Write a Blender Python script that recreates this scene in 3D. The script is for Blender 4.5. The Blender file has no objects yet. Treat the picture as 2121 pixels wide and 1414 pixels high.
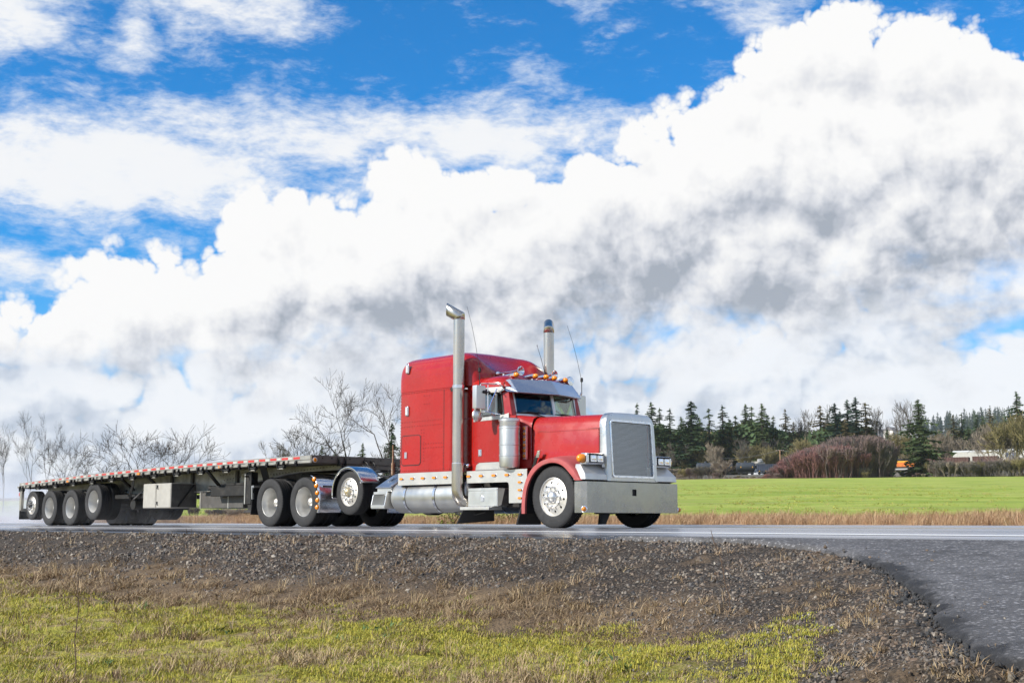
import bpy, bmesh, math, random
import numpy as np
from mathutils import Vector, Matrix
R = math.radians
random.seed(7)
scene = bpy.context.scene
COL = scene.collection

# ------------------------------------------------------------------ camera
FPX, HORIZON, CAM_Z = 2550.0, 1078.1, 0.1215
PITCH = math.atan((HORIZON - 707.0) / FPX)
cam = bpy.data.cameras.new('camera')
cam.sensor_width = 36.0
cam.lens = FPX / 2121.0 * 36.0
cam.clip_start, cam.clip_end = 0.1, 20000
camera = bpy.data.objects.new('camera', cam)
COL.objects.link(camera)
camera.location = (0, 0, CAM_Z)
camera.rotation_euler = (R(90) + PITCH, 0, 0)
scene.camera = camera

# ------------------------------------------------------------------ sun, exposure
SUN_EL = R(31)
SUN_DIR = Vector((-0.90 * math.cos(SUN_EL), -0.43 * math.cos(SUN_EL), math.sin(SUN_EL))).normalized()
sun = bpy.data.lights.new('sun', 'SUN')
sun.energy, sun.angle, sun.color = 4.8, R(0.6), (1.0, 0.945, 0.86)
sun_obj = bpy.data.objects.new('sun', sun)
COL.objects.link(sun_obj)
sun_obj.location = (-40, -20, 40)
sun_obj.rotation_euler = SUN_DIR.to_track_quat('Z', 'Y').to_euler()
vs = scene.view_settings
vs.view_transform, vs.look, vs.exposure, vs.gamma = 'Standard', 'None', 0.5, 1.0
scene.cycles.max_bounces = 8
scene.cycles.transparent_max_bounces = 16
scene.cycles.caustics_reflective = False
scene.cycles.caustics_refractive = False

# ------------------------------------------------------------------ sky: blue Nishita with cumulus and thin high cloud
world = bpy.data.worlds.new('World')
scene.world = world
world.use_nodes = True
wt = world.node_tree
wt.nodes.clear()


class NT:
    """tiny helper around a node tree"""
    def __init__(self, t): self.t = t
    def n(self, kind, **kw):
        nd = self.t.nodes.new(kind)
        for k, v in kw.items():
            if k.startswith('i_'):
                nd.inputs[k[2:]].default_value = v
            else:
                setattr(nd, k, v)
        return nd
    def link(self, a, b): self.t.links.new(a, b)
    def put(self, sock, v):
        if isinstance(v, bpy.types.NodeSocket): self.link(v, sock)
        else: sock.default_value = v
    def m(self, op, *a, clamp=False):
        nd = self.n('ShaderNodeMath', operation=op, use_clamp=clamp)
        for i, v in enumerate(a): self.put(nd.inputs[i], v)
        return nd.outputs[0]
    def vm(self, op, *a):
        nd = self.n('ShaderNodeVectorMath', operation=op)
        for i, v in enumerate(a):
            if op == 'SCALE' and i == 1: self.put(nd.inputs['Scale'], v)
            else: self.put(nd.inputs[i], v)
        return nd.outputs['Value'] if op in ('LENGTH', 'DOT_PRODUCT', 'DISTANCE') else nd.outputs[0]
    def noise(self, vec, scale, detail=6, rough=.55, dist=0., lac=2.0, out=0):
        nd = self.n('ShaderNodeTexNoise')
        self.put(nd.inputs['Vector'], vec)
        for k, v in (('Scale', scale), ('Detail', detail), ('Roughness', rough), ('Distortion', dist), ('Lacunarity', lac)):
            self.put(nd.inputs[k], v)
        return nd.outputs[out]
    def noise2(self, vec, scale, detail=5, rough=.55):
        o = self.noise(vec, scale, detail, rough)
        o.node.noise_dimensions = '2D'
        return o
    def ss(self, v, a, b, lo=0., hi=1.):
        nd = self.n('ShaderNodeMapRange', interpolation_type='SMOOTHSTEP')
        for i, x in enumerate((v, a, b, lo, hi)): self.put(nd.inputs[i], x)
        return nd.outputs[0]
    def lin(self, v, a, b, lo=0., hi=1.):
        nd = self.n('ShaderNodeMapRange')
        for i, x in enumerate((v, a, b, lo, hi)): self.put(nd.inputs[i], x)
        return nd.outputs[0]
    def mix(self, f, a, b, mode='MIX'):
        nd = self.n('ShaderNodeMix', data_type='RGBA', blend_type=mode)
        self.put(nd.inputs[0], f)
        for i, v in ((6, a), (7, b)):
            if isinstance(v, tuple) and len(v) == 3: v = (*v, 1)
            self.put(nd.inputs[i], v)
        return nd.outputs[2]
    def curve(self, v, pts):
        """float curve; pts sorted (x in 0..1, y in 0..1)"""
        nd = self.n('ShaderNodeFloatCurve')
        c = nd.mapping.curves[0]
        while len(c.points) > 2: c.points.remove(c.points[1])
        c.points[0].location, c.points[1].location = pts[0], pts[-1]
        for p in pts[1:-1]: c.points.new(*p)
        for p in c.points: p.handle_type = 'VECTOR'
        nd.mapping.extend = 'HORIZONTAL'
        nd.mapping.update()
        self.put(nd.inputs['Value'], v)
        return nd.outputs[0]
    def ramp(self, f, stops, interp='LINEAR'):
        nd = self.n('ShaderNodeValToRGB')
        cr = nd.color_ramp
        cr.interpolation = interp
        while len(cr.elements) > 1: cr.elements.remove(cr.elements[-1])
        cr.elements[0].position, cr.elements[0].color = stops[0][0], (*stops[0][1], 1)
        for p, c in stops[1:]:
            e = cr.elements.new(p); e.color = (*c, 1)
        self.put(nd.inputs[0], f)
        return nd.outputs[0]


# cloud profiles are written as azimuth / elevation of the compass directions (in radians);
# AZ0..AZ1 and 0..EL1 are the ranges of the curves
AZ0, AZ1, EL1 = -0.5, 0.5, 0.5


def azel(px, py):
    a, b = (px - 1060.5) / FPX, -(py - 707.0) / FPX
    c, s = math.cos(PITCH), math.sin(PITCH)
    v = Vector((a, c - b * s, s + b * c)).normalized()
    return math.atan2(v.x, v.y), math.asin(v.z)


def prof(points):
    out = []
    for px, py in points:
        a, e = azel(px, py)
        out.append(((a - AZ0) / (AZ1 - AZ0), max(0., min(1., e / EL1))))
    return out
W = NT(wt)
tc = W.n('ShaderNodeTexCoord')
DIRV = W.vm('NORMALIZE', tc.outputs['Generated'])


def cloud_group(name, build):
    g = bpy.data.node_groups.new(name, 'ShaderNodeTree')
    g.interface.new_socket('Dir', in_out='INPUT', socket_type='NodeSocketVector')
    g.interface.new_socket('Density', in_out='OUTPUT', socket_type='NodeSocketFloat')
    g.interface.new_socket('Depth', in_out='OUTPUT', socket_type='NodeSocketFloat')
    N = NT(g)
    gi, go = N.n('NodeGroupInput'), N.n('NodeGroupOutput')
    d, dep = build(N, gi.outputs[0])
    N.link(d, go.inputs[0]); N.link(dep, go.inputs[1])
    return g


def az_el(N, v):
    sp = N.n('ShaderNodeSeparateXYZ'); N.link(v, sp.inputs[0])
    az = N.m('ARCTAN2', sp.outputs[0], sp.outputs[1])
    el = N.m('ARCSINE', sp.outputs[2])
    return N.m('DIVIDE', N.m('SUBTRACT', az, AZ0), AZ1 - AZ0), N.m('DIVIDE', el, EL1), az, el


def flat(N, v):
    """stereographic map of the sky around the view direction: 2D noise is cheap"""
    sp = N.n('ShaderNodeSeparateXYZ'); N.link(v, sp.inputs[0])
    k = N.m('DIVIDE', 2., N.m('ADD', 1.02, sp.outputs[1]))
    cb = N.n('ShaderNodeCombineXYZ')
    N.link(N.m('MULTIPLY', sp.outputs[0], k), cb.inputs[0]); N.link(N.m('MULTIPLY', sp.outputs[2], k), cb.inputs[1])
    return cb.outputs[0]


def billow(N, p, scale, octs=((1, .9), (2.3, .50), (5.1, .26), (11.3, .13))):
    """cauliflower noise: rounded bumps with creases"""
    tot = None
    for k, (s, a) in enumerate(octs):
        vo = N.n('ShaderNodeTexVoronoi', feature='F1', distance='EUCLIDEAN', voronoi_dimensions='2D')
        N.link(p, vo.inputs['Vector'])
        vo.inputs['Scale'].default_value = scale * s
        dd = N.m('MULTIPLY', vo.outputs['Distance'], vo.outputs['Distance'])
        t = N.m('MULTIPLY', N.m('SUBTRACT', .22, dd), a)
        tot = t if tot is None else N.m('ADD', tot, t)
    return tot


def warp(N, p, scale, amt, det=3):
    nz = N.n('ShaderNodeTexNoise', noise_dimensions='2D'); N.link(p, nz.inputs['Vector'])
    nz.inputs['Scale'].default_value = scale; nz.inputs['Detail'].default_value = det
    off = N.vm('SUBTRACT', nz.outputs['Color'], (.5, .5, .5))
    return N.vm('SCALE', off, amt)


TOP1 = prof([(-260, 700), (-120, 655), (0, 632), (60, 605), (130, 575), (175, 530), (210, 512), (270, 515), (320, 506), (370, 520), (395, 548), (415, 525),
             (432, 480), (450, 440), (480, 415), (520, 402), (560, 388), (600, 386), (630, 405), (655, 418), (668, 402), (700, 382), (760, 345), (800, 320), (850, 305),
             (895, 298), (925, 322), (965, 330), (1010, 322), (1040, 345), (1075, 352), (1110, 345), (1160, 300), (1240, 270), (1330, 238), (1400, 215), (1470, 180),
             (1500, 150), (1530, 112), (1565, 85), (1600, 55), (1640, 22), (1700, 2), (1780, 0), (1850, 10), (1900, 25), (1960, 55), (2005, 75), (2050, 50), (2095, 92), (2140, 110), (2260, 60), (2380, 160)])
BOT1 = prof([(-260, 735), (0, 706), (150, 712), (300, 714), (420, 722), (520, 735), (640, 730), (800, 722), (950, 712), (1080, 700), (1180, 680), (1270, 655), (1400, 648), (1500, 645),
             (1620, 625), (1750, 605), (1900, 588), (2121, 556), (2380, 520)])
TOP2 = prof([(-260, 690), (0, 720), (140, 728), (220, 712), (330, 700), (470, 706), (560, 712), (640, 680), (700, 660), (780, 708), (900, 735), (1020, 712), (1130, 680), (1220, 672), (1330, 668), (1420, 664),
             (1500, 668), (1600, 645), (1680, 628), (1760, 640), (1840, 614), (1900, 625), (1950, 660), (2000, 690), (2121, 715), (2380, 680)])


def main_cumulus(N, v):
    p = flat(N, v)
    w = warp(N, p, 9, .035)
    spw = N.n('ShaderNodeSeparateXYZ'); N.link(w, spw.inputs[0])
    u, e, az, el = az_el(N, v)
    u = N.m('ADD', u, spw.outputs[0])
    e = N.m('ADD', e, N.m('MULTIPLY', spw.outputs[1], 2.))
    top = N.curve(u, TOP1)
    bot = N.curve(u, BOT1)
    inframe = N.m('MULTIPLY', N.ss(u, .02, .07), N.ss(u, .98, .93))
    inframe = N.m('MULTIPLY', inframe, N.ss(N.vm('DOT_PRODUCT', v, (0, 1, 0)), .2, .5))
    pw = N.vm('ADD', p, N.vm('SCALE', w, .6))
    b = billow(N, pw, 24)
    d = N.m('MINIMUM', N.m('MULTIPLY', N.m('SUBTRACT', top, e), 13.), 2.2)
    # outside the frame: the same kind of cumulus, placed by noise alone
    wide = N.m('MULTIPLY', N.m('SUBTRACT', N.noise2(N.vm('MULTIPLY', p, (1, 1.9, 1)), 2.2, 3, .5), .53), 7.)
    wide = N.m('MINIMUM', wide, 1.0)
    out = N.m('SUBTRACT', 1., inframe)
    d = N.m('ADD', N.m('MULTIPLY', d, inframe), N.m('MULTIPLY', wide, out))
    d = N.m('ADD', d, N.m('MULTIPLY', b, N.m('ADD', .9, N.m('MULTIPLY', N.ss(d, -.6, .2), .6))))
    dep = N.m('DIVIDE', N.m('SUBTRACT', e, bot), N.m('MAXIMUM', N.m('SUBTRACT', top, bot), .06))
    dep = N.m('ADD', N.m('MULTIPLY', dep, inframe), N.m('MULTIPLY', .62, out))
    return d, dep


def low_cumulus(N, v):
    p = flat(N, v)
    w = warp(N, p, 8, .05)
    spw = N.n('ShaderNodeSeparateXYZ'); N.link(w, spw.inputs[0])
    u, e, az, el = az_el(N, v)
    u = N.m('ADD', u, spw.outputs[0])
    e = N.m('ADD', e, N.m('MULTIPLY', spw.outputs[1], 2.))
    top = N.curve(u, TOP2)
    b = billow(N, N.vm('ADD', p, w), 19, ((1, .9), (2.6, .5), (6.1, .25)))
    lo = N.noise2(N.vm('MULTIPLY', p, (1, 2.0, 1)), 9, 6, .56)
    d = N.m('MULTIPLY', N.m('SUBTRACT', top, e), 7.)
    d = N.m('MINIMUM', d, .80)
    d = N.m('ADD', d, N.m('MULTIPLY', b, 1.3))
    d = N.m('ADD', d, N.m('MULTIPLY', N.m('SUBTRACT', lo, .30), 2.2))
    dep = N.m('DIVIDE', e, N.m('MAXIMUM', top, .05))
    d = N.m('SUBTRACT', d, N.m('MULTIPLY', N.ss(dep, .42, .08), .50))   # fewer clouds close to the horizon
    return d, dep


# thin high cloud: soft patches (px, py, half width, half height, weight)
HIGH = [(190, 345, 470, 95, 1.55), (600, 290, 470, 95, 1.0), (980, 285, 340, 75, 1.3), (1240, 250, 190, 40, .7), (60, 560, 230, 60, .85), (250, 490, 330, 45, .45),
        (20, 30, 125, 85, 1.25), (285, 75, 55, 85, .95), (470, 15, 190, 62, 1.1), (1085, 150, 60, 45, .45), (1210, 10, 110, 40, .38),
        (1570, 20, 90, 60, .8), (1980, 640, 220, 40, .8), (2090, 420, 110, 200, .3)]


def high_cloud(N, v):
    p = flat(N, v)
    w = warp(N, p, 12, .03)
    spw = N.n('ShaderNodeSeparateXYZ'); N.link(w, spw.inputs[0])
    _, _, az, el = az_el(N, v)
    az = N.m('ADD', az, spw.outputs[0]); el = N.m('ADD', el, spw.outputs[1])
    tot = None
    for px, py, rw, rh, wgt in HIGH:
        a, e = azel(px, py)
        da = N.m('DIVIDE', N.m('SUBTRACT', az, a), rw / FPX)
        de = N.m('DIVIDE', N.m('SUBTRACT', el, e), rh / FPX)
        q = N.m('ADD', N.m('MULTIPLY', da, da), N.m('MULTIPLY', de, de))
        g = N.m('MULTIPLY', N.m('EXPONENT', N.m('MULTIPLY', q, -.9)), wgt)
        tot = g if tot is None else N.m('MAXIMUM', tot, g)
    wide = N.m('MULTIPLY', N.ss(N.noise2(p, 2.1, 2, .5), .5, .72), N.ss(N.m('ABSOLUTE', az), .42, .6))
    tot = N.m('MAXIMUM', tot, wide)
    wisp = N.noise2(N.vm('MULTIPLY', p, (1, 2.1, 1)), 20, 5, .62)
    fine = N.noise2(N.vm('MULTIPLY', N.vm('ADD', p, w), (1, 3.0, 1)), 85, 3, .6)
    wv = N.m('ADD', N.m('SUBTRACT', wisp, .5), N.m('MULTIPLY', N.m('SUBTRACT', fine, .5), .30))
    d = N.m('ADD', N.m('SUBTRACT', tot, .52), N.m('MULTIPLY', wv, 1.75))
    return d, tot


G1, G2, G3 = cloud_group('main_cumulus', main_cumulus), cloud_group('low_cumulus', low_cumulus), cloud_group('high_cloud', high_cloud)


def use(g, v):
    nd = wt.nodes.new('ShaderNodeGroup'); nd.node_tree = g
    W.link(v, nd.inputs[0])
    return nd.outputs[0], nd.outputs[1]


sky = W.n('ShaderNodeTexSky', sky_type='NISHITA', sun_disc=False)
sky.sun_elevation = SUN_EL
sky.sun_rotation = math.atan2(SUN_DIR.x, SUN_DIR.y)
sky.air_density, sky.dust_density, sky.ozone_density = 1.0, 0.4, 3.0
U, E_, AZ, EL = az_el(W, DIRV)
# the photograph's sky is a deep saturated blue overhead and pale near the ground
blue = W.mix(1.0, sky.outputs[0], (0.08, 1.10, 1.82), 'MULTIPLY')
pale = W.mix(W.ss(EL, .0, .22), (4.6, 6.2, 9.0), blue)
skyc = W.mix(W.ss(EL, .0, .30), pale, blue)
SKY_GAIN = 0.0707

LIGHT = (-.35, -.05, .93)   # clouds are lit from high on the left
v_off = W.vm('NORMALIZE', W.vm('ADD', DIRV, W.vm('SCALE', LIGHT, .022)))
FLATV = flat(W, DIRV)

# high thin cloud
dh, _ = use(G3, DIRV)
ah = W.m('MULTIPLY', W.ss(dh, -.45, .70), W.ss(EL, .0, .1))
hi_col = W.mix(W.ss(dh, .0, .9), (8.2, 8.7, 9.5), (9.4, 9.45, 9.55))
c = W.mix(W.m('MULTIPLY', ah, .97), skyc, hi_col)

# low cumulus near the ground
dl, dpl = use(G2, DIRV)
dl2, _ = use(G2, v_off)
al = W.m('MULTIPLY', W.ss(dl, -.15, .60), W.ss(EL, -.03, .02))
shl = W.m('ADD', .62, W.m('MULTIPLY', W.m('SUBTRACT', dl, dl2), .80), clamp=True)
big = W.noise2(W.vm('MULTIPLY', FLATV, (1, 2., 1)), 7, 4, .5)
shl = W.m('ADD', shl, W.m('MULTIPLY', W.m('SUBTRACT', big, .49), 1.6), clamp=True)
lo_col = W.ramp(shl, [(0, (4.9, 5.4, 6.3)), (.35, (6.5, 6.9, 7.7)), (.65, (8.5, 8.7, 9.1)), (1, (9.6, 9.6, 9.7))])
c = W.mix(W.m('MULTIPLY', al, .93), c, lo_col)

# main cumulus
d1, dp1 = use(G1, DIRV)
d1b, _ = use(G1, v_off)
soft = W.noise2(W.vm('MULTIPLY', FLATV, (1, 1.6, 1)), 11, 6, .6)
foot = W.m('ADD', dp1, W.m('MULTIPLY', W.m('SUBTRACT', soft, .5), .9))
a1 = W.m('MULTIPLY', W.ss(d1, -.14, .30), W.ss(foot, -.42, .12))
edge = W.ss(d1, .0, 1.6)                       # 0 at the rim, 1 deep inside
# how dark the flat base is, by compass direction (picture columns 0..2121)
DK = [(-260, .5), (0, .45), (150, .70), (330, .80), (460, .75), (540, .35), (640, .55), (760, .85), (950, 1.), (1120, .95), (1230, .55), (1330, .35), (1480, .40), (1650, .55), (1850, .70), (2121, .62), (2400, .5)]
dark = W.curve(U, [(((azel(px, 650)[0]) - AZ0) / (AZ1 - AZ0), v) for px, v in DK])
brk = W.noise2(W.vm('MULTIPLY', FLATV, (1, 1.8, 1)), 8, 3, .45)
low_part = W.ss(W.m('ADD', dp1, W.m('MULTIPLY', W.m('SUBTRACT', brk, .5), .55)), .36, -.05)
sh = W.m('SUBTRACT', W.m('ADD', W.m('MULTIPLY', W.ss(dp1, .05, .95), .32), .60), W.m('MULTIPLY', W.m('MULTIPLY', low_part, dark), .38))
# large rounded volumes inside the bank, lit from the upper left
pv_ = W.vm('ADD', FLATV, warp(W, FLATV, 7, .06, 2))
BO = ((1, .9), (2.1, .42))
puff = W.m('SUBTRACT', billow(W, pv_, 8.5, BO), billow(W, W.vm('ADD', pv_, (-.010, .020, 0)), 8.5, BO))
sh = W.m('ADD', sh, W.m('MULTIPLY', puff, .75))
# broad grey masses inside the bank
for px, py, rw, rh, wt_ in ((1990, 420, 300, 170, .30), (1560, 560, 330, 90, .16), (960, 560, 260, 110, .14), (1230, 470, 200, 90, .07)):
    a_, e_ = azel(px, py)
    qa = W.m('DIVIDE', W.m('SUBTRACT', AZ, a_), rw / FPX); qe = W.m('DIVIDE', W.m('SUBTRACT', EL, e_), rh / FPX)
    gq = W.m('EXPONENT', W.m('MULTIPLY', W.m('ADD', W.m('MULTIPLY', qa, qa), W.m('MULTIPLY', qe, qe)), -1.))
    sh = W.m('SUBTRACT', sh, W.m('MULTIPLY', W.m('MULTIPLY', gq, W.lin(brk, .3, .7, .7, 1.3)), wt_))
n_big = W.noise2(W.vm('MULTIPLY', FLATV, (1, 1.5, 1)), 5.0, 3.2, .42)
sh = W.m('ADD', sh, W.m('MULTIPLY', W.m('SUBTRACT', n_big, .50), 1.0))
sh = W.m('ADD', sh, W.m('MULTIPLY', W.m('SUBTRACT', d1, d1b), .45))
sh = W.m('ADD', sh, W.m('MULTIPLY', W.m('SUBTRACT', 1., edge), .30), clamp=True)
m_col = W.ramp(sh, [(0, (3.8, 4.2, 4.9)), (.22, (5.3, 5.6, 6.3)), (.48, (7.4, 7.55, 8.0)), (.75, (9.0, 9.0, 9.1)), (1, (9.8, 9.75, 9.7))])
c = W.mix(a1, c, m_col)

# below the horizon the world only shows where nothing is built
c = W.mix(W.ss(EL, -.02, -.10), c, (1.6, 1.7, 1.5))
bg = W.n('ShaderNodeBackground')
bg.inputs['Strength'].default_value = SKY_GAIN
W.link(c, bg.inputs['Color'])
wo = W.n('ShaderNodeOutputWorld')
W.link(bg.outputs[0], wo.inputs['Surface'])
world.cycles.sampling_method = 'MANUAL'
world.cycles.sample_map_resolution = 1024
# ------------------------------------------------------------------ materials
MATS = {}


def mat(name, col, rough=.5, metal=0., coat=0., var=0., vscale=8., bump=0., bscale=60., dirt=None, dscale=3., dlo=.52, dhi=.72, spec=.5, coords='Object', rvar=0., emit=None, aniso=0.):
    """principled material with procedural colour variation, dirt patches, roughness variation and fine relief"""
    m = bpy.data.materials.new(name)
    m.use_nodes = True
    t = NT(m.node_tree)
    b = m.node_tree.nodes['Principled BSDF']
    b.inputs['Roughness'].default_value = rough
    b.inputs['Metallic'].default_value = metal
    b.inputs['Coat Weight'].default_value = coat
    b.inputs['Coat Roughness'].default_value = .06
    b.inputs['Specular IOR Level'].default_value = spec
    tcn = t.n('ShaderNodeTexCoord')
    P = tcn.outputs[coords]
    c = None
    if var:
        nz = t.noise(P, vscale, 5, .6)
        c = t.mix(t.ss(nz, .25, .75), tuple(x * (1 - var) for x in col), tuple(min(1, x * (1 + var)) for x in col))
    if dirt is not None:
        dz = t.noise(P, dscale, 7, .62)
        f = t.ss(dz, dlo, dhi)
        c = t.mix(f, c if c is not None else col, dirt)
        if metal:
            t.link(t.m('MULTIPLY', t.m('SUBTRACT', 1., t.m('MULTIPLY', f, .6)), metal), b.inputs['Metallic'])
    if c is None: b.inputs['Base Color'].default_value = (*col, 1)
    else: t.link(c, b.inputs['Base Color'])
    if rvar:
        rn = t.noise(P, vscale * 1.7, 6, .65)
        t.link(t.lin(rn, .3, .7, max(.02, rough - rvar), min(1, rough + rvar)), b.inputs['Roughness'])
    if bump:
        bp = t.n('ShaderNodeBump')
        bp.inputs['Strength'].default_value = bump
        bp.inputs['Distance'].default_value = .02
        t.link(t.noise(P, bscale, 6, .6), bp.inputs['Height'])
        t.link(bp.outputs[0], b.inputs['Normal'])
    if emit:
        b.inputs['Emission Color'].default_value = (*col, 1); b.inputs['Emission Strength'].default_value = emit
    MATS[name] = m
    return m


mat('red_paint', (.335, .009, .006), .27, 0, .5, .08, 1.6, spec=.3, dirt=(.28, .022, .014), dscale=1.1, dlo=.45, dhi=.8, rvar=.10)
mat('faded_red', (.36, .072, .070), .55, 0, .1, .14, 5, rvar=.12, dirt=(.33, .11, .10), dscale=7)
mat('polished', (.74, .74, .75), .22, 1, 0, .03, 6, rvar=.06)
mat('chrome', (.86, .86, .87), .06, 1)
mat('brushed', (.74, .74, .73), .36, 1, 0, .04, 3, rvar=.06, dirt=(.56, .55, .52), dscale=1.6, dlo=.5, dhi=.9)
mat('stack_steel', (.56, .52, .46), .24, 1, 0, .03, 1.2, dirt=(.44, .38, .31), dscale=.8, dlo=.4, dhi=.85)
mat('visor_steel', (.68, .69, .71), .27, 1, 0, .03, 2)
mat('tank_alu', (.48, .48, .46), .36, .9, 0, .03, 3, rvar=.06, dirt=(.44, .43, .40), dscale=1.4, dlo=.45, dhi=.85)
mat('skirt_alu', (.62, .61, .58), .34, .7, 0, .03, 3, rvar=.06, dirt=(.54, .52, .49), dscale=2.2, dlo=.45, dhi=.8)
mat('grille_silver', (.58, .58, .57), .30, .9, 0, .03, 4, rvar=.06)
mat('grille_plate', (.80, .80, .79), .34, .9)
mat('mirror_shell', (.60, .60, .59), .35, .9, 0, .05, 5)
mat('bumper_steel', (.37, .37, .36), .16, 1, 0, .03, 2.5, rvar=.04, dirt=(.33, .33, .32), dscale=1.4, dlo=.4, dhi=.75)
mat('rim_alu', (.68, .65, .60), .42, .8, 0, .04, 7, rvar=.05)
mat('rim_dull', (.62, .61, .58), .5, .5, 0, .08, 6, dirt=(.48, .47, .44), dscale=4, dlo=.45, dhi=.8)
mat('rim_deep', (.70, .69, .66), .40, .7, 0, .05, 6, dirt=(.58, .57, .54), dscale=3, dlo=.45, dhi=.8)
mat('rubber', (.019, .019, .020), .80, 0, 0, .25, 14, bump=.12, bscale=90, dirt=(.040, .039, .038), dscale=6, dlo=.5, dhi=.8)
mat('tread_rubber', (.006, .006, .0065), .85, 0, 0, .2, 14, bump=.15, bscale=70)
mat('black', (.006, .006, .0065), .55, 0, 0, .2, 8)
mat('flap_black', (.005, .005, .0055), .62, 0, 0, .2, 8, dirt=(.018, .017, .016), dscale=6)
mat('frame_dark', (.010, .0095, .009), .6, .2, 0, .3, 6, dirt=(.034, .030, .025), dscale=4, dlo=.45, dhi=.75)
mat('amber', (.72, .22, .004), .18, 0, .6)
mat('red_lens', (.55, .02, .02), .2, 0, .6)
mat('lamp_glass', (.82, .84, .86), .08, .65, 1.0, .25, 45)
mat('lamp_reflector', (.9, .9, .9), .10, 1)
mat('tape_red', (.46, .022, .020), .40, 0, .3, .1, 20, dirt=(.55, .30, .27), dscale=9, dlo=.6, dhi=.7)
mat('tape_white', (.44, .43, .41), .40, 0, .2, .08, 20)
mat('trailer_rail', (.46, .44, .40), .38, .75, 0, .12, 4, rvar=.1, dirt=(.22, .20, .17), dscale=3, dlo=.48, dhi=.78)
mat('trailer_beam', (.43, .42, .39), .45, .6, 0, .15, 3, rvar=.1, dirt=(.14, .13, .11), dscale=2.4, dlo=.42, dhi=.75)
mat('trailer_front', (.15, .135, .115), .5, .5, 0, .2, 4, dirt=(.09, .08, .068), dscale=4, dlo=.4, dhi=.7)
mat('toolbox_paint', (.44, .42, .38), .45, .35, 0, .08, 5, dirt=(.34, .32, .28), dscale=4, dlo=.52, dhi=.8)
mat('dark_panel', (.09, .085, .08), .5, .3, 0, .2, 5, dirt=(.16, .15, .135), dscale=3)
mat('rust_pipe', (.22, .13, .075), .7, .3, 0, .35, 25, dirt=(.45, .43, .40), dscale=12)
mat('cab_dark', (.018, .018, .02), .8)
mat('seat_grey', (.05, .052, .056), .8)
mat('diamond_plate', (.62, .62, .61), .30, 1, 0, .05, 6, bump=.25, bscale=260, dirt=(.42, .41, .40), dscale=4)
mat('hub_oil', (.60, .52, .36), .35, .7, 0, .2, 14, dirt=(.34, .25, .10), dscale=9, dlo=.45, dhi=.65)


def glass_mat(name, tint, rough=.0, ior=1.5):
    m = bpy.data.materials.new(name)
    m.use_nodes = True
    b = m.node_tree.nodes['Principled BSDF']
    b.inputs['Base Color'].default_value = (*tint, 1)
    b.inputs['Roughness'].default_value = rough
    b.inputs['Transmission Weight'].default_value = 1.0
    b.inputs['IOR'].default_value = ior
    MATS[name] = m


glass_mat('cab_glass', (.42, .62, .60), 0., 1.7)
glass_mat('side_glass', (.55, .68, .62), 0., 2.3)


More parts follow.
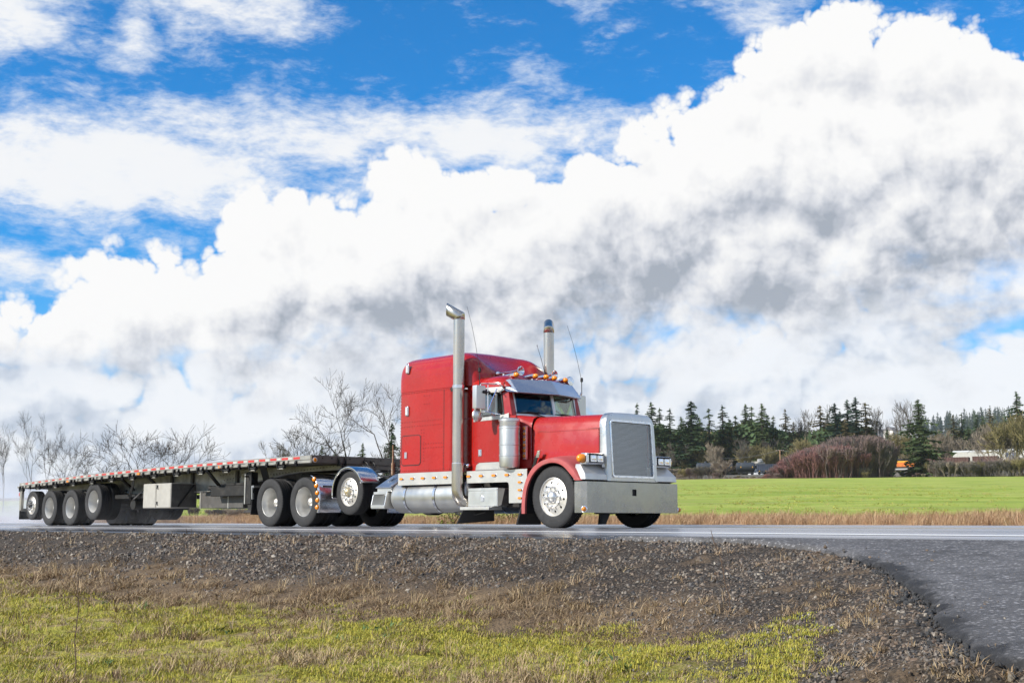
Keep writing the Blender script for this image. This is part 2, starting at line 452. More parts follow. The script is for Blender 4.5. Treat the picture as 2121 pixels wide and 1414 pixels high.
# ------------------------------------------------------------------ mesh builder
class MB:
    def __init__(self): self.v, self.f, self.mi = [], [], []
    def add(self, vs, fs, mi=0):
        o = len(self.v)
        self.v.extend([tuple(map(float, p)) for p in vs])
        for f in fs:
            self.f.append(tuple(i + o for i in f)); self.mi.append(mi)
        return self
    def box(self, x0, x1, y0, y1, z0, z1, mi=0):
        return self.hexa([(x0, y0, z0), (x1, y0, z0), (x1, y1, z0), (x0, y1, z0), (x0, y0, z1), (x1, y0, z1), (x1, y1, z1), (x0, y1, z1)], mi)
    def hexa(self, p, mi=0):
        """8 corners: bottom loop then top loop"""
        return self.add(p, [(0, 3, 2, 1), (4, 5, 6, 7), (0, 1, 5, 4), (1, 2, 6, 5), (2, 3, 7, 6), (3, 0, 4, 7)], mi)
    def bar(self, a, b, w, h=None, mi=0):
        """rectangular bar from a to b"""
        h = h or w
        a, b = Vector(a), Vector(b)
        d = (b - a).normalized()
        up = Vector((0, 0, 1)) if abs(d.z) < .95 else Vector((0, 1, 0))
        s = d.cross(up).normalized(); u = s.cross(d).normalized()
        q = [(-.5, -.5), (.5, -.5), (.5, .5), (-.5, .5)]
        return self.hexa([a + s * w * i + u * h * j for i, j in q] + [b + s * w * i + u * h * j for i, j in q], mi)
    def prism(self, poly, axis, a, b, mi=0):
        """poly: 2D loop; axis 1 -> (x,z) extruded in y from a to b; axis 0 -> (y,z) along x; axis 2 -> (x,y) along z"""
        def P(u, w, t): return {0: (t, u, w), 1: (u, t, w), 2: (u, w, t)}[axis]
        n = len(poly)
        vs = [P(u, w, a) for u, w in poly] + [P(u, w, b) for u, w in poly]
        fs = [tuple(range(n - 1, -1, -1)), tuple(range(n, 2 * n))] + [(i, (i + 1) % n, n + (i + 1) % n, n + i) for i in range(n)]
        return self.add(vs, fs, mi)
    def tube(self, pts, r, n=8, cap=True, mi=0, closed=False):
        """tube along points; r scalar or list"""
        pts = [Vector(p) for p in pts]
        k = len(pts)
        rs = r if isinstance(r, (list, tuple)) else [r] * k
        vs, prev = [], None
        for i, p in enumerate(pts):
            if closed: d = (pts[(i + 1) % k] - pts[i - 1])
            else: d = pts[min(i + 1, k - 1)] - pts[max(i - 1, 0)]
            d.normalize()
            if prev is None:
                up = Vector((0, 0, 1)) if abs(d.z) < .9 else Vector((1, 0, 0))
                s = d.cross(up).normalized()
            else:
                s = (prev - d * prev.dot(d))
                if s.length < 1e-6: s = d.orthogonal()
                s.normalize()
            prev = s
            u = s.cross(d)
            for j in range(n):
                t = 2 * math.pi * j / n
                vs.append(p + (s * math.cos(t) + u * math.sin(t)) * rs[i])
        fs = []
        for i in range(k if closed else k - 1):
            for j in range(n):
                a, b = i * n + j, i * n + (j + 1) % n
                i2 = ((i + 1) % k) * n
                fs.append((a, b, i2 + (j + 1) % n, i2 + j))
        if cap and not closed:
            fs.append(tuple(range(n - 1, -1, -1))); fs.append(tuple(range((k - 1) * n, k * n)))
        return self.add(vs, fs, mi)
    def lathe(self, prof, c, axis, n=24, mi=0, cap0=False, cap1=False, sx=1.):
        """prof: (r, t) pairs along the axis vector from point c"""
        c, ax = Vector(c), Vector(axis).normalized()
        s = ax.orthogonal().normalized(); u = ax.cross(s)
        vs = []
        for r, t in prof:
            for j in range(n):
                q = 2 * math.pi * j / n
                vs.append(c + ax * t + (s * math.cos(q) + u * math.sin(q)) * r)
        fs = []
        for i in range(len(prof) - 1):
            for j in range(n):
                fs.append((i * n + j, i * n + (j + 1) % n, (i + 1) * n + (j + 1) % n, (i + 1) * n + j))
        if cap0: fs.append(tuple(range(n - 1, -1, -1)))
        if cap1: fs.append(tuple(range((len(prof) - 1) * n, len(prof) * n)))
        return self.add(vs, fs, mi)
    def grid(self, rows, closed=False, mi=0):
        """rows of equal-length point lists"""
        m = len(rows[0])
        vs = [p for r in rows for p in r]
        fs = []
        for i in range(len(rows) - 1):
            for j in range(m if closed else m - 1):
                fs.append((i * m + j, i * m + (j + 1) % m, (i + 1) * m + (j + 1) % m, (i + 1) * m + j))
        return self.add(vs, fs, mi)
    def dome(self, c, axis, r, h, n=6, mi=0):
        return self.lathe([(r, 0), (r * .75, h * .7), (r * .01, h)], c, axis, n, mi)
    def mirror_y(self):
        """append a copy mirrored in y"""
        o = len(self.v)
        self.v += [(x, -y, z) for x, y, z in self.v]
        self.f += [tuple(reversed([i + o for i in f])) for f in list(self.f)]
        self.mi += list(self.mi)
        return self
    def mesh(self, name, mats):
        me = bpy.data.meshes.new(name)
        me.from_pydata(self.v, [], self.f)
        for m in (mats if isinstance(mats, (list, tuple)) else [mats]):
            me.materials.append(MATS[m])
        if any(self.mi): me.polygons.foreach_set('material_index', self.mi)
        bm = bmesh.new(); bm.from_mesh(me)
        bmesh.ops.recalc_face_normals(bm, faces=bm.faces)
        bm.to_mesh(me); bm.free()
        return me
    def build(self, name, mats, parent=None, smooth=40, bevel=0., segs=2, solid=0.):
        me = self.mesh(name, mats)
        if smooth:
            me.shade_smooth()
            me.set_sharp_from_angle(angle=R(smooth))
        o = bpy.data.objects.new(name, me)
        COL.objects.link(o)
        o.parent = parent
        if solid:
            md = o.modifiers.new('solid', 'SOLIDIFY'); md.thickness = solid; md.offset = 0
        if bevel:
            md = o.modifiers.new('bevel', 'BEVEL'); md.width = bevel; md.segments = segs; md.limit_method = 'ANGLE'; md.angle_limit = R(38)
            md.harden_normals = True
        return o


def tag(o, label=None, cat=None, group=None, kind=None):
    if label: o['label'] = label
    if cat: o['category'] = cat
    if group: o['group'] = group
    if kind: o['kind'] = kind
    return o


def thing(name, loc, rz, label, cat, group=None):
    o = bpy.data.objects.new(name, None)
    o.empty_display_size = .3
    COL.objects.link(o)
    o.location = loc; o.rotation_euler = (0, 0, rz)
    return tag(o, label, cat, group)


def copy_tree(o, parent=None):
    c = o.copy(); COL.objects.link(c); c.parent = parent
    for ch in list(o.children): copy_tree(ch, c)
    return c


def arc(cx, cz, r, a0, a1, n, rz=None):
    rz = rz or r
    return [(cx + r * math.cos(R(a0 + (a1 - a0) * i / n)), cz + rz * math.sin(R(a0 + (a1 - a0) * i / n))) for i in range(n + 1)]


def rrect(y0, y1, z0, z1, r, n=5):
    """rounded rectangle loop"""
    out = []
    for cy, cz, a in ((y1 - r, z1 - r, 0), (y0 + r, z1 - r, 90), (y0 + r, z0 + r, 180), (y1 - r, z0 + r, 270)):
        out += arc(cy, cz, r, a, a + 90, n)
    return out


def smooth_line(pts, n=3):
    """Catmull-Rom refinement of an open polyline"""
    out = []
    for i in range(len(pts) - 1):
        p0, p1, p2, p3 = [Vector(pts[min(max(i + k, 0), len(pts) - 1)]) for k in (-1, 0, 1, 2)]
        for j in range(n):
            t = j / n
            out.append(tuple(.5 * (2 * p1 + (p2 - p0) * t + (2 * p0 - 5 * p1 + 4 * p2 - p3) * t * t + (3 * p1 - 3 * p2 + p3 - p0) * t ** 3)))
    return out + [tuple(pts[-1])]


# ------------------------------------------------------------------ wheels
def tyre_mb(D, w):
    """tyre around local origin, axle along y; outer face towards -y"""
    r, m = D / 2, MB()
    ri = r * .60
    pr = [(ri, -w * .44), (ri * 1.03, -w * .49), (r * .72, -w * .515), (r * .84, -w * .52), (r * .93, -w * .49), (r * .975, -w * .45), (r * .995, -w * .40)]
    full = [(a, t, 0) for a, t in pr]
    for k, y in enumerate((-.30, -.10, .10, .30)):
        full += [(r, w * (y - .07), 1), (r * .978, w * (y - .055), 1), (r * .978, w * (y + .055), 1), (r, w * (y + .07), 1)] if k else [(r, w * (y - .07), 1), (r, w * (y + .03), 1), (r * .978, w * (y + .045), 1), (r * .978, w * (y + .07), 1)]
    full += [(a, -t, 0) for a, t in reversed(pr)]
    n = 48
    for i in range(len(full) - 1):
        a, b = full[i], full[i + 1]
        m.lathe([(a[0], a[1]), (b[0], b[1])], (0, 0, 0), (0, 1, 0), n, mi=1 if (a[2] and b[2]) else 0)
    # shoulder lugs
    for k in range(56):
        t = 2 * math.pi * k / 56
        for s in (-1, 1):
            c, sn = math.cos(t), math.sin(t)
            q = []
            for rr, ww in ((r * .955, .468), (r * 1.0, .445)):
                for dt in (-.6, .6):
                    tt = t + dt * math.pi / 56
                    q.append((rr * math.cos(tt), s * w * ww, rr * math.sin(tt)))
            q2 = [(x, y - s * w * .08, z) for x, y, z in q]
            m.add(q + q2, [(0, 1, 3, 2), (0, 1, 5, 4), (2, 3, 7, 6), (0, 2, 6, 4), (1, 3, 7, 5)], 1)
    return m


def weld(me):
    bm = bmesh.new(); bm.from_mesh(me)
    bmesh.ops.remove_doubles(bm, verts=bm.verts, dist=.0004)
    bmesh.ops.recalc_face_normals(bm, faces=bm.faces)
    bm.to_mesh(me); bm.free()
    me.shade_smooth(); me.set_sharp_from_angle(angle=R(50))


TYRES = {}


def tyre_mesh(D, w):
    if (D, w) not in TYRES:
        me = tyre_mb(D, w).mesh('tyre', ['rubber', 'tread_rubber'])
        weld(me)
        TYRES[(D, w)] = me
    return TYRES[(D, w)]


def disc_with_holes(m, r0, r1, hr, hc, nh, y0, y1, mi=0, mih=1):
    """flat ring from r0 to r1 at y0..y1 (slightly dished) with nh round holes of radius hr at hc, plus dark hole walls"""
    k = 16
    for h in range(nh):
        a0, a1 = 2 * math.pi * (h - .5) / nh, 2 * math.pi * (h + .5) / nh
        am = (a0 + a1) / 2
        def yy(r): return y0 + (y1 - y0) * (r - r0) / (r1 - r0)
        hole = []
        for i in range(k):
            t = 2 * math.pi * i / k
            x, z = hc + hr * math.cos(t), hr * math.sin(t)
            rr = math.hypot(x, z); ang = am + math.atan2(z, x)
            hole.append((rr * math.cos(ang), yy(rr), rr * math.sin(ang)))
        ring = []
        for i in range(k):
            t = 2 * math.pi * i / k
            # sector boundary point in the same direction
            x, z = math.cos(t), math.sin(t)
            u = max(abs(x), abs(z))
            rr = hc + (x / u) * ((r1 - hc) if x > 0 else (hc - r0))
            ang = am + (z / u) * (a1 - a0) / 2
            ring.append((rr * math.cos(ang), yy(rr), rr * math.sin(ang)))
        back = [(x, y + .03, z) for x, y, z in hole]
        m.add(ring + hole, [(i, (i + 1) % k, k + (i + 1) % k, k + i) for i in range(k)], mi)
        m.add(hole + back, [(i, (i + 1) % k, k + (i + 1) % k, k + i) for i in range(k)], mi)
        m.add(back, [tuple(range(k))], mih)


RIMS = {}


def steer_rim(D):
    """outset rim of a steer wheel: bright disc with ten hand holes; origin at the wheel centre, outer face -y"""
    r = D / 2 * .615
    m = MB()
    m.lathe([(r * 1.03, -.118), (r * 1.05, -.130), (r * 1.0, -.136), (r * .965, -.12), (r * .94, -.105)], (0, 0, 0), (0, 1, 0), 48)
    disc_with_holes(m, r * .58, r * .94, r * .066, r * .765, 10, -.138, -.105)
    m.lathe([(r * .58, -.138), (r * .55, -.150), (r * .36, -.152), (r * .34, -.145), (.01, -.145)], (0, 0, 0), (0, 1, 0), 40)
    return m


def steer_hub(r):
    m = MB()
    m.lathe([(r * .35, -.15), (r * .335, -.165), (r * .30, -.185), (r * .27, -.20), (r * .10, -.228), (.002, -.232)], (0, 0, 0), (0, 1, 0), 24)
    return m


def lug_nuts(r, y, n=10, rad=.52, L=.07, s=.019):
    m = MB()
    for k in range(n):
        t = 2 * math.pi * (k + .25) / n
        m.lathe([(s * 1.15, 0), (s * 1.15, -L * .3), (s * .8, -L * .35), (s * .8, -L * .8), (s * .45, -L), (.001, -L * 1.02)], (r * rad * math.cos(t), y, r * rad * math.sin(t)), (0, 1, 0), 8)
    return m


def drive_rim(D):
    """deep-set rim of a dual wheel"""
    r = D / 2 * .615
    m = MB()
    m.lathe([(r * 1.03, -.10), (r * 1.05, -.118), (r * 1.0, -.124), (r * .965, -.115), (r * .95, -.06), (r * .90, -.03), (r * .88, .06), (r * .85, .15), (r * .83, .20)], (0, 0, 0), (0, 1, 0), 48)
    disc_with_holes(m, r * .46, r * .83, r * .08, r * .67, 10, .225, .20)
    m.lathe([(r * .46, .225), (r * .30, .22)], (0, 0, 0), (0, 1, 0), 40)
    return m


def drive_hub(r):
    m = MB()
    m.lathe([(r * .40, .22), (r * .38, .16), (r * .31, .14), (r * .29, .06), (r * .26, .035), (r * .16, .012), (.002, .004)], (0, 0, 0), (0, 1, 0), 24)
    return m


def make_wheel(parent, kind, D, w, loc, flip=False, steer=0., dual=False, hubmat='polished', rimmat='rim_alu', hub=True):
    """tyre (> rim, hub, lug_nuts): one part of a vehicle"""
    o = bpy.data.objects.new('tyre', tyre_mesh(D, w)); COL.objects.link(o)
    o.parent = parent; o.location = loc
    o.rotation_euler = (0, random.uniform(0, 6.28), (math.pi if flip else 0.) + steer)
    key = (kind, D, rimmat, hubmat, w)
    if key not in RIMS:
        r = D / 2 * .615
        rm = (steer_rim if kind == 'steer' else drive_rim)(D)
        # rims are modelled for a 0.27 m tyre; shift with the tyre width
        sh = (0.27 - w) / 2
        rm.v = [(x, y + sh, z) for x, y, z in rm.v]
        hb = (steer_hub if kind == 'steer' else drive_hub)(r); hb.v = [(x, y + sh, z) for x, y, z in hb.v]
        lg = lug_nuts(r, -.15 + sh) if kind == 'steer' else lug_nuts(r, .215 + sh, rad=.44, L=.05, s=.015)
        ms = []
        for b_, nm, mt in ((rm, 'rim', [rimmat, 'black']), (hb, 'hub', hubmat), (lg, 'lug_nuts', 'chrome')):
            me = b_.mesh(nm, mt); me.shade_smooth(); me.set_sharp_from_angle(angle=R(45)); ms.append(me)
        RIMS[key] = ms
    for me, nm in zip(RIMS[key], ('rim', 'hub', 'lug_nuts')):
        if nm != 'rim' and not hub: continue
        c = bpy.data.objects.new(nm, me); COL.objects.link(c); c.parent = o
        if nm == 'lug_nuts': c['kind'] = 'stuff'
    if dual:
        i = bpy.data.objects.new('tyre', tyre_mesh(D, w)); COL.objects.link(i)
        i.parent = parent; i.location = (loc[0], loc[1] + (.33 if not flip else -.33), loc[2])
        i.rotation_euler = (0, random.uniform(0, 6.28), math.pi if flip else 0)
    return o
# ------------------------------------------------------------------ ground, road and side road
RU = np.array([math.cos(.80578), -math.sin(.80578)])      # along the road, driving direction
RN = np.array([math.sin(.80578), math.cos(.80578)])       # across the road, away from the camera
RP = np.array([1.5421, 21.8794])                          # the tractor's front axle


def sn(x, y): return (x - RP[0]) * RU[0] + (y - RP[1]) * RU[1], (x - RP[0]) * RN[0] + (y - RP[1]) * RN[1]
def xy(s, n): return RP[0] + s * RU[0] + n * RN[0], RP[1] + s * RU[1] + n * RN[1]


def vnoise(x, y, seed=0):
    """smooth value noise, numpy"""
    x, y = np.asarray(x, float), np.asarray(y, float)
    xi, yi = np.floor(x).astype(np.int64), np.floor(y).astype(np.int64)
    xf, yf = x - xi, y - yi
    def h(a, b):
        q = (a * 374761393 + b * 668265263 + seed * 1442695041) & 0xffffffff
        q = ((q ^ (q >> 13)) * 1274126177) & 0xffffffff
        return ((q ^ (q >> 16)) & 0xffff) / 65535.
    u, v = xf * xf * (3 - 2 * xf), yf * yf * (3 - 2 * yf)
    return (h(xi, yi) * (1 - u) + h(xi + 1, yi) * u) * (1 - v) + (h(xi, yi + 1) * (1 - u) + h(xi + 1, yi + 1) * u) * v


def fbm(x, y, o=4, seed=0):
    t, a, f = 0., .5, 1.
    for k in range(o):
        t = t + a * vnoise(np.asarray(x) * f, np.asarray(y) * f, seed + k); a *= .5; f *= 2.03
    return t


NEAR_EDGE, FAR_EDGE = -2.6, 6.6
PN = [-80, -30, -16, -12, -9, -7.2, -6.0, -5.0, -4.0, -3.2, -2.7, -2.6]
PZ = [-1.6, -1.5, -1.35, -1.22, -1.12, -1.04, -.86, -.62, -.38, -.23, -.16, -.15]
FN = [6.6, 8, 10, 13, 16, 20, 30, 60, 330, 420, 900, 3000]
FZ = [.02, .0, .03, .07, .12, .26, .70, 2.05, 14.3, 16.5, 20, 30]
def far_z(x, y, n):
    """land beyond the road: level verge, then a field rising gently to the railway"""
    base = np.interp(n, [6.6, 8, 10, 13, 16], [.02, .0, .03, .07, .12])
    a, c = np.clip(y - 36, 0, None), np.clip(1.45 * (n - 14), 0, None)
    q = np.minimum(a, c); q = np.minimum(q, 340 + np.clip(q - 340, 0, None) * .25)
    return base + .0352 * q + .011 * np.clip(x, 0, None) * np.clip(q / 330, 0, 1)


# side road: a plane that falls away from the main road towards the camera
APR_K = .098
def apron_z(n): return np.where(n > -2.6, -.105, -.105 + APR_K * (n + 2.6))


def ray_to_apron(px, py):
    a, bb = (px - 1060.5) / FPX, -(py - 707.0) / FPX
    c, s = math.cos(PITCH), math.sin(PITCH)
    d = np.array([a, c - bb * s, s + bb * c])
    # points t*d + (0,0,CAM_Z); n is linear in t
    n0 = sn(0, 0)[1]; dn = d[0] * RN[0] + d[1] * RN[1]
    t = (-.105 + APR_K * (n0 + 2.6) - CAM_Z) / (d[2] - APR_K * dn)
    return t * d[0], t * d[1]


EDGE_PX = [(1420, 1112), (1560, 1118), (1680, 1130), (1760, 1146), (1830, 1172), (1890, 1210), (1935, 1255), (1972, 1296), (2004, 1328), (2040, 1350), (2080, 1364), (2125, 1374), (2200, 1382), (2330, 1388)]
EDGE_SN = [sn(*ray_to_apron(*p)) for p in EDGE_PX]
EDGE_SN = [(EDGE_SN[0][0] - 2.2, -2.60)] + EDGE_SN
es = sorted((n, s) for s, n in EDGE_SN)
last = es[0]
es = [(last[0] - 1.2, last[1] + 12), (last[0] - .3, last[1] + 2.5)] + es
EN, ES = np.array([a for a, _ in es]), np.array([c for _, c in es])
def edge_s(n): return np.interp(n, EN, ES)                # the side road lies at s > edge_s(n)


def ground_z(x, y, rough=True):
    s, n = sn(x, y)
    zn = np.interp(n, PN, PZ)
    zf = far_z(x, y, n)
    z = np.where(n < 2, zn, zf)
    d = edge_s(n) - s                                      # distance along the road to the side road's edge
    az_ = apron_z(n)
    near = np.clip(1 - d / 3.2, 0, 1); near = near * near * (3 - 2 * near)
    zz = z * (1 - near) + (az_ - .05 - .045 * np.clip(d, 0, 2)) * near
    z = np.where((n < -2.6) & (d > 0), np.maximum(z, np.where(near > 0, zz, z)), z)
    z = np.where((n < -2.55) & (d <= 0), az_ - .06, z)
    z = np.where((n >= -2.6) & (n <= 6.6), -.16, z)
    if rough:
        a = np.clip((-2.9 - n) / 2., 0, 1) * np.clip((d - .1) / 1.2, 0, 1)
        z = z + a * ((fbm(x * .55, y * .55, 3, 5) - .45) * .22 + (fbm(x * 3.1, y * 3.1, 3, 9) - .45) * .05)
        f = np.clip((n - 9) / 6., 0, 1) * np.clip((330 - n) / 60, 0, 1)
        z = z + f * (fbm(x * .045, y * .045, 3, 21) - .45) * .35
    return z


def ground_at(x, y): return float(ground_z(np.array([x]), np.array([y]), False)[0])


# angular / radial grid around the camera, fine where the photo looks
th = np.concatenate([np.linspace(-180, -30, 26)[:-1], np.linspace(-30, 30, 300), np.linspace(30, 180, 26)[1:]])
rad = np.concatenate([np.linspace(3, 45, 300), np.geomspace(45.5, 5000, 110)])
TH, RA = np.meshgrid(np.radians(th), rad, indexing='ij')
GXx, GYy = RA * np.sin(TH), RA * np.cos(TH)
GZz = ground_z(GXx, GYy)
nt_, nr_ = TH.shape
verts = np.stack([GXx, GYy, GZz], -1).reshape(-1, 3)
ii, jj = np.meshgrid(np.arange(nt_ - 1), np.arange(nr_ - 1), indexing='ij')
q = np.stack([ii * nr_ + jj, (ii + 1) * nr_ + jj, (ii + 1) * nr_ + jj + 1, ii * nr_ + jj + 1], -1).reshape(-1, 4)
me = bpy.data.meshes.new('ground')
me.from_pydata(verts.tolist() + [(0, 0, -1.4)], [], q.tolist() + [(i * nr_, len(verts), (i + 1) * nr_) for i in range(nt_ - 1)])
S_, N_ = sn(verts[:, 0], verts[:, 1])
S_, N_ = np.append(S_, 0), np.append(N_, -16)
D_ = edge_s(N_) - S_
for nm, vals in (('across', N_), ('to_side_road', D_)):
    at = me.attributes.new(nm, 'FLOAT', 'POINT'); at.data.foreach_set('value', np.clip(vals, -1e4, 1e4).astype(np.float32))
me.shade_smooth()

m = bpy.data.materials.new('ground'); m.use_nodes = True
t = NT(m.node_tree); bs = m.node_tree.nodes['Principled BSDF']
bs.inputs['Roughness'].default_value = .9; bs.inputs['Specular IOR Level'].default_value = .2
geo = t.n('ShaderNodeNewGeometry'); P = geo.outputs['Position']
A = t.n('ShaderNodeAttribute', attribute_name='across').outputs['Fac']
Dd = t.n('ShaderNodeAttribute', attribute_name='to_side_road').outputs['Fac']
n1 = t.noise(P, .55, 6, .6); n2 = t.noise(P, 6, 8, .65); n3 = t.noise(P, 40, 6, .7); n4 = t.noise(P, 1.9, 5, .6)
vor = t.n('ShaderNodeTexVoronoi', feature='F1'); vor.inputs['Scale'].default_value = 30; t.link(P, vor.inputs['Vector'])
vsep = t.n('ShaderNodeSeparateColor'); t.link(vor.outputs['Color'], vsep.inputs[0])
peb = t.ramp(vsep.outputs[0], [(0, (.030, .027, .024)), (.35, (.085, .074, .063)), (.6, (.135, .112, .090)), (.82, (.10, .068, .046)), (1, (.24, .21, .175))])
stone = t.mix(t.ss(vor.outputs['Distance'], .25, .62), peb, (.030, .025, .020))
stone = t.mix(t.m('MULTIPLY', t.ss(n2, .48, .78), .7), stone, (.11, .080, .057))
stone = t.mix(t.m('MULTIPLY', t.ss(n4, .54, .68), .45), stone, (.13, .092, .060))
soil = t.mix(t.ss(n3, .3, .7), (.075, .052, .034), (.19, .135, .082))
straw = t.mix(t.ss(n2, .35, .7), (.22, .155, .088), (.105, .074, .045))
moss = t.mix(t.ss(n2, .35, .68), (.22, .22, .028), (.39, .355, .065))
moss = t.mix(t.ss(t.m('ADD', t.m('MULTIPLY', n1, .6), t.m('MULTIPLY', n4, .5)), .54, .64), moss, (.34, .26, .125))
moss = t.mix(t.m('MULTIPLY', t.ss(t.noise(P, 3.1, 5, .65), .56, .66), .7), moss, (.10, .075, .035))
edgeA = t.m('ADD', A, t.m('ADD', t.m('MULTIPLY', t.m('SUBTRACT', n1, .5), 3.0), t.m('MULTIPLY', t.m('SUBTRACT', n4, .5), 1.6)))
c = t.mix(t.ss(edgeA, -6.3, -5.2), straw, stone)
c = t.mix(t.m('MULTIPLY', t.ss(n4, .42, .56), t.ss(edgeA, -4.6, -6.0)), c, soil)
c = t.mix(t.ss(edgeA, -7.0, -8.0), c, moss)
sideD = t.m('ADD', Dd, t.m('MULTIPLY', t.m('SUBTRACT', n1, .5), 2.2))
c = t.mix(t.ss(sideD, 2.9, 1.9), c, t.mix(t.m('MULTIPLY', t.ss(n4, .50, .66), .6), stone, soil))
# far side of the road: dry strip, then the green field, then dry grass at its far edge
dry = t.mix(t.ss(t.noise(P, .7, 6, .6), .3, .7), (.36, .215, .125), (.50, .33, .20))
fnz = t.noise(t.vm('MULTIPLY', P, (1, 1, .2)), .16, 6, .62); fn2 = t.noise(P, .9, 6, .7)
green = t.mix(t.ss(fnz, .36, .64), (.235, .32, .040), (.37, .41, .085))
green = t.mix(t.m('MULTIPLY', t.ss(fn2, .54, .72), .5), green, (.25, .24, .085))
streak = t.noise(t.vm('MULTIPLY', P, (.25, 1., 0.)), .22, 5, .6)
green = t.mix(t.m('MULTIPLY', t.ss(streak, .50, .66), .55), green, (.27, .265, .10))
green = t.mix(t.m('MULTIPLY', t.ss(t.noise(t.vm('MULTIPLY', P, (.3, 1., 0.)), .09, 5, .65), .52, .66), .6), green, (.16, .25, .032))
far = t.mix(t.ss(t.m('ADD', A, t.m('MULTIPLY', t.m('SUBTRACT', t.noise(P, .12, 4, .6), .5), 26.)), 15., 22.), dry, green)
sepP = t.n('ShaderNodeSeparateXYZ'); t.link(P, sepP.inputs[0]); Yw = t.m('ADD', sepP.outputs[1], t.m('MULTIPLY', t.m('SUBTRACT', t.noise(P, .05, 4, .6), .5), 22.))
far = t.mix(t.ss(Yw, 344, 352), far, t.mix(t.ss(fn2, .4, .6), (.40, .26, .15), (.24, .125, .085)))
far = t.mix(t.ss(Yw, 372, 382), far, (.10, .085, .055))
c = t.mix(t.ss(A, 1., 3.), c, far)
t.link(c, bs.inputs['Base Color'])
bpn = t.n('ShaderNodeBump'); bpn.inputs['Strength'].default_value = .8; bpn.inputs['Distance'].default_value = .05
t.link(t.m('SUBTRACT', t.m('ADD', t.m('MULTIPLY', n3, .5), n2), t.m('MULTIPLY', vor.outputs['Distance'], .5)), bpn.inputs['Height']); t.link(bpn.outputs[0], bs.inputs['Normal'])
MATS['ground'] = m
me.materials.append(m)
ground = bpy.data.objects.new('ground', me); COL.objects.link(ground); tag(ground, kind='structure')

# main road: wet asphalt, slightly tilted, dropping off at the near shoulder
def asphalt(name, col, wet, rough0, rough1, coat=0., bump=.35, edge=False):
    m = bpy.data.materials.new(name); m.use_nodes = True
    t = NT(m.node_tree); b = m.node_tree.nodes['Principled BSDF']
    geo = t.n('ShaderNodeNewGeometry'); P = geo.outputs['Position']
    lane = t.vm('DOT_PRODUCT', P, (float(RN[0]), float(RN[1]), 0.))
    track = t.noise(t.vm('MULTIPLY', (1., 1., 1.), P), .35, 4, .5)
    cmb = t.n('ShaderNodeCombineXYZ'); t.link(lane, cmb.inputs[0])
    bands = t.noise(cmb.outputs[0], 2.6, 3, .6)
    fine = t.noise(P, 120, 5, .7); mid = t.noise(P, 9, 6, .65)
    vo = t.n('ShaderNodeTexVoronoi', feature='F1'); vo.inputs['Scale'].default_value = 75; t.link(P, vo.inputs['Vector'])
    c = t.mix(t.ss(fine, .3, .7), tuple(x * .6 for x in col), tuple(x * 1.5 for x in col))
    c = t.mix(t.m('MULTIPLY', t.ss(vo.outputs['Distance'], .34, .12), t.ss(mid, .35, .75)), c, tuple(x * 3.2 for x in col))
    c = t.mix(t.ss(mid, .5, .8), c, tuple(x * .7 for x in col))
    if edge:
        pt = t.noise(P, .6, 6, .62); p2 = t.noise(P, 7., 7, .7)
        c = t.mix(t.m('MULTIPLY', t.ss(pt, .42, .70), .6), c, tuple(x * 1.9 for x in col))
        c = t.mix(t.m('MULTIPLY', t.ss(p2, .46, .70), .6), c, tuple(x * .40 for x in col))
        ag = t.n('ShaderNodeTexVoronoi', feature='F1'); ag.inputs['Scale'].default_value = 22; t.link(P, ag.inputs['Vector'])
        c = t.mix(t.m('MULTIPLY', t.ss(ag.outputs['Distance'], .42, .20), t.ss(p2, .62, .40)), c, tuple(x * 3.6 for x in col))
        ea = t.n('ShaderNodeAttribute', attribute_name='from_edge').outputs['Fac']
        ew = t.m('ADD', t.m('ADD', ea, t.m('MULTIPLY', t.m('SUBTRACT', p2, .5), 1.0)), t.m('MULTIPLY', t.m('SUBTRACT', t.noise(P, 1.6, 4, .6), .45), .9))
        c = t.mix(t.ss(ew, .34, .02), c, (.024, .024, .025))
    if not edge:
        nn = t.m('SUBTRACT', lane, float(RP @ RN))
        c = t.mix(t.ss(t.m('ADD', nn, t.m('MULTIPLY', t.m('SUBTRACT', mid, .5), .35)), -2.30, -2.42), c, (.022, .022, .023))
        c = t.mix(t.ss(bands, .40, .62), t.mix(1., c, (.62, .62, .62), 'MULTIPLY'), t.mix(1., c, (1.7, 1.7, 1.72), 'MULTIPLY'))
    t.link(c, b.inputs['Base Color'])
    w = t.m('ADD', t.m('MULTIPLY', bands, .65), t.m('MULTIPLY', track, .45))
    t.link(t.lin(w, .3, .75, rough0, rough1), b.inputs['Roughness'])
    b.inputs['Coat Weight'].default_value = coat; b.inputs['Coat Roughness'].default_value = .04
    b.inputs['Specular IOR Level'].default_value = wet
    bp = t.n('ShaderNodeBump'); bp.inputs['Strength'].default_value = bump; bp.inputs['Distance'].default_value = .006
    t.link(t.m('ADD', fine, t.m('MULTIPLY', vo.outputs['Distance'], .8)), bp.inputs['Height']); t.link(bp.outputs[0], b.inputs['Normal'])
    MATS[name] = m


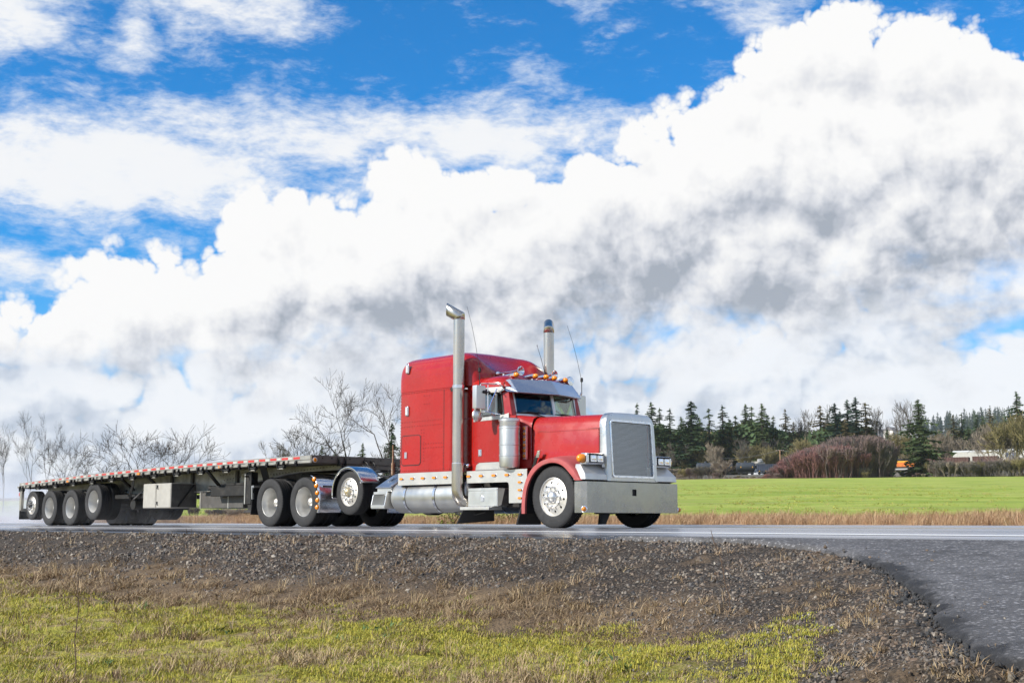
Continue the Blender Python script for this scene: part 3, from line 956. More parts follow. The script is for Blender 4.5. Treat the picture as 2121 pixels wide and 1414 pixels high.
asphalt('asphalt_wet', (.20, .20, .215), 1.0, .18, .34, .0, .03)
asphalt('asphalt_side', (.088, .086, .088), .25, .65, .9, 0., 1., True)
RN_PROF = [(-2.66, -.19), (-2.62, -.125), (-2.50, -.108), (-2.1, -.072), (-1.55, -.030), (-1.3, 0.), (0, 0.), (1.3, 0.), (2.2, .006), (3.4, .018), (5.2, .030), (6.3, .036), (6.6, .03), (6.75, -.02), (6.8, -.1)]
ss_ = np.concatenate([np.linspace(-900, -70, 12)[:-1], np.linspace(-70, 40, 221), np.linspace(40, 600, 10)[1:]])
b = MB()
b.grid([[(*xy(s, n + (.035 * (vnoise(s * 1.7, 3., 4) - .5) if n < -2.4 else 0)), z) for n, z in RN_PROF] for s in ss_])
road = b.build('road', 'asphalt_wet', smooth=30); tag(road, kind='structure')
mat('road_paint', (.72, .72, .70), .35, 0, 0, .12, 6, spec=.6, dirt=(.30, .30, .30), dscale=3, coords='Generated')
def rz_(n): return float(np.interp(n, [a for a, _ in RN_PROF], [c for _, c in RN_PROF]))
for nm, na, nb in (('edge_line', -1.92, -1.80), ('edge_line', 5.55, 5.67)):
    b = MB(); b.grid([[(*xy(s, n), rz_(n) + .004) for n in (na, nb)] for s in np.linspace(-200, 11 if na < 0 else 60, 60)]); b.build(nm, 'road_paint', road, smooth=0)
mat('road_paint_yellow', (.62, .40, .03), .4, 0, 0, .15, 6, spec=.6)
for na in (1.95, 2.2):
    b = MB(); b.grid([[(*xy(s, n), rz_(n) + .004) for n in (na, na + .1)] for s in np.linspace(-200, 60, 60)]); b.build('centre_line', 'road_paint_yellow', road, smooth=0)
# side road sheet with a ragged crumbling edge
b = MB()
rows, FE = [], []
for n in np.concatenate([np.linspace(-2.58, -16, 180), np.linspace(-16.3, -60, 20)]):
    e = float(edge_s(n))
    w = .10 * (fbm(n * 2.3, 1.0, 4, 3) - .45) * 2 + .05 * (vnoise(n * 9., 5., 8) - .5)
    z = float(apron_z(np.array([n]))[0])
    row = []
    dists = [-.02, 0, .05, .14, .3, .6, 1.0, 1.6, 2.6, 4, 6, 9]
    for k, ds in enumerate([-.02, .0, .05, .14, .3, .6, 1.0, 1.6, 2.6, 4, 6, 9]):
        zz = z + .012 + (-.10 if k == 0 else -.045 if k == 1 else -.022 if k == 2 else -.008 if k == 3 else 0) + .012 * (fbm(n * 3, ds * 3., 3, 14) - .45)
        row.append((*xy(e + ds + w * max(0, 1 - ds / .6), n), zz)); FE.append(ds + max(0., (float(n) + 4.2) * .28))
    rows.append(row)
b.grid(rows)
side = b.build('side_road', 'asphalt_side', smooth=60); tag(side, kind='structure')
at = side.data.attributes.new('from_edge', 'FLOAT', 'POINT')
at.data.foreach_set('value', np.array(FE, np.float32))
# ------------------------------------------------------------------ the red tractor unit (local x forward, y left, z up; origin under the front axle)
TRACTOR = thing('semi_truck_tractor', (1.5421, 21.8794, 0), -.80578, 'red long-nosed sleeper tractor with tall exhaust stacks pulling the flatbed', 'truck')
T = TRACTOR


def part(mb, name, mats, parent=None, **kw):
    return mb.build(name, mats, parent or T, **kw)


mat('rivet_red', (.22, .012, .012), .5)


def rivets(pts, axis, name='rivets', parent=None, m='rivet_red', r=.012, h=.008):
    b = MB()
    for p in pts: b.dome(p, axis, r, h, 6)
    return tag(part(b, name, m, parent, smooth=60), kind='stuff')


def line(a, b, n): return [tuple(a[k] + (b[k] - a[k]) * i / (n - 1) for k in range(3)) for i in range(n)]


# --- chassis frame
fr = MB()
for s in (-1, 1):
    y = .43 * s
    fr.box(-9.35, .60, y - .04, y + .04, .74, 1.0)
for x in (-9.1, -8.0, -6.5, -5.0, -3.4, -1.6, .2): fr.box(x - .06, x + .06, -.39, .39, .78, .96)
frame = part(fr, 'chassis_frame', 'frame_dark', bevel=.008)
for x, z in ((0, .50), (-5.78, .70), (-7.37, .52), (-8.69, .52)):
    ax = MB(); ax.tube([(x, -.95, z), (x, .95, z)], .075 if x < -7 else .06, 10)
    if x < -7:
        ax.lathe([(.06, -.25), (.2, -.14), (.23, 0), (.2, .14), (.06, .25)], (x, 0, z), (1, 0, 0), 14)
        for s in (-1, 1): ax.box(x - .55, x + .55, s * .43 - .05, s * .43 + .05, z + .10, z + .17)
        for s in (-1, 1): ax.lathe([(.11, 0), (.13, .08), (.11, .2), (.12, .25)], (x - .3, s * .43, z + .16), (0, 0, 1), 12)
    part(ax, 'axle', 'frame_dark')
fw = MB()
fw.prism([(-8.45, 1.02), (-7.35, 1.02), (-7.35, 1.10), (-8.55, 1.17), (-8.6, 1.10)], 1, -.46, .46)
part(fw, 'fifth_wheel', 'frame_dark', bevel=.02)
eng = MB()
eng.box(-.75, .45, -.33, .33, .72, 1.55); eng.box(-2.6, -.75, -.25, .25, .55, .95)
eng.box(.50, .56, -.55, .55, .85, 1.82)
part(eng, 'engine_block', 'black', bevel=.03)

# --- wheels
STEER = R(-1.0)
make_wheel(T, 'steer', 1.045, .28, (0, -1.03, .5225), False, STEER, hubmat='brushed')
make_wheel(T, 'steer', 1.045, .28, (0, 1.03, .5225), True, STEER, hubmat='brushed')
for x in (-7.37, -8.69):
    make_wheel(T, 'drive', 1.045, .27, (x, -1.07, .5225), False, dual=True, rimmat='rim_deep', hubmat='rim_alu')
    make_wheel(T, 'drive', 1.045, .27, (x, 1.07, .5225), True, dual=True, rimmat='rim_deep', hubmat='rim_alu')
make_wheel(T, 'steer', .92, .27, (-5.78, -1.05, .70), False, 0, hubmat='hub_oil')
make_wheel(T, 'steer', .92, .27, (-5.78, 1.05, .70), True, 0, hubmat='hub_oil')

# --- sleeper
def rr_plan(x0, x1, hw, r, n=4):
    """plan loop (x,y) of a box with rounded vertical corners"""
    return rrect(x0, x1, -hw, hw, r, n)


sl = MB()
loop = rr_plan(-4.27, -2.68, 1.12, .09)
sl.grid([[(x, y, z) for x, y in loop] for z in (1.04, 2.605)], closed=True)
sl.add([(x, y, 1.04) for x, y in loop], [tuple(range(len(loop)))])
sleeper = part(sl, 'sleeper_body', 'red_paint', smooth=35)
RV = []
for z in (2.58,): RV += line((-4.20, -1.122, z), (-2.75, -1.122, z), 30)
for z in (2.02, 1.93): RV += line((-4.17, -1.122, z), (-3.0, -1.122, z), 16)
for z in (1.58, 1.50): RV += line((-3.52, -1.122, z), (-2.98, -1.122, z), 8)
for x in (-4.21, -2.93): RV += line((x, -1.122, 1.10), (x, -1.122, 2.55), 26)
for x in (-3.58, -3.50): RV += line((x, -1.122, 1.25), (x, -1.122, 1.85), 11)
RV += line((-4.15, -1.122, 1.075), (-2.75, -1.122, 1.075), 22)
RV += [(-3.5, -1.122, 2.5), (-3.42, -1.122, 2.5), (-3.34, -1.122, 2.5), (-3.5, -1.122, 2.34), (-3.42, -1.122, 2.34), (-3.34, -1.122, 2.34)]
rivets(RV, (0, -1, 0), parent=sleeper)
# vertical panel seam beside the rounded front corner
sm_ = MB(); sm_.box(-2.915, -2.905, -1.1215, -1.119, 1.06, 2.58); part(sm_, 'panel_seam', 'black', sleeper, smooth=0)

# roof cap with two front bulges and a sloping middle
def zt(x, y):
    t = max(0., min(1., (x + 2.78) / .62))
    flat_z = 3.30 + .035 * (1 - (y / 1.12) ** 2)
    k = max(0., min(1., (abs(y) - .45) / .32)); k = k * k * (3 - 2 * k)
    front = (1 - k) * (flat_z - .09 * min(1, t * 4) - .42 * max(0, t - .15)) + k * (2.74 + (flat_z - 2.74) * math.sqrt(max(0, 1 - t * t)))
    return front


rows = []
xs = [-4.27, -4.262, -4.24, -4.20, -4.14, -4.0, -3.6, -3.2, -2.95, -2.8, -2.7, -2.6, -2.5, -2.42, -2.34, -2.27, -2.22, -2.18, -2.165]
for x in xs:
    b = max(0., (-4.14 - x) / .13)                                # rounded rear edge
    t = max(0., min(1., (x + 2.78) / .62))
    w = 1.122 - .20 * (1 - math.sqrt(max(0, 1 - t * t)))
    drop = .13 * (1 - math.sqrt(max(0, 1 - b * b)))
    w -= .05 * (1 - math.sqrt(max(0, 1 - b * b)))
    row = []
    for i in range(33):
        ph = math.pi * i / 32
        c, s_ = math.cos(ph), math.sin(ph)
        y = -w * math.copysign(abs(c) ** .36, c)
        z = 2.61 + (zt(x, y) - drop - 2.61) * abs(s_) ** .42
        row.append((x, y, z))
    rows.append(row)
rc = MB(); rc.grid(rows)
rc.add(rows[0], [tuple(range(33))]); rc.add(rows[-1], [tuple(range(33))])
part(rc, 'sleeper_roof', 'red_paint', smooth=50)
# rear wall marker lamps, luggage door, latch
for z0 in (2.97, 2.14):
    b = MB(); b.box(-4.05, -3.955, -1.150, -1.119, z0, z0 + .19)
    lp = part(b, 'side_lamp', 'polished', sleeper, bevel=.018, segs=3)
    b = MB(); b.box(-4.033, -3.972, -1.158, -1.149, z0 + .02, z0 + .17)
    tag(part(b, 'lamp_lens', 'lamp_glass', sleeper, bevel=.004))
b = MB(); b.prism(rrect(-4.165, -3.60, 1.19, 1.75, .06), 1, -1.128, -1.119)
ld = part(b, 'luggage_door', 'red_paint', sleeper, bevel=.004)
b = MB(); o_, i_ = rrect(-4.18, -3.585, 1.175, 1.765, .075), rrect(-4.165, -3.60, 1.19, 1.75, .06)
b.grid([[(x, -1.126, z) for x, z in o_], [(x, -1.126, z) for x, z in i_]], closed=True)
b.grid([[(x, -1.126, z) for x, z in o_], [(x, -1.118, z) for x, z in o_]], closed=True)
part(b, 'door_seal', 'black', sleeper, smooth=0)
b = MB(); b.box(-4.055, -3.985, -1.150, -1.128, 1.32, 1.44); b.box(-4.04, -4.0, -1.158, -1.150, 1.335, 1.425)
part(b, 'door_latch', 'chrome', sleeper, bevel=.008)

# --- skirts
sk = MB(); sk.prism([(-4.25, .80), (-2.66, .80), (-2.66, 1.035), (-4.25, 1.035)], 1, -1.14, -1.125)
sk.box(-4.25, -4.235, -1.125, -.6, .80, 1.035)
skirt = part(sk, 'sleeper_skirt', 'skirt_alu', bevel=.004)
sk2 = MB(); sk2.prism([(-2.235, .80), (-1.17, .80), (-1.13, .785), (-1.115, .74), (-1.115, .43), (-.80, .43), (-.72, .62), (-.66, .80), (-.66, 1.02), (-2.235, 1.02)], 1, -1.145, -1.13)
skirt2 = part(sk2, 'cab_skirt', 'skirt_alu', bevel=.004)


def marker(x, z, parent, y=-1.145, s=1.):
    """oval amber marker lamp in a bright bezel"""
    b = MB()
    lp_ = [(x + .068 * s * math.cos(t), z + .032 * s * math.sin(t)) for t in [2 * math.pi * i / 16 for i in range(16)]]
    b.prism(lp_, 1, y - .010, y + .002)
    bz = part(b, 'marker_bezel', 'chrome', parent, bevel=.004)
    b = MB()
    lp_ = [(x - .006 + .050 * s * math.copysign(abs(math.cos(t)) ** .6, math.cos(t)), z + .022 * s * math.copysign(abs(math.sin(t)) ** .6, math.sin(t))) for t in [2 * math.pi * i / 16 for i in range(16)]]
    b.prism(lp_, 1, y - .026, y - .009)
    part(b, 'marker_lamp', 'amber', parent, bevel=.006)


for x in (-4.13, -3.80, -3.48, -3.15, -2.82): marker(x, .925, skirt, -1.14)
for x in (-2.16, -1.83, -1.49, -1.15, -.82): marker(x, .925, skirt2)
for z in (.79, .655, .515): marker(-.82, z, skirt2, s=.9)
b = MB(); b.prism([(-2.12, 1.035), (-1.20, 1.035), (-1.20, 1.17), (-2.02, 1.17), (-2.10, 1.13)], 1, -1.035, -1.02)
kp = part(b, 'kick_panel', 'skirt_alu', bevel=.003)
rivets(line((-1.95, -1.036, 1.145), (-1.25, -1.036, 1.145), 12) + line((-1.95, -1.036, 1.06), (-1.25, -1.036, 1.06), 12), (0, -1, 0), parent=kp, m='skirt_alu', r=.010)

# --- cab
cb = MB()
CY = lambda x: 1.02 - .09 * max(0., (x + 1.75) / .55)               # half width: the cab narrows to the front
for s in (-1, 1):                                                  # side walls below the belt line
    for xa, xb in ((-2.46, -1.75), (-1.75, -1.16)):
        cb.hexa([(xa, s * CY(xa), 1.02), (xb, s * CY(xb), 1.02), (xb, s * (CY(xb) - .03), 1.02), (xa, s * (CY(xa) - .03), 1.02), (xa, s * CY(xa), 2.0), (xb, s * CY(xb), 2.0), (xb, s * (CY(xb) - .03), 2.0), (xa, s * (CY(xa) - .03), 2.0)])
cb.box(-2.46, -2.42, -1.0, 1.0, 1.02, 2.6)                         # rear wall
cb.box(-2.30, -1.0, -.93, .93, 1.0, 1.06)                          # floor
cb.box(-1.28, -1.20, -.92, .92, 1.06, 1.98)                        # bulkhead
for s in (-1, 1):
    cb.hexa([(-2.46, s * 1.02, 2.0), (-2.07, s * 1.02, 2.0), (-2.07, s * .97, 2.0), (-2.46, s * .97, 2.0), (-2.46, s * 1.02, 2.6), (-2.07, s * 1.02, 2.6), (-2.07, s * .97, 2.6), (-2.46, s * .97, 2.6)])   # rear quarter pillar
    cb.hexa([(-1.42, s * .965, 2.0), (-1.26, s * .925, 2.0), (-1.26, s * .80, 2.0), (-1.42, s * .86, 2.0), (-1.53, s * .965, 2.45), (-1.37, s * .91, 2.45), (-1.37, s * .80, 2.45), (-1.53, s * .86, 2.45)])   # front pillar
    cb.hexa([(-2.46, s * 1.02, 2.43), (-1.45, s * .955, 2.43), (-1.45, s * .90, 2.43), (-2.46, s * .97, 2.43), (-2.46, s * 1.02, 2.62), (-1.45, s * .955, 2.62), (-1.45, s * .90, 2.62), (-2.46, s * .97, 2.62)])   # roof rail
cb.hexa([(-1.50, -.88, 2.42), (-1.34, -.84, 2.42), (-1.34, .84, 2.42), (-1.50, .88, 2.42), (-1.55, -.88, 2.66), (-1.42, -.84, 2.60), (-1.42, .84, 2.60), (-1.55, .88, 2.66)])
cab = part(cb, 'cab_body', 'red_paint', bevel=.012)
rows = []
for x in [-2.47, -2.46, -2.43, -2.38, -2.28, -2.15, -1.85, -1.65, -1.52, -1.44, -1.38, -1.34]:
    b_ = max(0., (-2.17 - x) / .30); f_ = max(0., (x + 1.65) / .31)
    top = 2.80 - .13 * (1 - math.sqrt(max(0, 1 - b_ * b_))) - .26 * f_ ** 2.2
    w = CY(x) + .002 - .03 * (1 - math.sqrt(max(0, 1 - b_ * b_))) - .05 * f_
    row = []
    for i in range(25):
        ph = math.pi * i / 24
        c, s_ = math.cos(ph), math.sin(ph)
        row.append((x, -w * math.copysign(abs(c) ** .55, c), 2.54 + (top - 2.54) * abs(s_) ** .62))
    rows.append(row)
rf = MB(); rf.grid(rows); rf.add(rows[0], [tuple(range(25))]); rf.add(rows[-1], [tuple(range(25))])
part(rf, 'cab_roof', 'red_paint', smooth=55)
b = MB(); b.bar((-2.46, -1.03, 2.545), (-1.46, -.985, 2.545), .03, .02); part(b, 'drip_rail', 'red_paint', bevel=.004)
# cab-to-sleeper boot
b = MB(); b.grid([[(x, y, z) for y, z in rrect(-.98 + (.03 if k % 2 else 0), .98 - (.03 if k % 2 else 0), 1.1, 2.58 - (.03 if k % 2 else 0), .1)] for k, x in enumerate([-2.69 + .032 * i for i in range(8)])], closed=True)
part(b, 'cab_boot', 'black', smooth=0)
for z in (2.56, 1.15):
    b = MB(); b.tube([(-2.66, -1.10, z), (-2.52, -1.13, z), (-2.40, -1.13, z), (-2.34, -1.04, z)], .012, 6); part(b, 'grab_bracket', 'chrome')
b = MB(); b.lathe([(.035, 0), (.04, .01), (.04, .05), (.02, .07), (.001, .075)], (-2.27, -1.05, 1.13), (0, -1, 0), 12)
part(b, 'rear_cab_lamp', 'chrome')
# door
dp = MB()
dl = [(-2.17, 1.98), (-2.17, 1.30), (-2.155, 1.225), (-2.10, 1.185), (-2.03, 1.175), (-1.75, 1.175), (-1.30, 1.175), (-1.30, 1.98)]
def taper(mb):
    mb.v = [(x, y + (1.02 - CY(x)) * (1 if y < 0 else -1), z) for x, y, z in mb.v]
    return mb


dp = MB()
for q4 in ([(-2.17, 1.98), (-2.17, 1.30), (-2.155, 1.225), (-2.10, 1.185), (-2.03, 1.175), (-1.75, 1.175), (-1.75, 1.98)], [(-1.75, 1.98), (-1.75, 1.175), (-1.30, 1.175), (-1.30, 1.98)]):
    dp.prism(q4, 1, -1.036, -1.022)
door = part(taper(dp), 'door', 'red_paint', bevel=.0)
b = MB()
for a0, a1 in zip(dl, dl[1:]): b.bar((a0[0] - .006, -1.024, a0[1]), (a1[0] - .006, -1.024, a1[1]), .012, .014)
part(taper(b), 'door_gap', 'black', door, smooth=0)
b = MB(); b.box(-2.03, -1.945, -1.050, -1.036, 1.29, 1.415); b.box(-2.01, -1.965, -1.062, -1.050, 1.305, 1.40)
part(b, 'door_handle', 'chrome', door, bevel=.010)
b = MB(); b.prism([(-2.17, 1.925), (-1.75, 1.933), (-1.75, 2.003), (-2.17, 1.992)], 1, -1.044, -1.034); b.prism([(-1.75, 1.933), (-1.30, 1.945), (-1.305, 2.045), (-1.42, 2.02), (-1.75, 2.003)], 1, -1.044, -1.034)
belt = part(taper(b), 'belt_trim', 'skirt_alu', door, bevel=.003)
rivets(line((-2.1, -1.045, 1.945), (-1.78, -1.045, 1.95), 6) + line((-1.7, -1.037, 1.955), (-1.36, -.982, 1.965), 7), (0, -1, 0), parent=door, m='brushed', r=.009)
# side window with its frame and vent divider
wl = [(-2.06, 2.02), (-1.75, 2.025), (-1.43, 2.03), (-1.50, 2.425), (-1.75, 2.43), (-2.06, 2.43)]
b = MB(); b.prism(wl, 1, -.994, -.988); part(taper(b), 'side_window', 'side_glass', door, smooth=0)
b = MB(); b.prism([(x, z) for x, z in wl], 1, .988, .994); part(taper(b), 'side_window', 'side_glass', smooth=0)
b = MB()
for a0, a1 in zip(wl, wl[1:] + wl[:1]): b.bar((a0[0], -1.003, a0[1]), (a1[0], -1.003, a1[1]), .022, .030)
part(taper(b), 'window_frame', 'black', door)
b = MB(); b.box(-1.632, -1.608, -1.014, -.985, 2.02, 2.43); part(taper(b), 'window_divider', 'brushed', door, bevel=.003)
b = MB(); b.prism([(-2.16, 2.435), (-1.75, 2.433), (-1.75, 2.533), (-2.16, 2.535)], 1, -1.050, -1.022); b.prism([(-1.75, 2.433), (-1.50, 2.43), (-1.40, 2.47), (-1.46, 2.53), (-1.75, 2.533)], 1, -1.050, -1.022); part(taper(b), 'window_visor', 'skirt_alu', bevel=.005)
# interior
b = MB(); b.box(-1.65, -1.22, -.85, .85, 1.65, 1.99); part(b, 'dashboard', 'cab_dark', bevel=.05)
for y in (-.52, .52):
    b = MB(); b.box(-2.2, -1.75, y - .26, y + .26, 1.35, 1.55); b.box(-2.24, -2.10, y - .25, y + .25, 1.5, 2.12); b.box(-2.22, -2.12, y - .13, y + .13, 2.14, 2.30)
    part(b, 'seat', 'seat_grey', bevel=.05, segs=3)
b = MB(); b.tube([(-1.62 + .05 * math.sin(t), .52 + .22 * math.cos(t), 1.98 + .2 * math.sin(t)) for t in [2 * math.pi * i / 20 for i in range(20)]], .016, 6, closed=True)
part(b, 'steering_wheel', 'black')

# --- windscreen
def pane(s):
    return [(-1.285, s * .785, 2.045), (-1.095, s * .035, 2.045), (-1.178, s * .035, 2.43), (-1.37, s * .775, 2.43)]


for s in (-1, 1):
    q = pane(s)
    b = MB(); b.hexa(q + [(x - .006, y, z - .001) for x, y, z in q]); part(b, 'windscreen', 'cab_glass', smooth=0)
    b = MB()
    big_ = [(-1.285, s * .835, 1.985), (-1.072, s * .0 , 1.985), (-1.172, s * .0, 2.46), (-1.375, s * .82, 2.46)]
    big2, q2 = [(x + .006, y, z) for x, y, z in big_], [(x + .010, y, z) for x, y, z in q]
    b.grid([big2, q2], closed=True); b.grid([q2, [(x - .02, y, z) for x, y, z in q]], closed=True); b.grid([[(x - .03, y, z) for x, y, z in big_], big2], closed=True)
    part(b, 'windscreen_frame', 'skirt_alu', smooth=0)
    # wiper
    b = MB()
    y0 = s * .55 if s < 0 else .28
    XW = lambda y: -1.068 - .25 * abs(y)
    b.tube([(XW(y0 + .33) + .05, y0 + .33, 1.985), (XW(y0 + .18) + .025, y0 + .18, 2.03), (XW(y0 + .02), y0 + .02, 2.065)], [.013, .010, .008], 6)
    b.tube([(XW(y0 - .28), y0 - .28, 2.06), (XW(y0), y0 + .02, 2.072), (XW(y0 + .25), y0 + .25, 2.078)], .009, 6)
    b.tube([(XW(y0 - .05), y0 - .05, 2.072), (XW(y0 + .09), y0 + .09, 2.074)], .018, 6)
    part(b, 'wiper', 'black')
# cowl
cw = MB()
sec = lambda x, w, zt_, r: [(x, -w, 1.05), (x, -w, zt_ - r), (x, -w + r * .3, zt_ - r * .3), (x, -w + r, zt_), (x, 0, zt_ + .015), (x, w - r, zt_), (x, w - r * .3, zt_ - r * .3), (x, w, zt_ - r), (x, w, 1.05)]
cw.grid([sec(-1.30, .935, 2.0, .05), sec(-1.16, .915, 1.998, .07), sec(-1.02, .865, 1.985, .11), sec(-.93, .828, 1.975, .14), sec(-.872, .812, 1.972, .16)])
part(cw, 'cowl', 'red_paint', smooth=50)

# --- hood
def hood_sec(x, w, top, n=7):
    half = [(w + .008, 1.02), (w, 1.685), (w - .012, 1.71)] + [(w - .012 - .20 * (1 - math.cos(R(a))), 1.71 + (top - .022 - 1.71) * math.sin(R(a))) for a in (18, 36, 54, 72, 86)] + [(w * .35, top - .006)]
    pts = [(x, -y, z) for y, z in half] + [(x, 0, top)] + [(x, y, z) for y, z in reversed(half)]
    return pts


hd = MB()
HX = lambda x: .800 - (.800 - .655) * (x + .865) / 1.47
hd.grid([hood_sec(x, HX(x) + .012 * math.sin(math.pi * (x + .865) / 1.47), 1.985 - .03 * (x + .865) / 1.47) for x in [-.865, -.85, -.6, -.3, 0, .3, .5, .605]])
hood = part(hd, 'hood', 'red_paint', smooth=32)
RV = []
for i in range(26):
    x = -.72 + 1.31 * i / 25
    RV.append((x, -(HX(x) + .012 * math.sin(math.pi * (x + .865) / 1.47)) - .001, 1.672))
for i in range(16): RV.append((.585, -HX(.585) - .003, 1.10 + .56 * i / 15))
rivets(RV, (0, -1, 0), parent=hood, r=.010)
b = MB(); b.bar((-.72, -(HX(-.72)) - .003, 1.688), (.60, -HX(.6) - .002, 1.688), .004, .006); part(b, 'hood_seam', 'black', hood, smooth=0)
# hood hold-down strap
b = MB(); b.hexa([(-.84, -.86, 1.02), (-.76, -.86, 1.02), (-.76, -.835, 1.02), (-.84, -.835, 1.02), (-.72, -.885, 1.27), (-.64, -.885, 1.27), (-.64, -.865, 1.27), (-.72, -.865, 1.27)])
part(b, 'hood_latch', 'black', hood, bevel=.01)
b = MB(); b.hexa([(-.70, -.89, 1.22), (-.62, -.89, 1.22), (-.62, -.87, 1.22), (-.70, -.87, 1.22), (-.645, -.905, 1.345), (-.575, -.905, 1.345), (-.575, -.885, 1.345), (-.645, -.885, 1.345)])
part(b, 'latch_plate', 'brushed', hood, bevel=.004)
# vertical lamp bar behind the air cleaner
b = MB(); b.box(-.985, -.905, -.925, -.88, 1.20, 1.79); lb = part(b, 'lamp_bar', 'brushed', bevel=.004)
for k in range(6):
    b = MB(); b.dome((-.945, -.925, 1.75 - .098 * k), (0, -1, 0), .033, .03, 12); part(b, 'bar_lamp', 'amber', lb)

# --- grille shell
GX = lambda z: .790 - .055 * (z - .8)
gs = MB()
def shell_loop(x, d=0., front=True):
    out = [(-.655 + d, .79)] + [(-.655 + d + .012 * (z - .8), z) for z in (1.0, 1.3, 1.55, 1.72)]
    out += [(-.44 - .20 * math.cos(R(a)) + d, 1.75 + (.205 - d) * math.sin(R(a))) for a in (10, 25, 40, 55, 70, 83)]
    out += [(-.25, 1.962 - d), (0, 1.968 - d)]
    return out + [(-y, z) for y, z in reversed(out[:-1])]


la = shell_loop(.6)
gs.grid([[(.600, y, z) for y, z in la], [(.64, y, z) for y, z in la], [(GX(z) - .015, y, z) for y, z in la], [(GX(z), y * .985, z - .006 * (z > 1.9)) for y, z in la]])
inner = []
for y, z in la:                                                    # inner opening
    iy = max(-.535, min(.535, y * .86)); iz = max(.875, min(1.815, z - .0 if z < 1.7 else z - .10))
    inner.append((iy, iz))
# proper rounded opening, sampled at the same parameter
op = []
n_ = len(la)
for y, z in la:
    iy = max(-.525, min(.525, y * .84))
    iz = .87 if z < .80 else min(1.81, z - .06 if z > 1.6 else z)
    op.append((iy, iz))
gs.grid([[(GX(z), y * .985, z - .006 * (z > 1.9)) for y, z in la], [(GX(z) + .008, y * .93, (z - .03) if z > 1.5 else z) for y, z in la], [(GX(z) + .004, y, z) for y, z in op]])
gs.add([(GX(.79), -.645, .79), (GX(.79), .645, .79), (GX(.87) + .004, .525, .87), (GX(.87) + .004, -.525, .87)], [(0, 1, 2, 3)])
shell = part(gs, 'grille_shell', 'grille_silver', smooth=38)
o_, i_ = rrect(-.548, .548, .85, 1.835, .05), rrect(-.515, .515, .885, 1.80, .035)
b = MB()
b.grid([[(GX(z) + .006, y, z) for y, z in o_], [(GX(z) + .022, y * .99, z) for y, z in o_], [(GX(z) + .022, y * 1.01, z) for y, z in i_], [(GX(z) - .03, y, z) for y, z in i_]], closed=True)
gf = part(b, 'grille_frame', 'polished', smooth=35)
rivets([(GX(z) + .022, s * .532, z) for s in (-1, 1) for z in [.95 + .155 * i for i in range(6)]] + [(GX(z) + .022, y, z) for z in (.866, 1.817) for y in [-.40 + .2 * i for i in range(5)]], (1, 0, 0), parent=gf, m='brushed', r=.011)
rivets([(.63, -.658, z) for z in [1.15 + .05 * i for i in range(14)]], (0, -1, 0), parent=shell, m='brushed', r=.008)
# perforated grille plate: real hexagonal holes
b = MB()
p_ = .0235
ny, nz = int(1.03 / p_) + 1, int(.915 / (p_ * .866)) + 1
for j in range(nz):
    z = .888 + j * p_ * .866
    for i in range(ny):
        y = -.512 + (i + .5 * (j % 2)) * p_
        if abs(y) > .513: continue
        vs = []
        for rr in (p_ * .5774, p_ * .475):
            for k in range(6):
                t = R(30 + 60 * k)
                zz = z + rr * math.sin(t); vs.append((GX(zz) - .008, y + rr * math.cos(t), zz))
        b.add(vs, [(k, (k + 1) % 6, 6 + (k + 1) % 6, 6 + k) for k in range(6)])
tag(part(b, 'grille_mesh', 'grille_plate', smooth=0), kind='stuff')
b = MB(); b.box(.585, .605, -.60, .60, .82, 1.86); part(b, 'radiator', 'black', smooth=0)

# --- bumper
bp = [(.56, -1.235), (.70, -1.235), (.80, -1.185), (.80, 1.185), (.70, 1.235), (.56, 1.235), (.56, 1.22), (.695, 1.22), (.785, 1.175), (.785, -1.175), (.695, -1.22), (.56, -1.22)]
b = MB()
hy0, hy1, hz0, hz1 = -.045, .065, .545, .655
outer_f = lambda z: [(x, y, z) for x, y in bp[:6]]
b.grid([outer_f(.255), outer_f(.268), outer_f(hz0)]); b.grid([outer_f(hz1), outer_f(.757), outer_f(.770)])
for y0, y1 in ((-1.185, hy0), (hy1, 1.185)):
    b.add([(.80, y0, hz0), (.80, y1, hz0), (.80, y1, hz1), (.80, y0, hz1)], [(0, 1, 2, 3)])
for s in (-1, 1):
    b.add([(.56, s * 1.235, hz0), (.70, s * 1.235, hz0), (.80, s * 1.185, hz0), (.80, s * 1.185, hz1), (.70, s * 1.235, hz1), (.56, s * 1.235, hz1)], [(0, 1, 4, 5), (1, 2, 3, 4)])
for z, s in ((.255, -1), (.770, 1)):
    b.add([(x, y, z) for x, y in bp], [(0, 1, 10, 11), (1, 2, 9, 10), (2, 3, 8, 9), (3, 4, 7, 8), (4, 5, 6, 7)])
bumper = part(b, 'bumper', 'bumper_steel', smooth=25)
b = MB(); b.box(.70, .778, hy0 - .02, hy1 + .02, hz0 - .02, hz1 + .02); part(b, 'tow_pin_opening', 'black', bumper, smooth=0)
for s in (-1, 1):
    b = MB(); b.box(.50, .70, s * .43 - .05, s * .43 + .05, .45, .75); part(b, 'bumper_bracket', 'frame_dark', bumper)
for s in (-1, 1):
    b = MB(); b.lathe([(.055, 0), (.055, .018), (.045, .024)], (.755, s * 1.205, .315), (.5, s * .86, 0), 20, cap1=True); part(b, 'fog_lamp_bezel', 'chrome', bumper)
    b = MB(); b.lathe([(.042, .018), (.04, .05), (.025, .075), (.001, .085)], (.755, s * 1.205, .315), (.5, s * .86, 0), 20); part(b, 'fog_lamp', 'amber', bumper)
# dark valance between bumper and shell
b = MB(); b.box(.50, .70, -1.12, 1.12, .765, .80); part(b, 'valance', 'black')

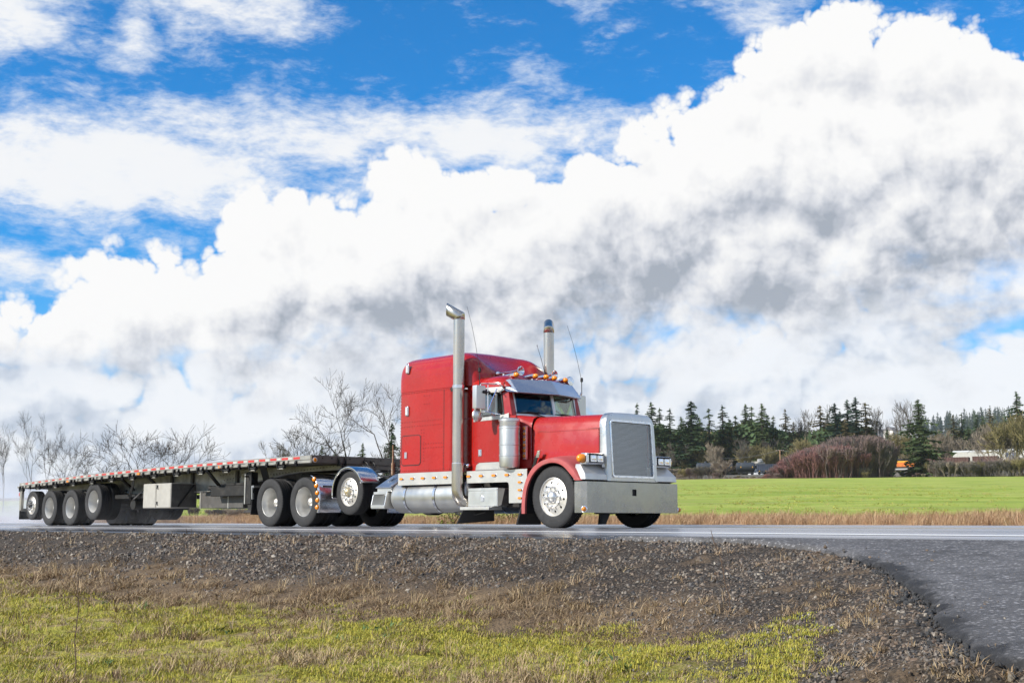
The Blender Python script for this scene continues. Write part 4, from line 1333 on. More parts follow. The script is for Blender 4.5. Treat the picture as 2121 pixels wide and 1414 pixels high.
# --- front fenders, headlamps, fairings under the headlamps (both sides)
OUT = [(-.735, .245), (-.73, .45), (-.695, .66), (-.615, .85), (-.49, 1.01), (-.32, 1.115), (-.14, 1.168), (.05, 1.185), (.23, 1.158), (.39, 1.085), (.53, .975), (.64, .85), (.69, .79)]
INN = [(-.635, .245), (-.63, .45), (-.595, .64), (-.525, .80), (-.41, .94), (-.26, 1.04), (-.11, 1.088), (.04, 1.10), (.19, 1.075), (.32, 1.01), (.43, .915), (.52, .83), (.555, .79)]
OUT, INN = smooth_line(OUT), smooth_line(INN)
for s in (-1, 1):
    b = MB()
    def lp(k, y, lift=0., f=0.):
        return [((o[0] * (1 - k) + i[0] * k), s * y, (o[1] * (1 - k) + i[1] * k) + lift * max(0, min(1, (o[1] - .75) / .4))) for o, i in zip(OUT, INN)]
    b.grid([lp(0, .66, .05), lp(0, .80, .05), lp(0, .95, .04), lp(0, 1.08, .022), lp(0, 1.16, .008), lp(.06, 1.205, 0), lp(.2, 1.222), lp(.8, 1.226), lp(1, 1.222), lp(1, 1.19), lp(1.0, .70)])
    fd = part(b, 'front_fender', 'faded_red', smooth=42)
    b = MB(); b.grid([lp(1.02, 1.18), lp(1.02, .60)]); b.add(lp(1.02, .62) + [(-.64, s * .62, .75), (.55, s * .62, .75)], [tuple(range(len(OUT)))])
    part(b, 'wheel_well', 'black', fd, smooth=0)
    b = MB()
    b.hexa([(-.93, s * 1.16, .055), (-.89, s * 1.16, .055), (-.70, s * .76, .055), (-.74, s * .76, .055), (-.70, s * 1.20, .52), (-.66, s * 1.20, .52), (-.62, s * .76, .52), (-.66, s * .76, .52)])
    part(b, 'mud_flap', 'flap_black', fd, bevel=.006)
    # headlamp pod
    b = MB()
    pl = [(.56, 1.075), (.60, 1.05), (.705, 1.055), (.735, 1.085), (.735, 1.225), (.71, 1.25), (.60, 1.25), (.55, 1.21)]
    y0, y1 = sorted((s * .69, s * 1.115))
    b.prism(pl, 1, y0, y1)
    pod = part(b, 'headlamp_pod', 'polished', bevel=.018, segs=3)
    b = MB(); b.box(.733, .741, min(s * .705, s * 1.06), max(s * .705, s * 1.06), 1.085, 1.225); b.box(.735, .765, min(s * .70, s * 1.07), max(s * .70, s * 1.07), 1.222, 1.238)
    part(b, 'lamp_surround', 'black', pod, bevel=.004)
    for yc in (.80, .965):
        b = MB(); b.prism(rrect(s * yc - .073, s * yc + .073, 1.098, 1.212, .018), 0, .739, .757); part(b, 'headlamp', 'lamp_glass', pod, bevel=.008)
        b = MB(); b.lathe([(.05, .0), (.03, .004), (.012, .007), (.001, .008)], (.7575, s * yc, 1.155), (1, 0, 0), 14); b.prism(rrect(s * yc - .068, s * yc + .068, 1.104, 1.116, .004), 0, .757, .759)
        part(b, 'lamp_reflector', 'lamp_reflector', pod)
    b = MB(); b.lathe([(.078, 0), (.078, .03), (.07, .075), (.045, .11), (.001, .125)], (.64, s * 1.10, 1.155), (-.35, s * 1, 0), 20); part(b, 'turn_signal', 'amber', pod)
    b = MB(); b.tube([(.62, s * .70, 1.10), (.64, s * .60, 1.04)], .035, 8); b.box(.66, .70, min(s * .64, s * .70), max(s * .64, s * .70), 1.02, 1.23); part(b, 'pod_bracket', 'polished', pod)
    # fairing wedge under the lamp
    b = MB()
    top_in, top_out = .62, 1.14
    A = [(.60, s * .575, 1.065), (.60, s * 1.135, 1.065), (.765, s * 1.20, .895), (.765, s * .60, .895)]
    B = [(.775, s * 1.20, .80), (.775, s * .60, .80)]
    C_ = [(.50, s * .575, 1.065), (.50, s * 1.135, 1.065), (.50, s * .58, .80), (.50, s * 1.19, .80)]
    vs = A + B + C_
    b.add(vs, [(0, 1, 2, 3), (3, 2, 4, 5), (6, 7, 1, 0), (1, 7, 9, 4, 2), (0, 3, 5, 8, 6), (5, 4, 9, 8)])
    part(b, 'lamp_fairing', 'skirt_alu', bevel=.008)

# --- air cleaners (both sides)
for s in (-1, 1):
    b = MB()
    b.lathe([(.155, 1.045), (.175, 1.055), (.182, 1.08), (.184, 1.25), (.190, 1.256), (.190, 1.274), (.184, 1.28), (.184, 1.44), (.190, 1.446), (.190, 1.464), (.184, 1.47), (.184, 1.735), (.192, 1.742), (.192, 1.772), (.184, 1.78),
             (.184, 1.868), (.194, 1.875), (.194, 1.905), (.17, 1.925), (.001, 1.935)], (-1.12, s * 1.125, 0), (0, 0, 1), 40, cap0=True)
    ac = part(b, 'air_cleaner', 'brushed', smooth=40)
    b = MB()
    b.lathe([(.1865, 1.785), (.1865, 1.862)], (-1.12, s * 1.125, 0), (0, 0, 1), 40); part(b, 'intake_screen', 'stack_steel', ac)
    for z in (1.27, 1.76):
        b = MB(); b.box(-1.16, -1.08, min(s * .90, s * 1.0), max(s * .90, s * 1.0), z - .04, z + .04); part(b, 'cleaner_bracket', 'brushed', ac)

# --- exhaust stacks
def stack(s):
    x0, y0 = -2.41, s * 1.20
    r = .106
    b = MB()
    pts = [(x0 + .16, s * .80, .44), (x0 + .12, s * .95, .435), (x0 + .07, s * 1.06, .45), (x0 + .03, s * 1.15, .50), (x0 + .006, s * 1.19, .58), (x0, y0, .68), (x0, y0, 1.16)]
    b.tube(pts, [r * 1.14] * len(pts), 24)
    b.tube([(x0, y0, 1.15), (x0, y0, 2.59)], r * 1.04, 28)
    b.tube([(x0, y0, 2.58), (x0, y0, 3.85)], r, 28)
    st = part(b, 'exhaust_stack', 'stack_steel', smooth=40)
    for z in (1.15, 2.585):
        b = MB(); b.lathe([(r * 1.04, -.035), (r * 1.12, -.03), (r * 1.12, .03), (r * 1.04, .035)], (x0, y0, z), (0, 0, 1), 28); part(b, 'stack_clamp', 'polished', st)
    # mitred turnout pointing back and outwards
    h = Vector((-1, s, 0)).normalized()
    dz = Vector((0, 0, 1)); side = h.cross(dz)
    tip = (h * .87 + dz * .49)
    rows = [[], [], []]
    for k in range(28):
        t = 2 * math.pi * k / 28
        base = Vector((x0, y0, 3.85)) + (h * math.cos(t) + side * math.sin(t)) * r
        mz = 3.88 - .58 * (math.cos(t) * r)                      # mitre plane
        mid = Vector((base.x, base.y, mz + .035))
        # travel along tip direction until the mouth plane
        dist_h = .255 - math.cos(t) * r - .0
        mouth = mid + tip * ((.235 + .10 * (-math.cos(t))) / .87)
        rows[0].append(base); rows[1].append(mid); rows[2].append(mouth)
    b = MB(); b.grid(rows, closed=True)
    tp = part(b, 'stack_tip', 'stack_steel', st, smooth=30, solid=.006)
    return st


stack(-1); stack(1)
for s in (-1, 1):
    b = MB(); b.box(-2.66, -2.48, min(s * 1.10, s * 1.18), max(s * 1.10, s * 1.18), 2.52, 2.60); part(b, 'stack_bracket', 'frame_dark')

# --- fuel tanks
for s in (-1, 1):
    b = MB()
    L0, L1 = -4.56, -2.30
    b.lathe([(.001, 0), (.20, .015), (.27, .05), (.302, .10), (.308, .14), (.308, L1 - L0 - .14), (.302, L1 - L0 - .10), (.27, L1 - L0 - .05), (.2, L1 - L0 - .015), (.001, L1 - L0)], (L0, s * .84, .575), (1, 0, 0), 40)
    tk = part(b, 'fuel_tank', 'tank_alu', smooth=35)
    for x in (-4.06, -3.18, -2.5):
        b = MB(); b.lathe([(.309, -.032), (.314, -.03), (.314, .03), (.309, .032)], (x, s * .84, .575), (1, 0, 0), 40); part(b, 'tank_strap', 'polished', tk)
        b = MB(); b.lathe([(.310, .034), (.312, .036), (.312, .044), (.310, .046)], (x, s * .84, .575), (1, 0, 0), 40); part(b, 'strap_liner', 'black', tk)

# --- tool box and step under the door
b = MB(); b.box(-2.19, -1.40, -1.15, -.75, .375, .71); tb = part(b, 'step_box', 'brushed', bevel=.012)
b = MB(); b.prism([(-1.40, .375), (-1.31, .40), (-1.22, .69), (-1.40, .70)], 1, -1.14, -.75); part(b, 'step_box_end', 'dark_panel', tb, bevel=.005)
b = MB(); b.box(-2.18, -1.41, -1.158, -1.15, .655, .705); b.box(-2.18, -1.41, -1.156, -1.15, .385, .64); part(b, 'step_box_lid', 'brushed', tb, bevel=.004)
b = MB(); b.prism([(-1.83, .465), (-1.75, .465), (-1.75, .54), (-1.79, .58), (-1.83, .54)], 1, -1.172, -1.156); part(b, 'box_latch', 'chrome', tb, bevel=.005)
b = MB(); b.box(-2.28, -1.50, -1.27, -.95, .315, .372); part(b, 'cab_step', 'skirt_alu', bevel=.008)
b = MB(); b.hexa([(-2.50, -1.16, .07), (-2.47, -1.16, .07), (-2.0, -.66, .12), (-2.03, -.66, .12), (-2.29, -1.18, .34), (-2.26, -1.18, .34), (-2.02, -.66, .34), (-2.05, -.66, .34)]); part(b, 'mud_flap', 'flap_black', bevel=.006)
b = MB(); b.box(-1.38, -.75, -.95, -.5, .36, .68); part(b, 'battery_box', 'frame_dark', bevel=.01)
b = MB(); b.lathe([(.001, 0), (.13, .02), (.15, .06), (.15, .66), (.13, .70), (.001, .72)], (-3.75, .18, .30), (1, 0, 0), 20); part(b, 'air_tank', 'black')
b = MB(); b.tube([(-2.9, -.9, .3), (-2.6, -.95, .22), (-2.35, -1.0, .20), (-2.0, -.9, .28)], .016, 6); part(b, 'air_hose', 'black')

# --- boxes behind the sleeper
b = MB()
b.hexa([(-4.93, -1.12, .69), (-4.50, -1.12, .69), (-4.50, -.62, .69), (-4.93, -.62, .69), (-4.93, -1.12, .755), (-4.50, -1.12, .755), (-4.50, -.62, 1.04), (-4.93, -.62, 1.04)])
rb = part(b, 'chassis_box', 'brushed', bevel=.006)
b = MB(); b.hexa([(-4.95, -1.145, .757), (-4.485, -1.145, .757), (-4.485, -.64, 1.045), (-4.95, -.64, 1.045), (-4.95, -1.155, .772), (-4.485, -1.155, .772), (-4.485, -.65, 1.060), (-4.95, -.65, 1.060)])
part(b, 'diamond_plate_lid', 'diamond_plate', rb, bevel=.004)
# small shield mark with a letter-like figure on the lid
nrm = Vector((0, -.5, .87)).normalized(); upv = Vector((0, .87, .5)).normalized(); c0 = Vector((-4.735, -.895, .925))
def on_lid(a, c): return c0 + Vector((1, 0, 0)) * a + upv * c + nrm * .0045
b = MB()
sh_ = [(-.065, .09), (.065, .09), (.065, 0), (.04, -.055), (0, -.09), (-.04, -.055), (-.065, 0)]
sh2 = [(x * .86, z * .88) for x, z in sh_]
b.grid([[on_lid(x, z) for x, z in sh_], [on_lid(x, z) for x, z in sh2]], closed=True)
for q in ([(-.035, .055), (.045, .055), (.045, .028), (-.035, .028)], [(-.035, .028), (-.008, .028), (-.02, -.045), (-.035, -.03)], [(-.008, .010), (.04, .010), (.035, -.014), (-.012, -.014)], [(.018, -.014), (.04, -.014), (.018, -.05), (.0, -.04)]):
    b.add([on_lid(x, z) for x, z in q], [tuple(range(4))])
part(b, 'shield_emblem', 'black', rb, smooth=0)
b = MB()
x0, x1 = -5.03, -4.60
b.box(x0, x1, -1.20, -1.17, .375, .43); b.box(x0 + .02, x1 + .02, -1.15, -1.12, .64, .69)
b.hexa([(x0, -1.20, .43), (x0 + .02, -1.20, .43), (x0 + .02, -.85, .43), (x0, -.85, .43), (x0 + .0, -1.15, .64), (x0 + .02, -1.15, .64), (x0 + .02, -.85, .64), (x0, -.85, .64)])
b.hexa([(x1 - .02, -1.20, .375), (x1, -1.20, .375), (x1, -.80, .375), (x1 - .02, -.80, .375), (x1 - .0, -1.15, .69), (x1 + .02, -1.15, .69), (x1 + .02, -.80, .69), (x1, -.80, .69)])
b.box(x0, x1, -1.19, -.85, .36, .378); b.box(x0, x1, -.86, -.85, .38, .68); b.box(x0 + .2, x0 + .23, -.90, -.862, .38, .68)
part(b, 'frame_step', 'brushed', bevel=.004)
b = MB(); b.tube([(-4.72, -.90, 1.02), (-4.72, -.90, 1.26)], .036, 14); b.tube([(-4.72, -.90, 1.26), (-4.72, -.90, 1.47), (-4.72, -.905, 1.62)], [.02, .018, .012], 8)
part(b, 'vent_pipe', 'rust_pipe')
b = MB()
for k in range(3):
    o = .07 * k
    b.tube([(-4.4, -.3 + o, 1.35), (-4.9, -.35 + o, 1.22), (-5.5, -.4 + o, 1.02), (-6.1, -.3 + o, 1.06), (-6.7, -.15 + o, 1.30)], .017, 6)
part(b, 'air_lines', 'black')
b = MB(); b.tube([(-5.02, -.62, .95), (-5.02, -.62, 1.3)], .02, 6); b.tube([(-5.1, -.35, 1.0), (-5.25, -.36, 1.22), (-5.5, -.4, 1.15), (-5.4, -.4, 1.0)], .014, 6); part(b, 'hose_holder', 'frame_dark')

# --- lift-axle fender and quarter fenders
for s in (-1, 1):
    rows = []
    for y in (.80, .86, 1.22, 1.255, 1.26):
        k = 0 if y < 1.25 else (.012 if y < 1.258 else .05)
        rows.append([(x, s * y, z) for x, z in arc(-5.76, .68, .535 - k, 192, 22, 22)])
    b = MB(); b.grid(rows); part(b, 'lift_fender', 'polished', smooth=40, solid=.006)
    rows = []
    prof_ = smooth_line([(-7.10, 1.075), (-7.02, 1.045), (-6.93, .98), (-6.86, .88), (-6.815, .76), (-6.795, .62), (-6.795, .48), (-6.81, .36), (-6.83, .29)])
    for y in (.62, .66, 1.16, 1.20, 1.215):
        k = 0 if y < 1.17 else (.008 if y < 1.21 else .03)
        rows.append([(x - k, s * y, z) for x, z in prof_])
    b = MB(); b.grid(rows); qf = part(b, 'quarter_fender', 'polished', smooth=45, solid=.006)
    b = MB(); b.bar((-6.835, s * 1.12, .84), (-6.835, s * .66, .84), .05, .05); part(b, 'fender_bar', 'chrome', qf, bevel=.01)
    for k, (x, z) in enumerate([(-6.98, .985), (-6.90, .85), (-6.86, .70), (-6.845, .55), (-6.855, .40)]):
        b = MB(); b.dome((x + .02, s * 1.222, z), (.35, s * 1, 0), .052, .04, 12); part(b, 'fender_lamp', 'amber', qf)
    # rear mud flaps
    b = MB(); b.hexa([(-9.42, s * 1.22, .26), (-9.40, s * 1.22, .26), (-9.40, s * .62, .24), (-9.42, s * .62, .24), (-9.34, s * 1.22, .86), (-9.32, s * 1.22, .86), (-9.32, s * .62, .86), (-9.34, s * .62, .86)])
    mf = part(b, 'mud_flap', 'flap_black', bevel=.004)
    b = MB(); b.bar((-9.33, s * .45, .88), (-9.33, s * 1.22, .88), .04, .05); b.bar((-9.34, s * 1.215, .60), (-9.36, s * 1.215, .90), .025, .05); part(b, 'flap_hanger', 'brushed', mf)

# --- sun visor
b = MB()
fr_ = [(-1.425, -.83, 2.68), (-1.185, 0, 2.690), (-1.425, .83, 2.68)]
bo_ = [(-1.205, -.84, 2.425), (-.965, 0, 2.415), (-1.205, .84, 2.425)]
b.grid([fr_, bo_]); b.grid([bo_, [(x - .02, y, z - .012) for x, y, z in bo_]])
for s, f in ((-1, 0), (1, 2)):
    b.add([fr_[f], bo_[f], (-1.38, s * .93, 2.44), (-1.60, s * .955, 2.56), (-1.62, s * .95, 2.60), (-1.54, s * .93, 2.635)], [(0, 1, 2, 3, 4, 5)])
part(b, 'sun_visor', 'visor_steel', smooth=0, solid=.006)
# --- roof lamps and horns
for y, xf in ((-.65, -1.43), (-.25, -1.33), (0, -1.30), (.25, -1.33), (.65, -1.43)):
    b = MB(); b.lathe([(.004, -.40), (.022, -.34), (.036, -.24), (.044, -.12), (.046, -.02)], (xf, y, 2.775), (1, 0, .02), 16); b.box(xf - .22, xf - .1, y - .02, y + .02, 2.68, 2.75)
    cl = part(b, 'roof_lamp_housing', 'chrome')
    b = MB(); b.lathe([(.047, -.03), (.047, .0), (.040, .025), (.024, .05), (.001, .062)], (xf, y, 2.775), (1, 0, .02), 16); part(b, 'roof_lamp', 'amber', cl)
for y, x0, x1 in ((-.45, -2.13, -1.53), (.45, -2.13, -1.53)):
    b = MB()
    ln = x1 - x0
    b.lathe([(.001, -.07), (.04, -.055), (.048, -.01), (.03, .02), (.014, .03), (.014, ln * .55), (.022, ln * .78), (.045, ln * .92), (.085, ln), (.092, ln + .008), (.085, ln + .012), (.04, ln - .02), (.001, ln - .05)], (x0, y, 2.87), (1, 0, 0), 20)
    b.box(x0 + .1, x0 + .14, y - .02, y + .02, 2.74, 2.87); b.box(x1 - .2, x1 - .17, y - .02, y + .02, 2.70, 2.87)
    part(b, 'air_horn', 'chrome')
b = MB(); b.lathe([(.001, -.13), (.05, -.11), (.085, -.05), (.092, 0), (.085, .012), (.001, .02)], (-1.46, .82, 2.77), (1, 0, .05), 20); part(b, 'spot_lamp', 'polished')

# --- mirrors and antennas (both sides)
for s in (-1, 1):
    b = MB(); b.prism(rrect(s * 1.335 - .115, s * 1.335 + .115, 2.115, 2.545, .02), 0, -1.755, -1.640)
    mr = part(b, 'mirror_housing', 'mirror_shell', bevel=.015)
    b = MB(); b.prism(rrect(s * 1.335 - .10, s * 1.335 + .10, 2.13, 2.53, .015), 0, -1.759, -1.755); part(b, 'mirror_glass', 'chrome', mr)
    b = MB(); b.lathe([(.001, -.03), (.06, -.024), (.105, -.008), (.118, .012), (.118, .03)], (-1.72, s * 1.335, 2.005), (-1, 0, 0), 24, cap1=True); rm_ = part(b, 'round_mirror', 'brushed', mr)
    b = MB()
    b.tube([(-1.40, s * 1.03, 2.52), (-1.43, s * 1.08, 2.565), (-1.55, s * 1.22, 2.575), (-1.65, s * 1.33, 2.575), (-1.655, s * 1.34, 2.55), (-1.655, s * 1.34, 2.10), (-1.655, s * 1.33, 2.06), (-1.62, s * 1.25, 2.075), (-1.44, s * 1.04, 2.02)], .011, 6)
    b.tube([(-1.62, s * 1.19, 2.56), (-1.62, s * 1.19, 2.08)], .010, 6)
    b.tube([(-1.62, s * 1.19, 2.10), (-1.52, s * 1.06, 2.50), (-1.44, s * 1.035, 2.40)], .009, 6)
    b.tube([(-1.60, s * 1.18, 2.09), (-1.58, s * 1.05, 2.0)], .009, 6)
    b.tube([(-1.655, s * 1.33, 2.08), (-1.69, s * 1.335, 2.0)], .009, 6)
    part(b, 'mirror_bracket', 'chrome', mr)
    # antenna
    ab = Vector((-2.03, -1.02, 2.60)) if s < 0 else Vector((-1.65, 1.34, 2.57))
    b = MB()
    b.tube([ab, ab + Vector((0, 0, .26))], .008, 6)
    tip_ = Vector((-.36, 0, 1.52)) if s < 0 else Vector((-.38, 0, 1.40))
    b.tube([ab + Vector((0, 0, .26)), ab + tip_ * .5 + Vector((.07, 0, 0)), ab + tip_ * .75 + Vector((.05, 0, 0)), ab + tip_], [.0045, .004, .0035, .003], 5)
    an = part(b, 'antenna', 'black')
    b = MB(); b.lathe([(.016, 0), (.027, .01), (.027, .075), (.016, .085)], ab + Vector((0, 0, .24)), (0, 0, 1), 10, cap0=True, cap1=True); part(b, 'antenna_coil', 'black', an)
b = MB(); b.tube([(-1.60, .3, 2.76), (-1.72, .3, 3.15), (-1.84, .3, 3.44)], [.006, .005, .004], 5); b.lathe([(.001, -.012), (.012, 0), (.001, .012)], (-1.84, .3, 3.45), (0, 0, 1), 6); part(b, 'antenna', 'black')
b = MB(); b.prism([(-1.86, 2.40), (-1.62, 2.40), (-1.60, 2.43), (-1.70, 2.50), (-1.82, 2.48)], 1, -1.30, -1.12); part(b, 'look_down_mirror', 'black', bevel=.03, segs=3)
# ------------------------------------------------------------------ the flatbed trailer (local x forward from the deck's front edge)
TRAILER = thing('flatbed_trailer', (-3.3166, 26.9582, 0), -.79172, 'long empty grey flatbed trailer with red and white reflective edge, coupled behind the red tractor', 'trailer')
L = TRAILER


def dz(x):
    """height of the arched deck"""
    return 1.496 + .00005 * x - .00132 * x * x


def tp_(mb, name, mats, parent=None, **kw): return mb.build(name, mats, parent or L, **kw)


NX = [-.20 - .525 * i for i in range(28)]; NX[-1] = -14.53
# deck and side rails
b = MB(); b.grid([[(x, -1.25, dz(x) - .012), (x, 1.25, dz(x) - .012), (x, 1.25, dz(x) - .05), (x, -1.25, dz(x) - .05)] for x in [0] + NX], closed=True); tp_(b, 'deck', 'trailer_front', smooth=0)
for s in (-1, 1):
    b = MB()
    rows = []
    for x in [-.02] + NX:
        z = dz(x)
        rows.append([(x, s * 1.24, z), (x, s * 1.292, z), (x, s * 1.300, z - .008), (x, s * 1.300, z - .088), (x, s * 1.280, z - .096), (x, s * 1.280, z - .158), (x, s * 1.25, z - .165), (x, s * 1.25, z - .15), (x, s * 1.27, z - .145), (x, s * 1.24, z - .09)])
    b.grid(rows, closed=True); b.add(rows[0], [tuple(range(10))]); b.add(rows[-1], [tuple(range(10))])
    rail = tp_(b, 'side_rail', 'trailer_rail', smooth=20)
    # reflective strips
    if s < 0:
        k, x = 0, -.40
        while x > -14.3:
            wear = .9 if x > -9.5 else .62
            for x0, w, mt, nm in ((x, .265, 'tape_red', 'red_reflective_strip'), (x - .275, .155, 'tape_white', 'white_reflective_strip')):
                w2 = w * (wear if mt == 'tape_red' else 1)
                hh = .048 if x > -9.5 else (.034 if mt == 'tape_red' else .05)
                b = MB(); z0, z1 = dz(x0), dz(x0 - w2)
                b.add([(x0, -1.3025, z0 - .026), (x0 - w2, -1.3025, z1 - .026), (x0 - w2, -1.3025, z1 - .026 - hh), (x0, -1.3025, z0 - .026 - hh)], [(0, 1, 2, 3)])
                tp_(b, nm, mt, rail, smooth=0)
            x -= .438
    # winches, pockets and hooks below the rail
    if s < 0:
        x = -1.10
        while x > -14.4:
            z = dz(x)
            b = MB()
            for dx in (-.10, .10):
                b.prism([(-1.32, z - .10), (-1.25, z - .10), (-1.25, z - .22), (-1.29, z - .27), (-1.335, z - .24), (-1.345, z - .16)], 0, x + dx - .010, x + dx + .010)
            wn = tp_(b, 'winch', 'black', rail, bevel=.004)
            b = MB(); b.tube([(x - .10, -1.295, z - .215), (x + .10, -1.295, z - .215)], .028, 10); b.tube([(x + .10, -1.295, z - .215), (x + .145, -1.295, z - .215)], .04, 10); tp_(b, 'winch_drum', 'frame_dark', rail)
            b = MB(); b.box(x - .13, x + .09, -1.30, -1.285, z - .265, z - .235); tp_(b, 'winch_strap', 'trailer_rail', rail)
            xm = x + .55
            if xm < -.3:
                zz = dz(xm)
                b = MB(); b.prism([(-1.305, zz - .10), (-1.26, zz - .10), (-1.26, zz - .20), (-1.28, zz - .225), (-1.31, zz - .20), (-1.325, zz - .14)], 0, xm - .03, xm + .03); tp_(b, 'stake_hook', 'black', rail, bevel=.006)
            for dxp in (.22, -.22):
                zz = dz(x + dxp); b = MB(); b.box(x + dxp - .045, x + dxp + .045, -1.318, -1.281, zz - .145, zz - .092); tp_(b, 'stake_pocket', 'trailer_rail', rail, bevel=.004)
            x -= 1.108
        for xa, mt in ((-3.57, 'amber'), (-7.43, 'amber'), (-11.4, 'amber')):
            z = dz(xa); b = MB(); b.box(xa - .07, xa + .07, -1.312, -1.279, z - .155, z - .098); tp_(b, 'side_marker', mt, rail, bevel=.01)
# front rail
b = MB(); b.box(-.02, .03, -1.30, 1.30, 1.335, 1.497)
fr2 = tp_(b, 'front_rail', 'trailer_front', bevel=.008)
b = MB(); b.lathe([(.058, 0), (.058, .012), (.05, .018)], (.03, -1.22, 1.395), (1, 0, 0), 20, cap1=True); tp_(b, 'marker_bezel', 'rim_dull', fr2)
b = MB(); b.dome((.046, -1.22, 1.395), (1, 0, 0), .047, .02, 16); tp_(b, 'front_marker', 'amber', fr2)
b = MB()
for y in (-.62, -.44): b.hexa([(.0, y, 1.28), (.10, y, 1.28), (.10, y + .02, 1.28), (.0, y + .02, 1.28), (.03, y, 1.47), (.07, y, 1.47), (.07, y + .02, 1.47), (.03, y + .02, 1.47)])
b.box(.04, .10, -.62, -.42, 1.28, 1.30); tp_(b, 'winch_bracket', 'frame_dark', fr2)
for y in (-1.02, -.78, -.3, .1, .55, .9):
    b = MB(); b.lathe([(.014, 0), (.014, .012), (.008, .016)], (.03, y, 1.44), (1, 0, 0), 8, cap1=True); tp_(b, 'bolt', 'frame_dark', fr2)
for y in (.06, .26):
    b = MB(); b.box(.03, .09, y, y + .07, 1.37, 1.42); b.tube([(.09, y + .03, 1.39), (.16, y + .03, 1.34), (.15, y + .03, 1.27)], .014, 6); tp_(b, 'air_coupling', 'frame_dark', fr2)
b = MB(); b.prism([(0, 1.33), (0, 1.235), (-.1, 1.20), (-1.4, 1.195), (-1.4, 1.33)], 1, -.45, 1.1); b.box(-1.4, -.02, -1.24, 1.24, 1.31, 1.345); tp_(b, 'upper_coupler', 'trailer_front', bevel=.01)
# main beams
BP = [(0, 1.215), (-1.45, 1.205), (-2.1, 1.165), (-2.75, 1.09), (-3.6, .975), (-4.5, .87), (-5.3, .835), (-9.2, .84), (-9.8, .92), (-10.6, .96), (-14.4, .90)]
for s in (-1, 1):
    b = MB()
    top = [(x, dz(x) - .155) for x in (-14.4, -12, -10, -8, -6, -4, -2, 0)]
    b.prism(BP + top, 1, s * .50 - .006, s * .50 + .006)
    beam = tp_(b, 'main_beam', 'trailer_beam', smooth=0)
    b = MB()
    for (xa, za), (xb, zb) in zip(BP, BP[1:]): b.bar((xa, s * .50, za), (xb, s * .50, zb), .13, .018)
    tp_(b, 'beam_flange', 'trailer_beam', beam, smooth=0)
    if s < 0:
        RV = [(-.15 - .12 * i, -.507, 1.30 - .006 * i) for i in range(22)] + [(-1.7 - .12 * i, -.507, 1.225 - .010 * i) for i in range(8)]
        RV += [(-3.4 - .14 * i, -.507, 1.20 - .012 * i) for i in range(10)] + [(-3.3 - .14 * i, -.507, 1.26 - .004 * i) for i in range(12)]
        rivets(RV, (0, -1, 0), parent=beam, m='trailer_front', r=.016, h=.012)
        for x in (-4.05, -6.1, -7.1):
            b = MB(); b.box(x - .05, x + .05, -.56, -.508, .86, 1.30); tp_(b, 'beam_stiffener', 'dark_panel', beam)
# cross members
for i in range(27):
    x = -.5 - .525 * i
    b = MB(); b.box(x - .03, x + .03, -1.24, 1.24, dz(x) - .155, dz(x) - .06); tp_(b, 'cross_member', 'trailer_beam', smooth=0)
# diagonal braces from rail to beam
for x in (-4.45, -7.35, -8.75):
    for s in (-1, 1):
        b = MB(); b.bar((x, s * 1.14, dz(x) - .14), (x - .34, s * .53, .93), .07, .05); tp_(b, 'brace', 'frame_dark')
b = MB(); b.bar((-2.15, -1.08, dz(-2) - .13), (-2.72, -.56, .95), .14, .06); tp_(b, 'brace', 'frame_dark')
# landing gear
for s in (-1, 1):
    lg = MB(); lg.box(-2.90, -2.70, s * .92 - .09, s * .92 + .09, .50, 1.22)
    lg.box(-2.87, -2.73, s * .92 - .06, s * .92 + .06, .36, .52)
    lg.hexa([(-3.02, s * .92 - .12, .31), (-2.58, s * .92 - .12, .31), (-2.58, s * .92 + .12, .31), (-3.02, s * .92 + .12, .31), (-2.88, s * .92 - .08, .37), (-2.72, s * .92 - .08, .37), (-2.72, s * .92 + .08, .37), (-2.88, s * .92 + .08, .37)])
    lg.bar((-2.8, s * .92, .62), (-3.35, s * .55, .95), .06, .06)
    tp_(lg, 'landing_leg', 'frame_dark', bevel=.008)
lg = MB(); lg.box(-2.84, -2.76, -.92, .92, .78, .88); tp_(lg, 'leg_cross_shaft', 'frame_dark')
lg = MB(); lg.tube([(-2.8, -.92, 1.12), (-2.8, -1.12, 1.12)], .02, 6); tp_(lg, 'crank', 'frame_dark')
b = MB(); b.box(-2.95, -2.905, -1.03, -.83, .50, 1.20); tp_(b, 'leg_plate', 'trailer_beam', bevel=.004)
# dunnage box between the beams, pipes, tool box, hoses
b = MB(); b.box(-5.64, -3.72, -.56, .45, .425, .80); tp_(b, 'dunnage_box', 'dark_panel', bevel=.012)
for xa, xb in ((-5.66, -5.60), (-4.38, -4.34)):
    b = MB(); b.box(xa, xb, -.57, -.55, .42, .81); tp_(b, 'box_edge', 'trailer_beam')
b = MB(); b.box(-4.75, -3.0, -.82, -.60, .70, .94); b.box(-4.35, -3.2, -.80, -.62, .94, 1.0); b.tube([(-4.92, -.74, .90), (-4.7, -.74, .90)], .06, 12); tp_(b, 'timber_rack', 'frame_dark', bevel=.012)
b = MB(); b.box(-7.33, -5.96, -1.19, -.47, .435, 1.04); tbx = tp_(b, 'tool_box', 'toolbox_paint', bevel=.012)
b = MB(); b.box(-5.958, -5.952, -1.17, -.49, .455, 1.02); tp_(b, 'box_side_panel', 'dark_panel', tbx)
b = MB(); b.bar((-5.948, -1.0, .47), (-5.948, -.58, 1.0), .06, .02); tp_(b, 'box_brace', 'frame_dark', tbx)
for x0, x1 in ((-7.315, -6.715), (-6.695, -5.975)):
    b = MB(); b.box(x0, x1, -1.198, -1.19, .45, 1.025); tp_(b, 'box_door', 'toolbox_paint', tbx, bevel=.004)
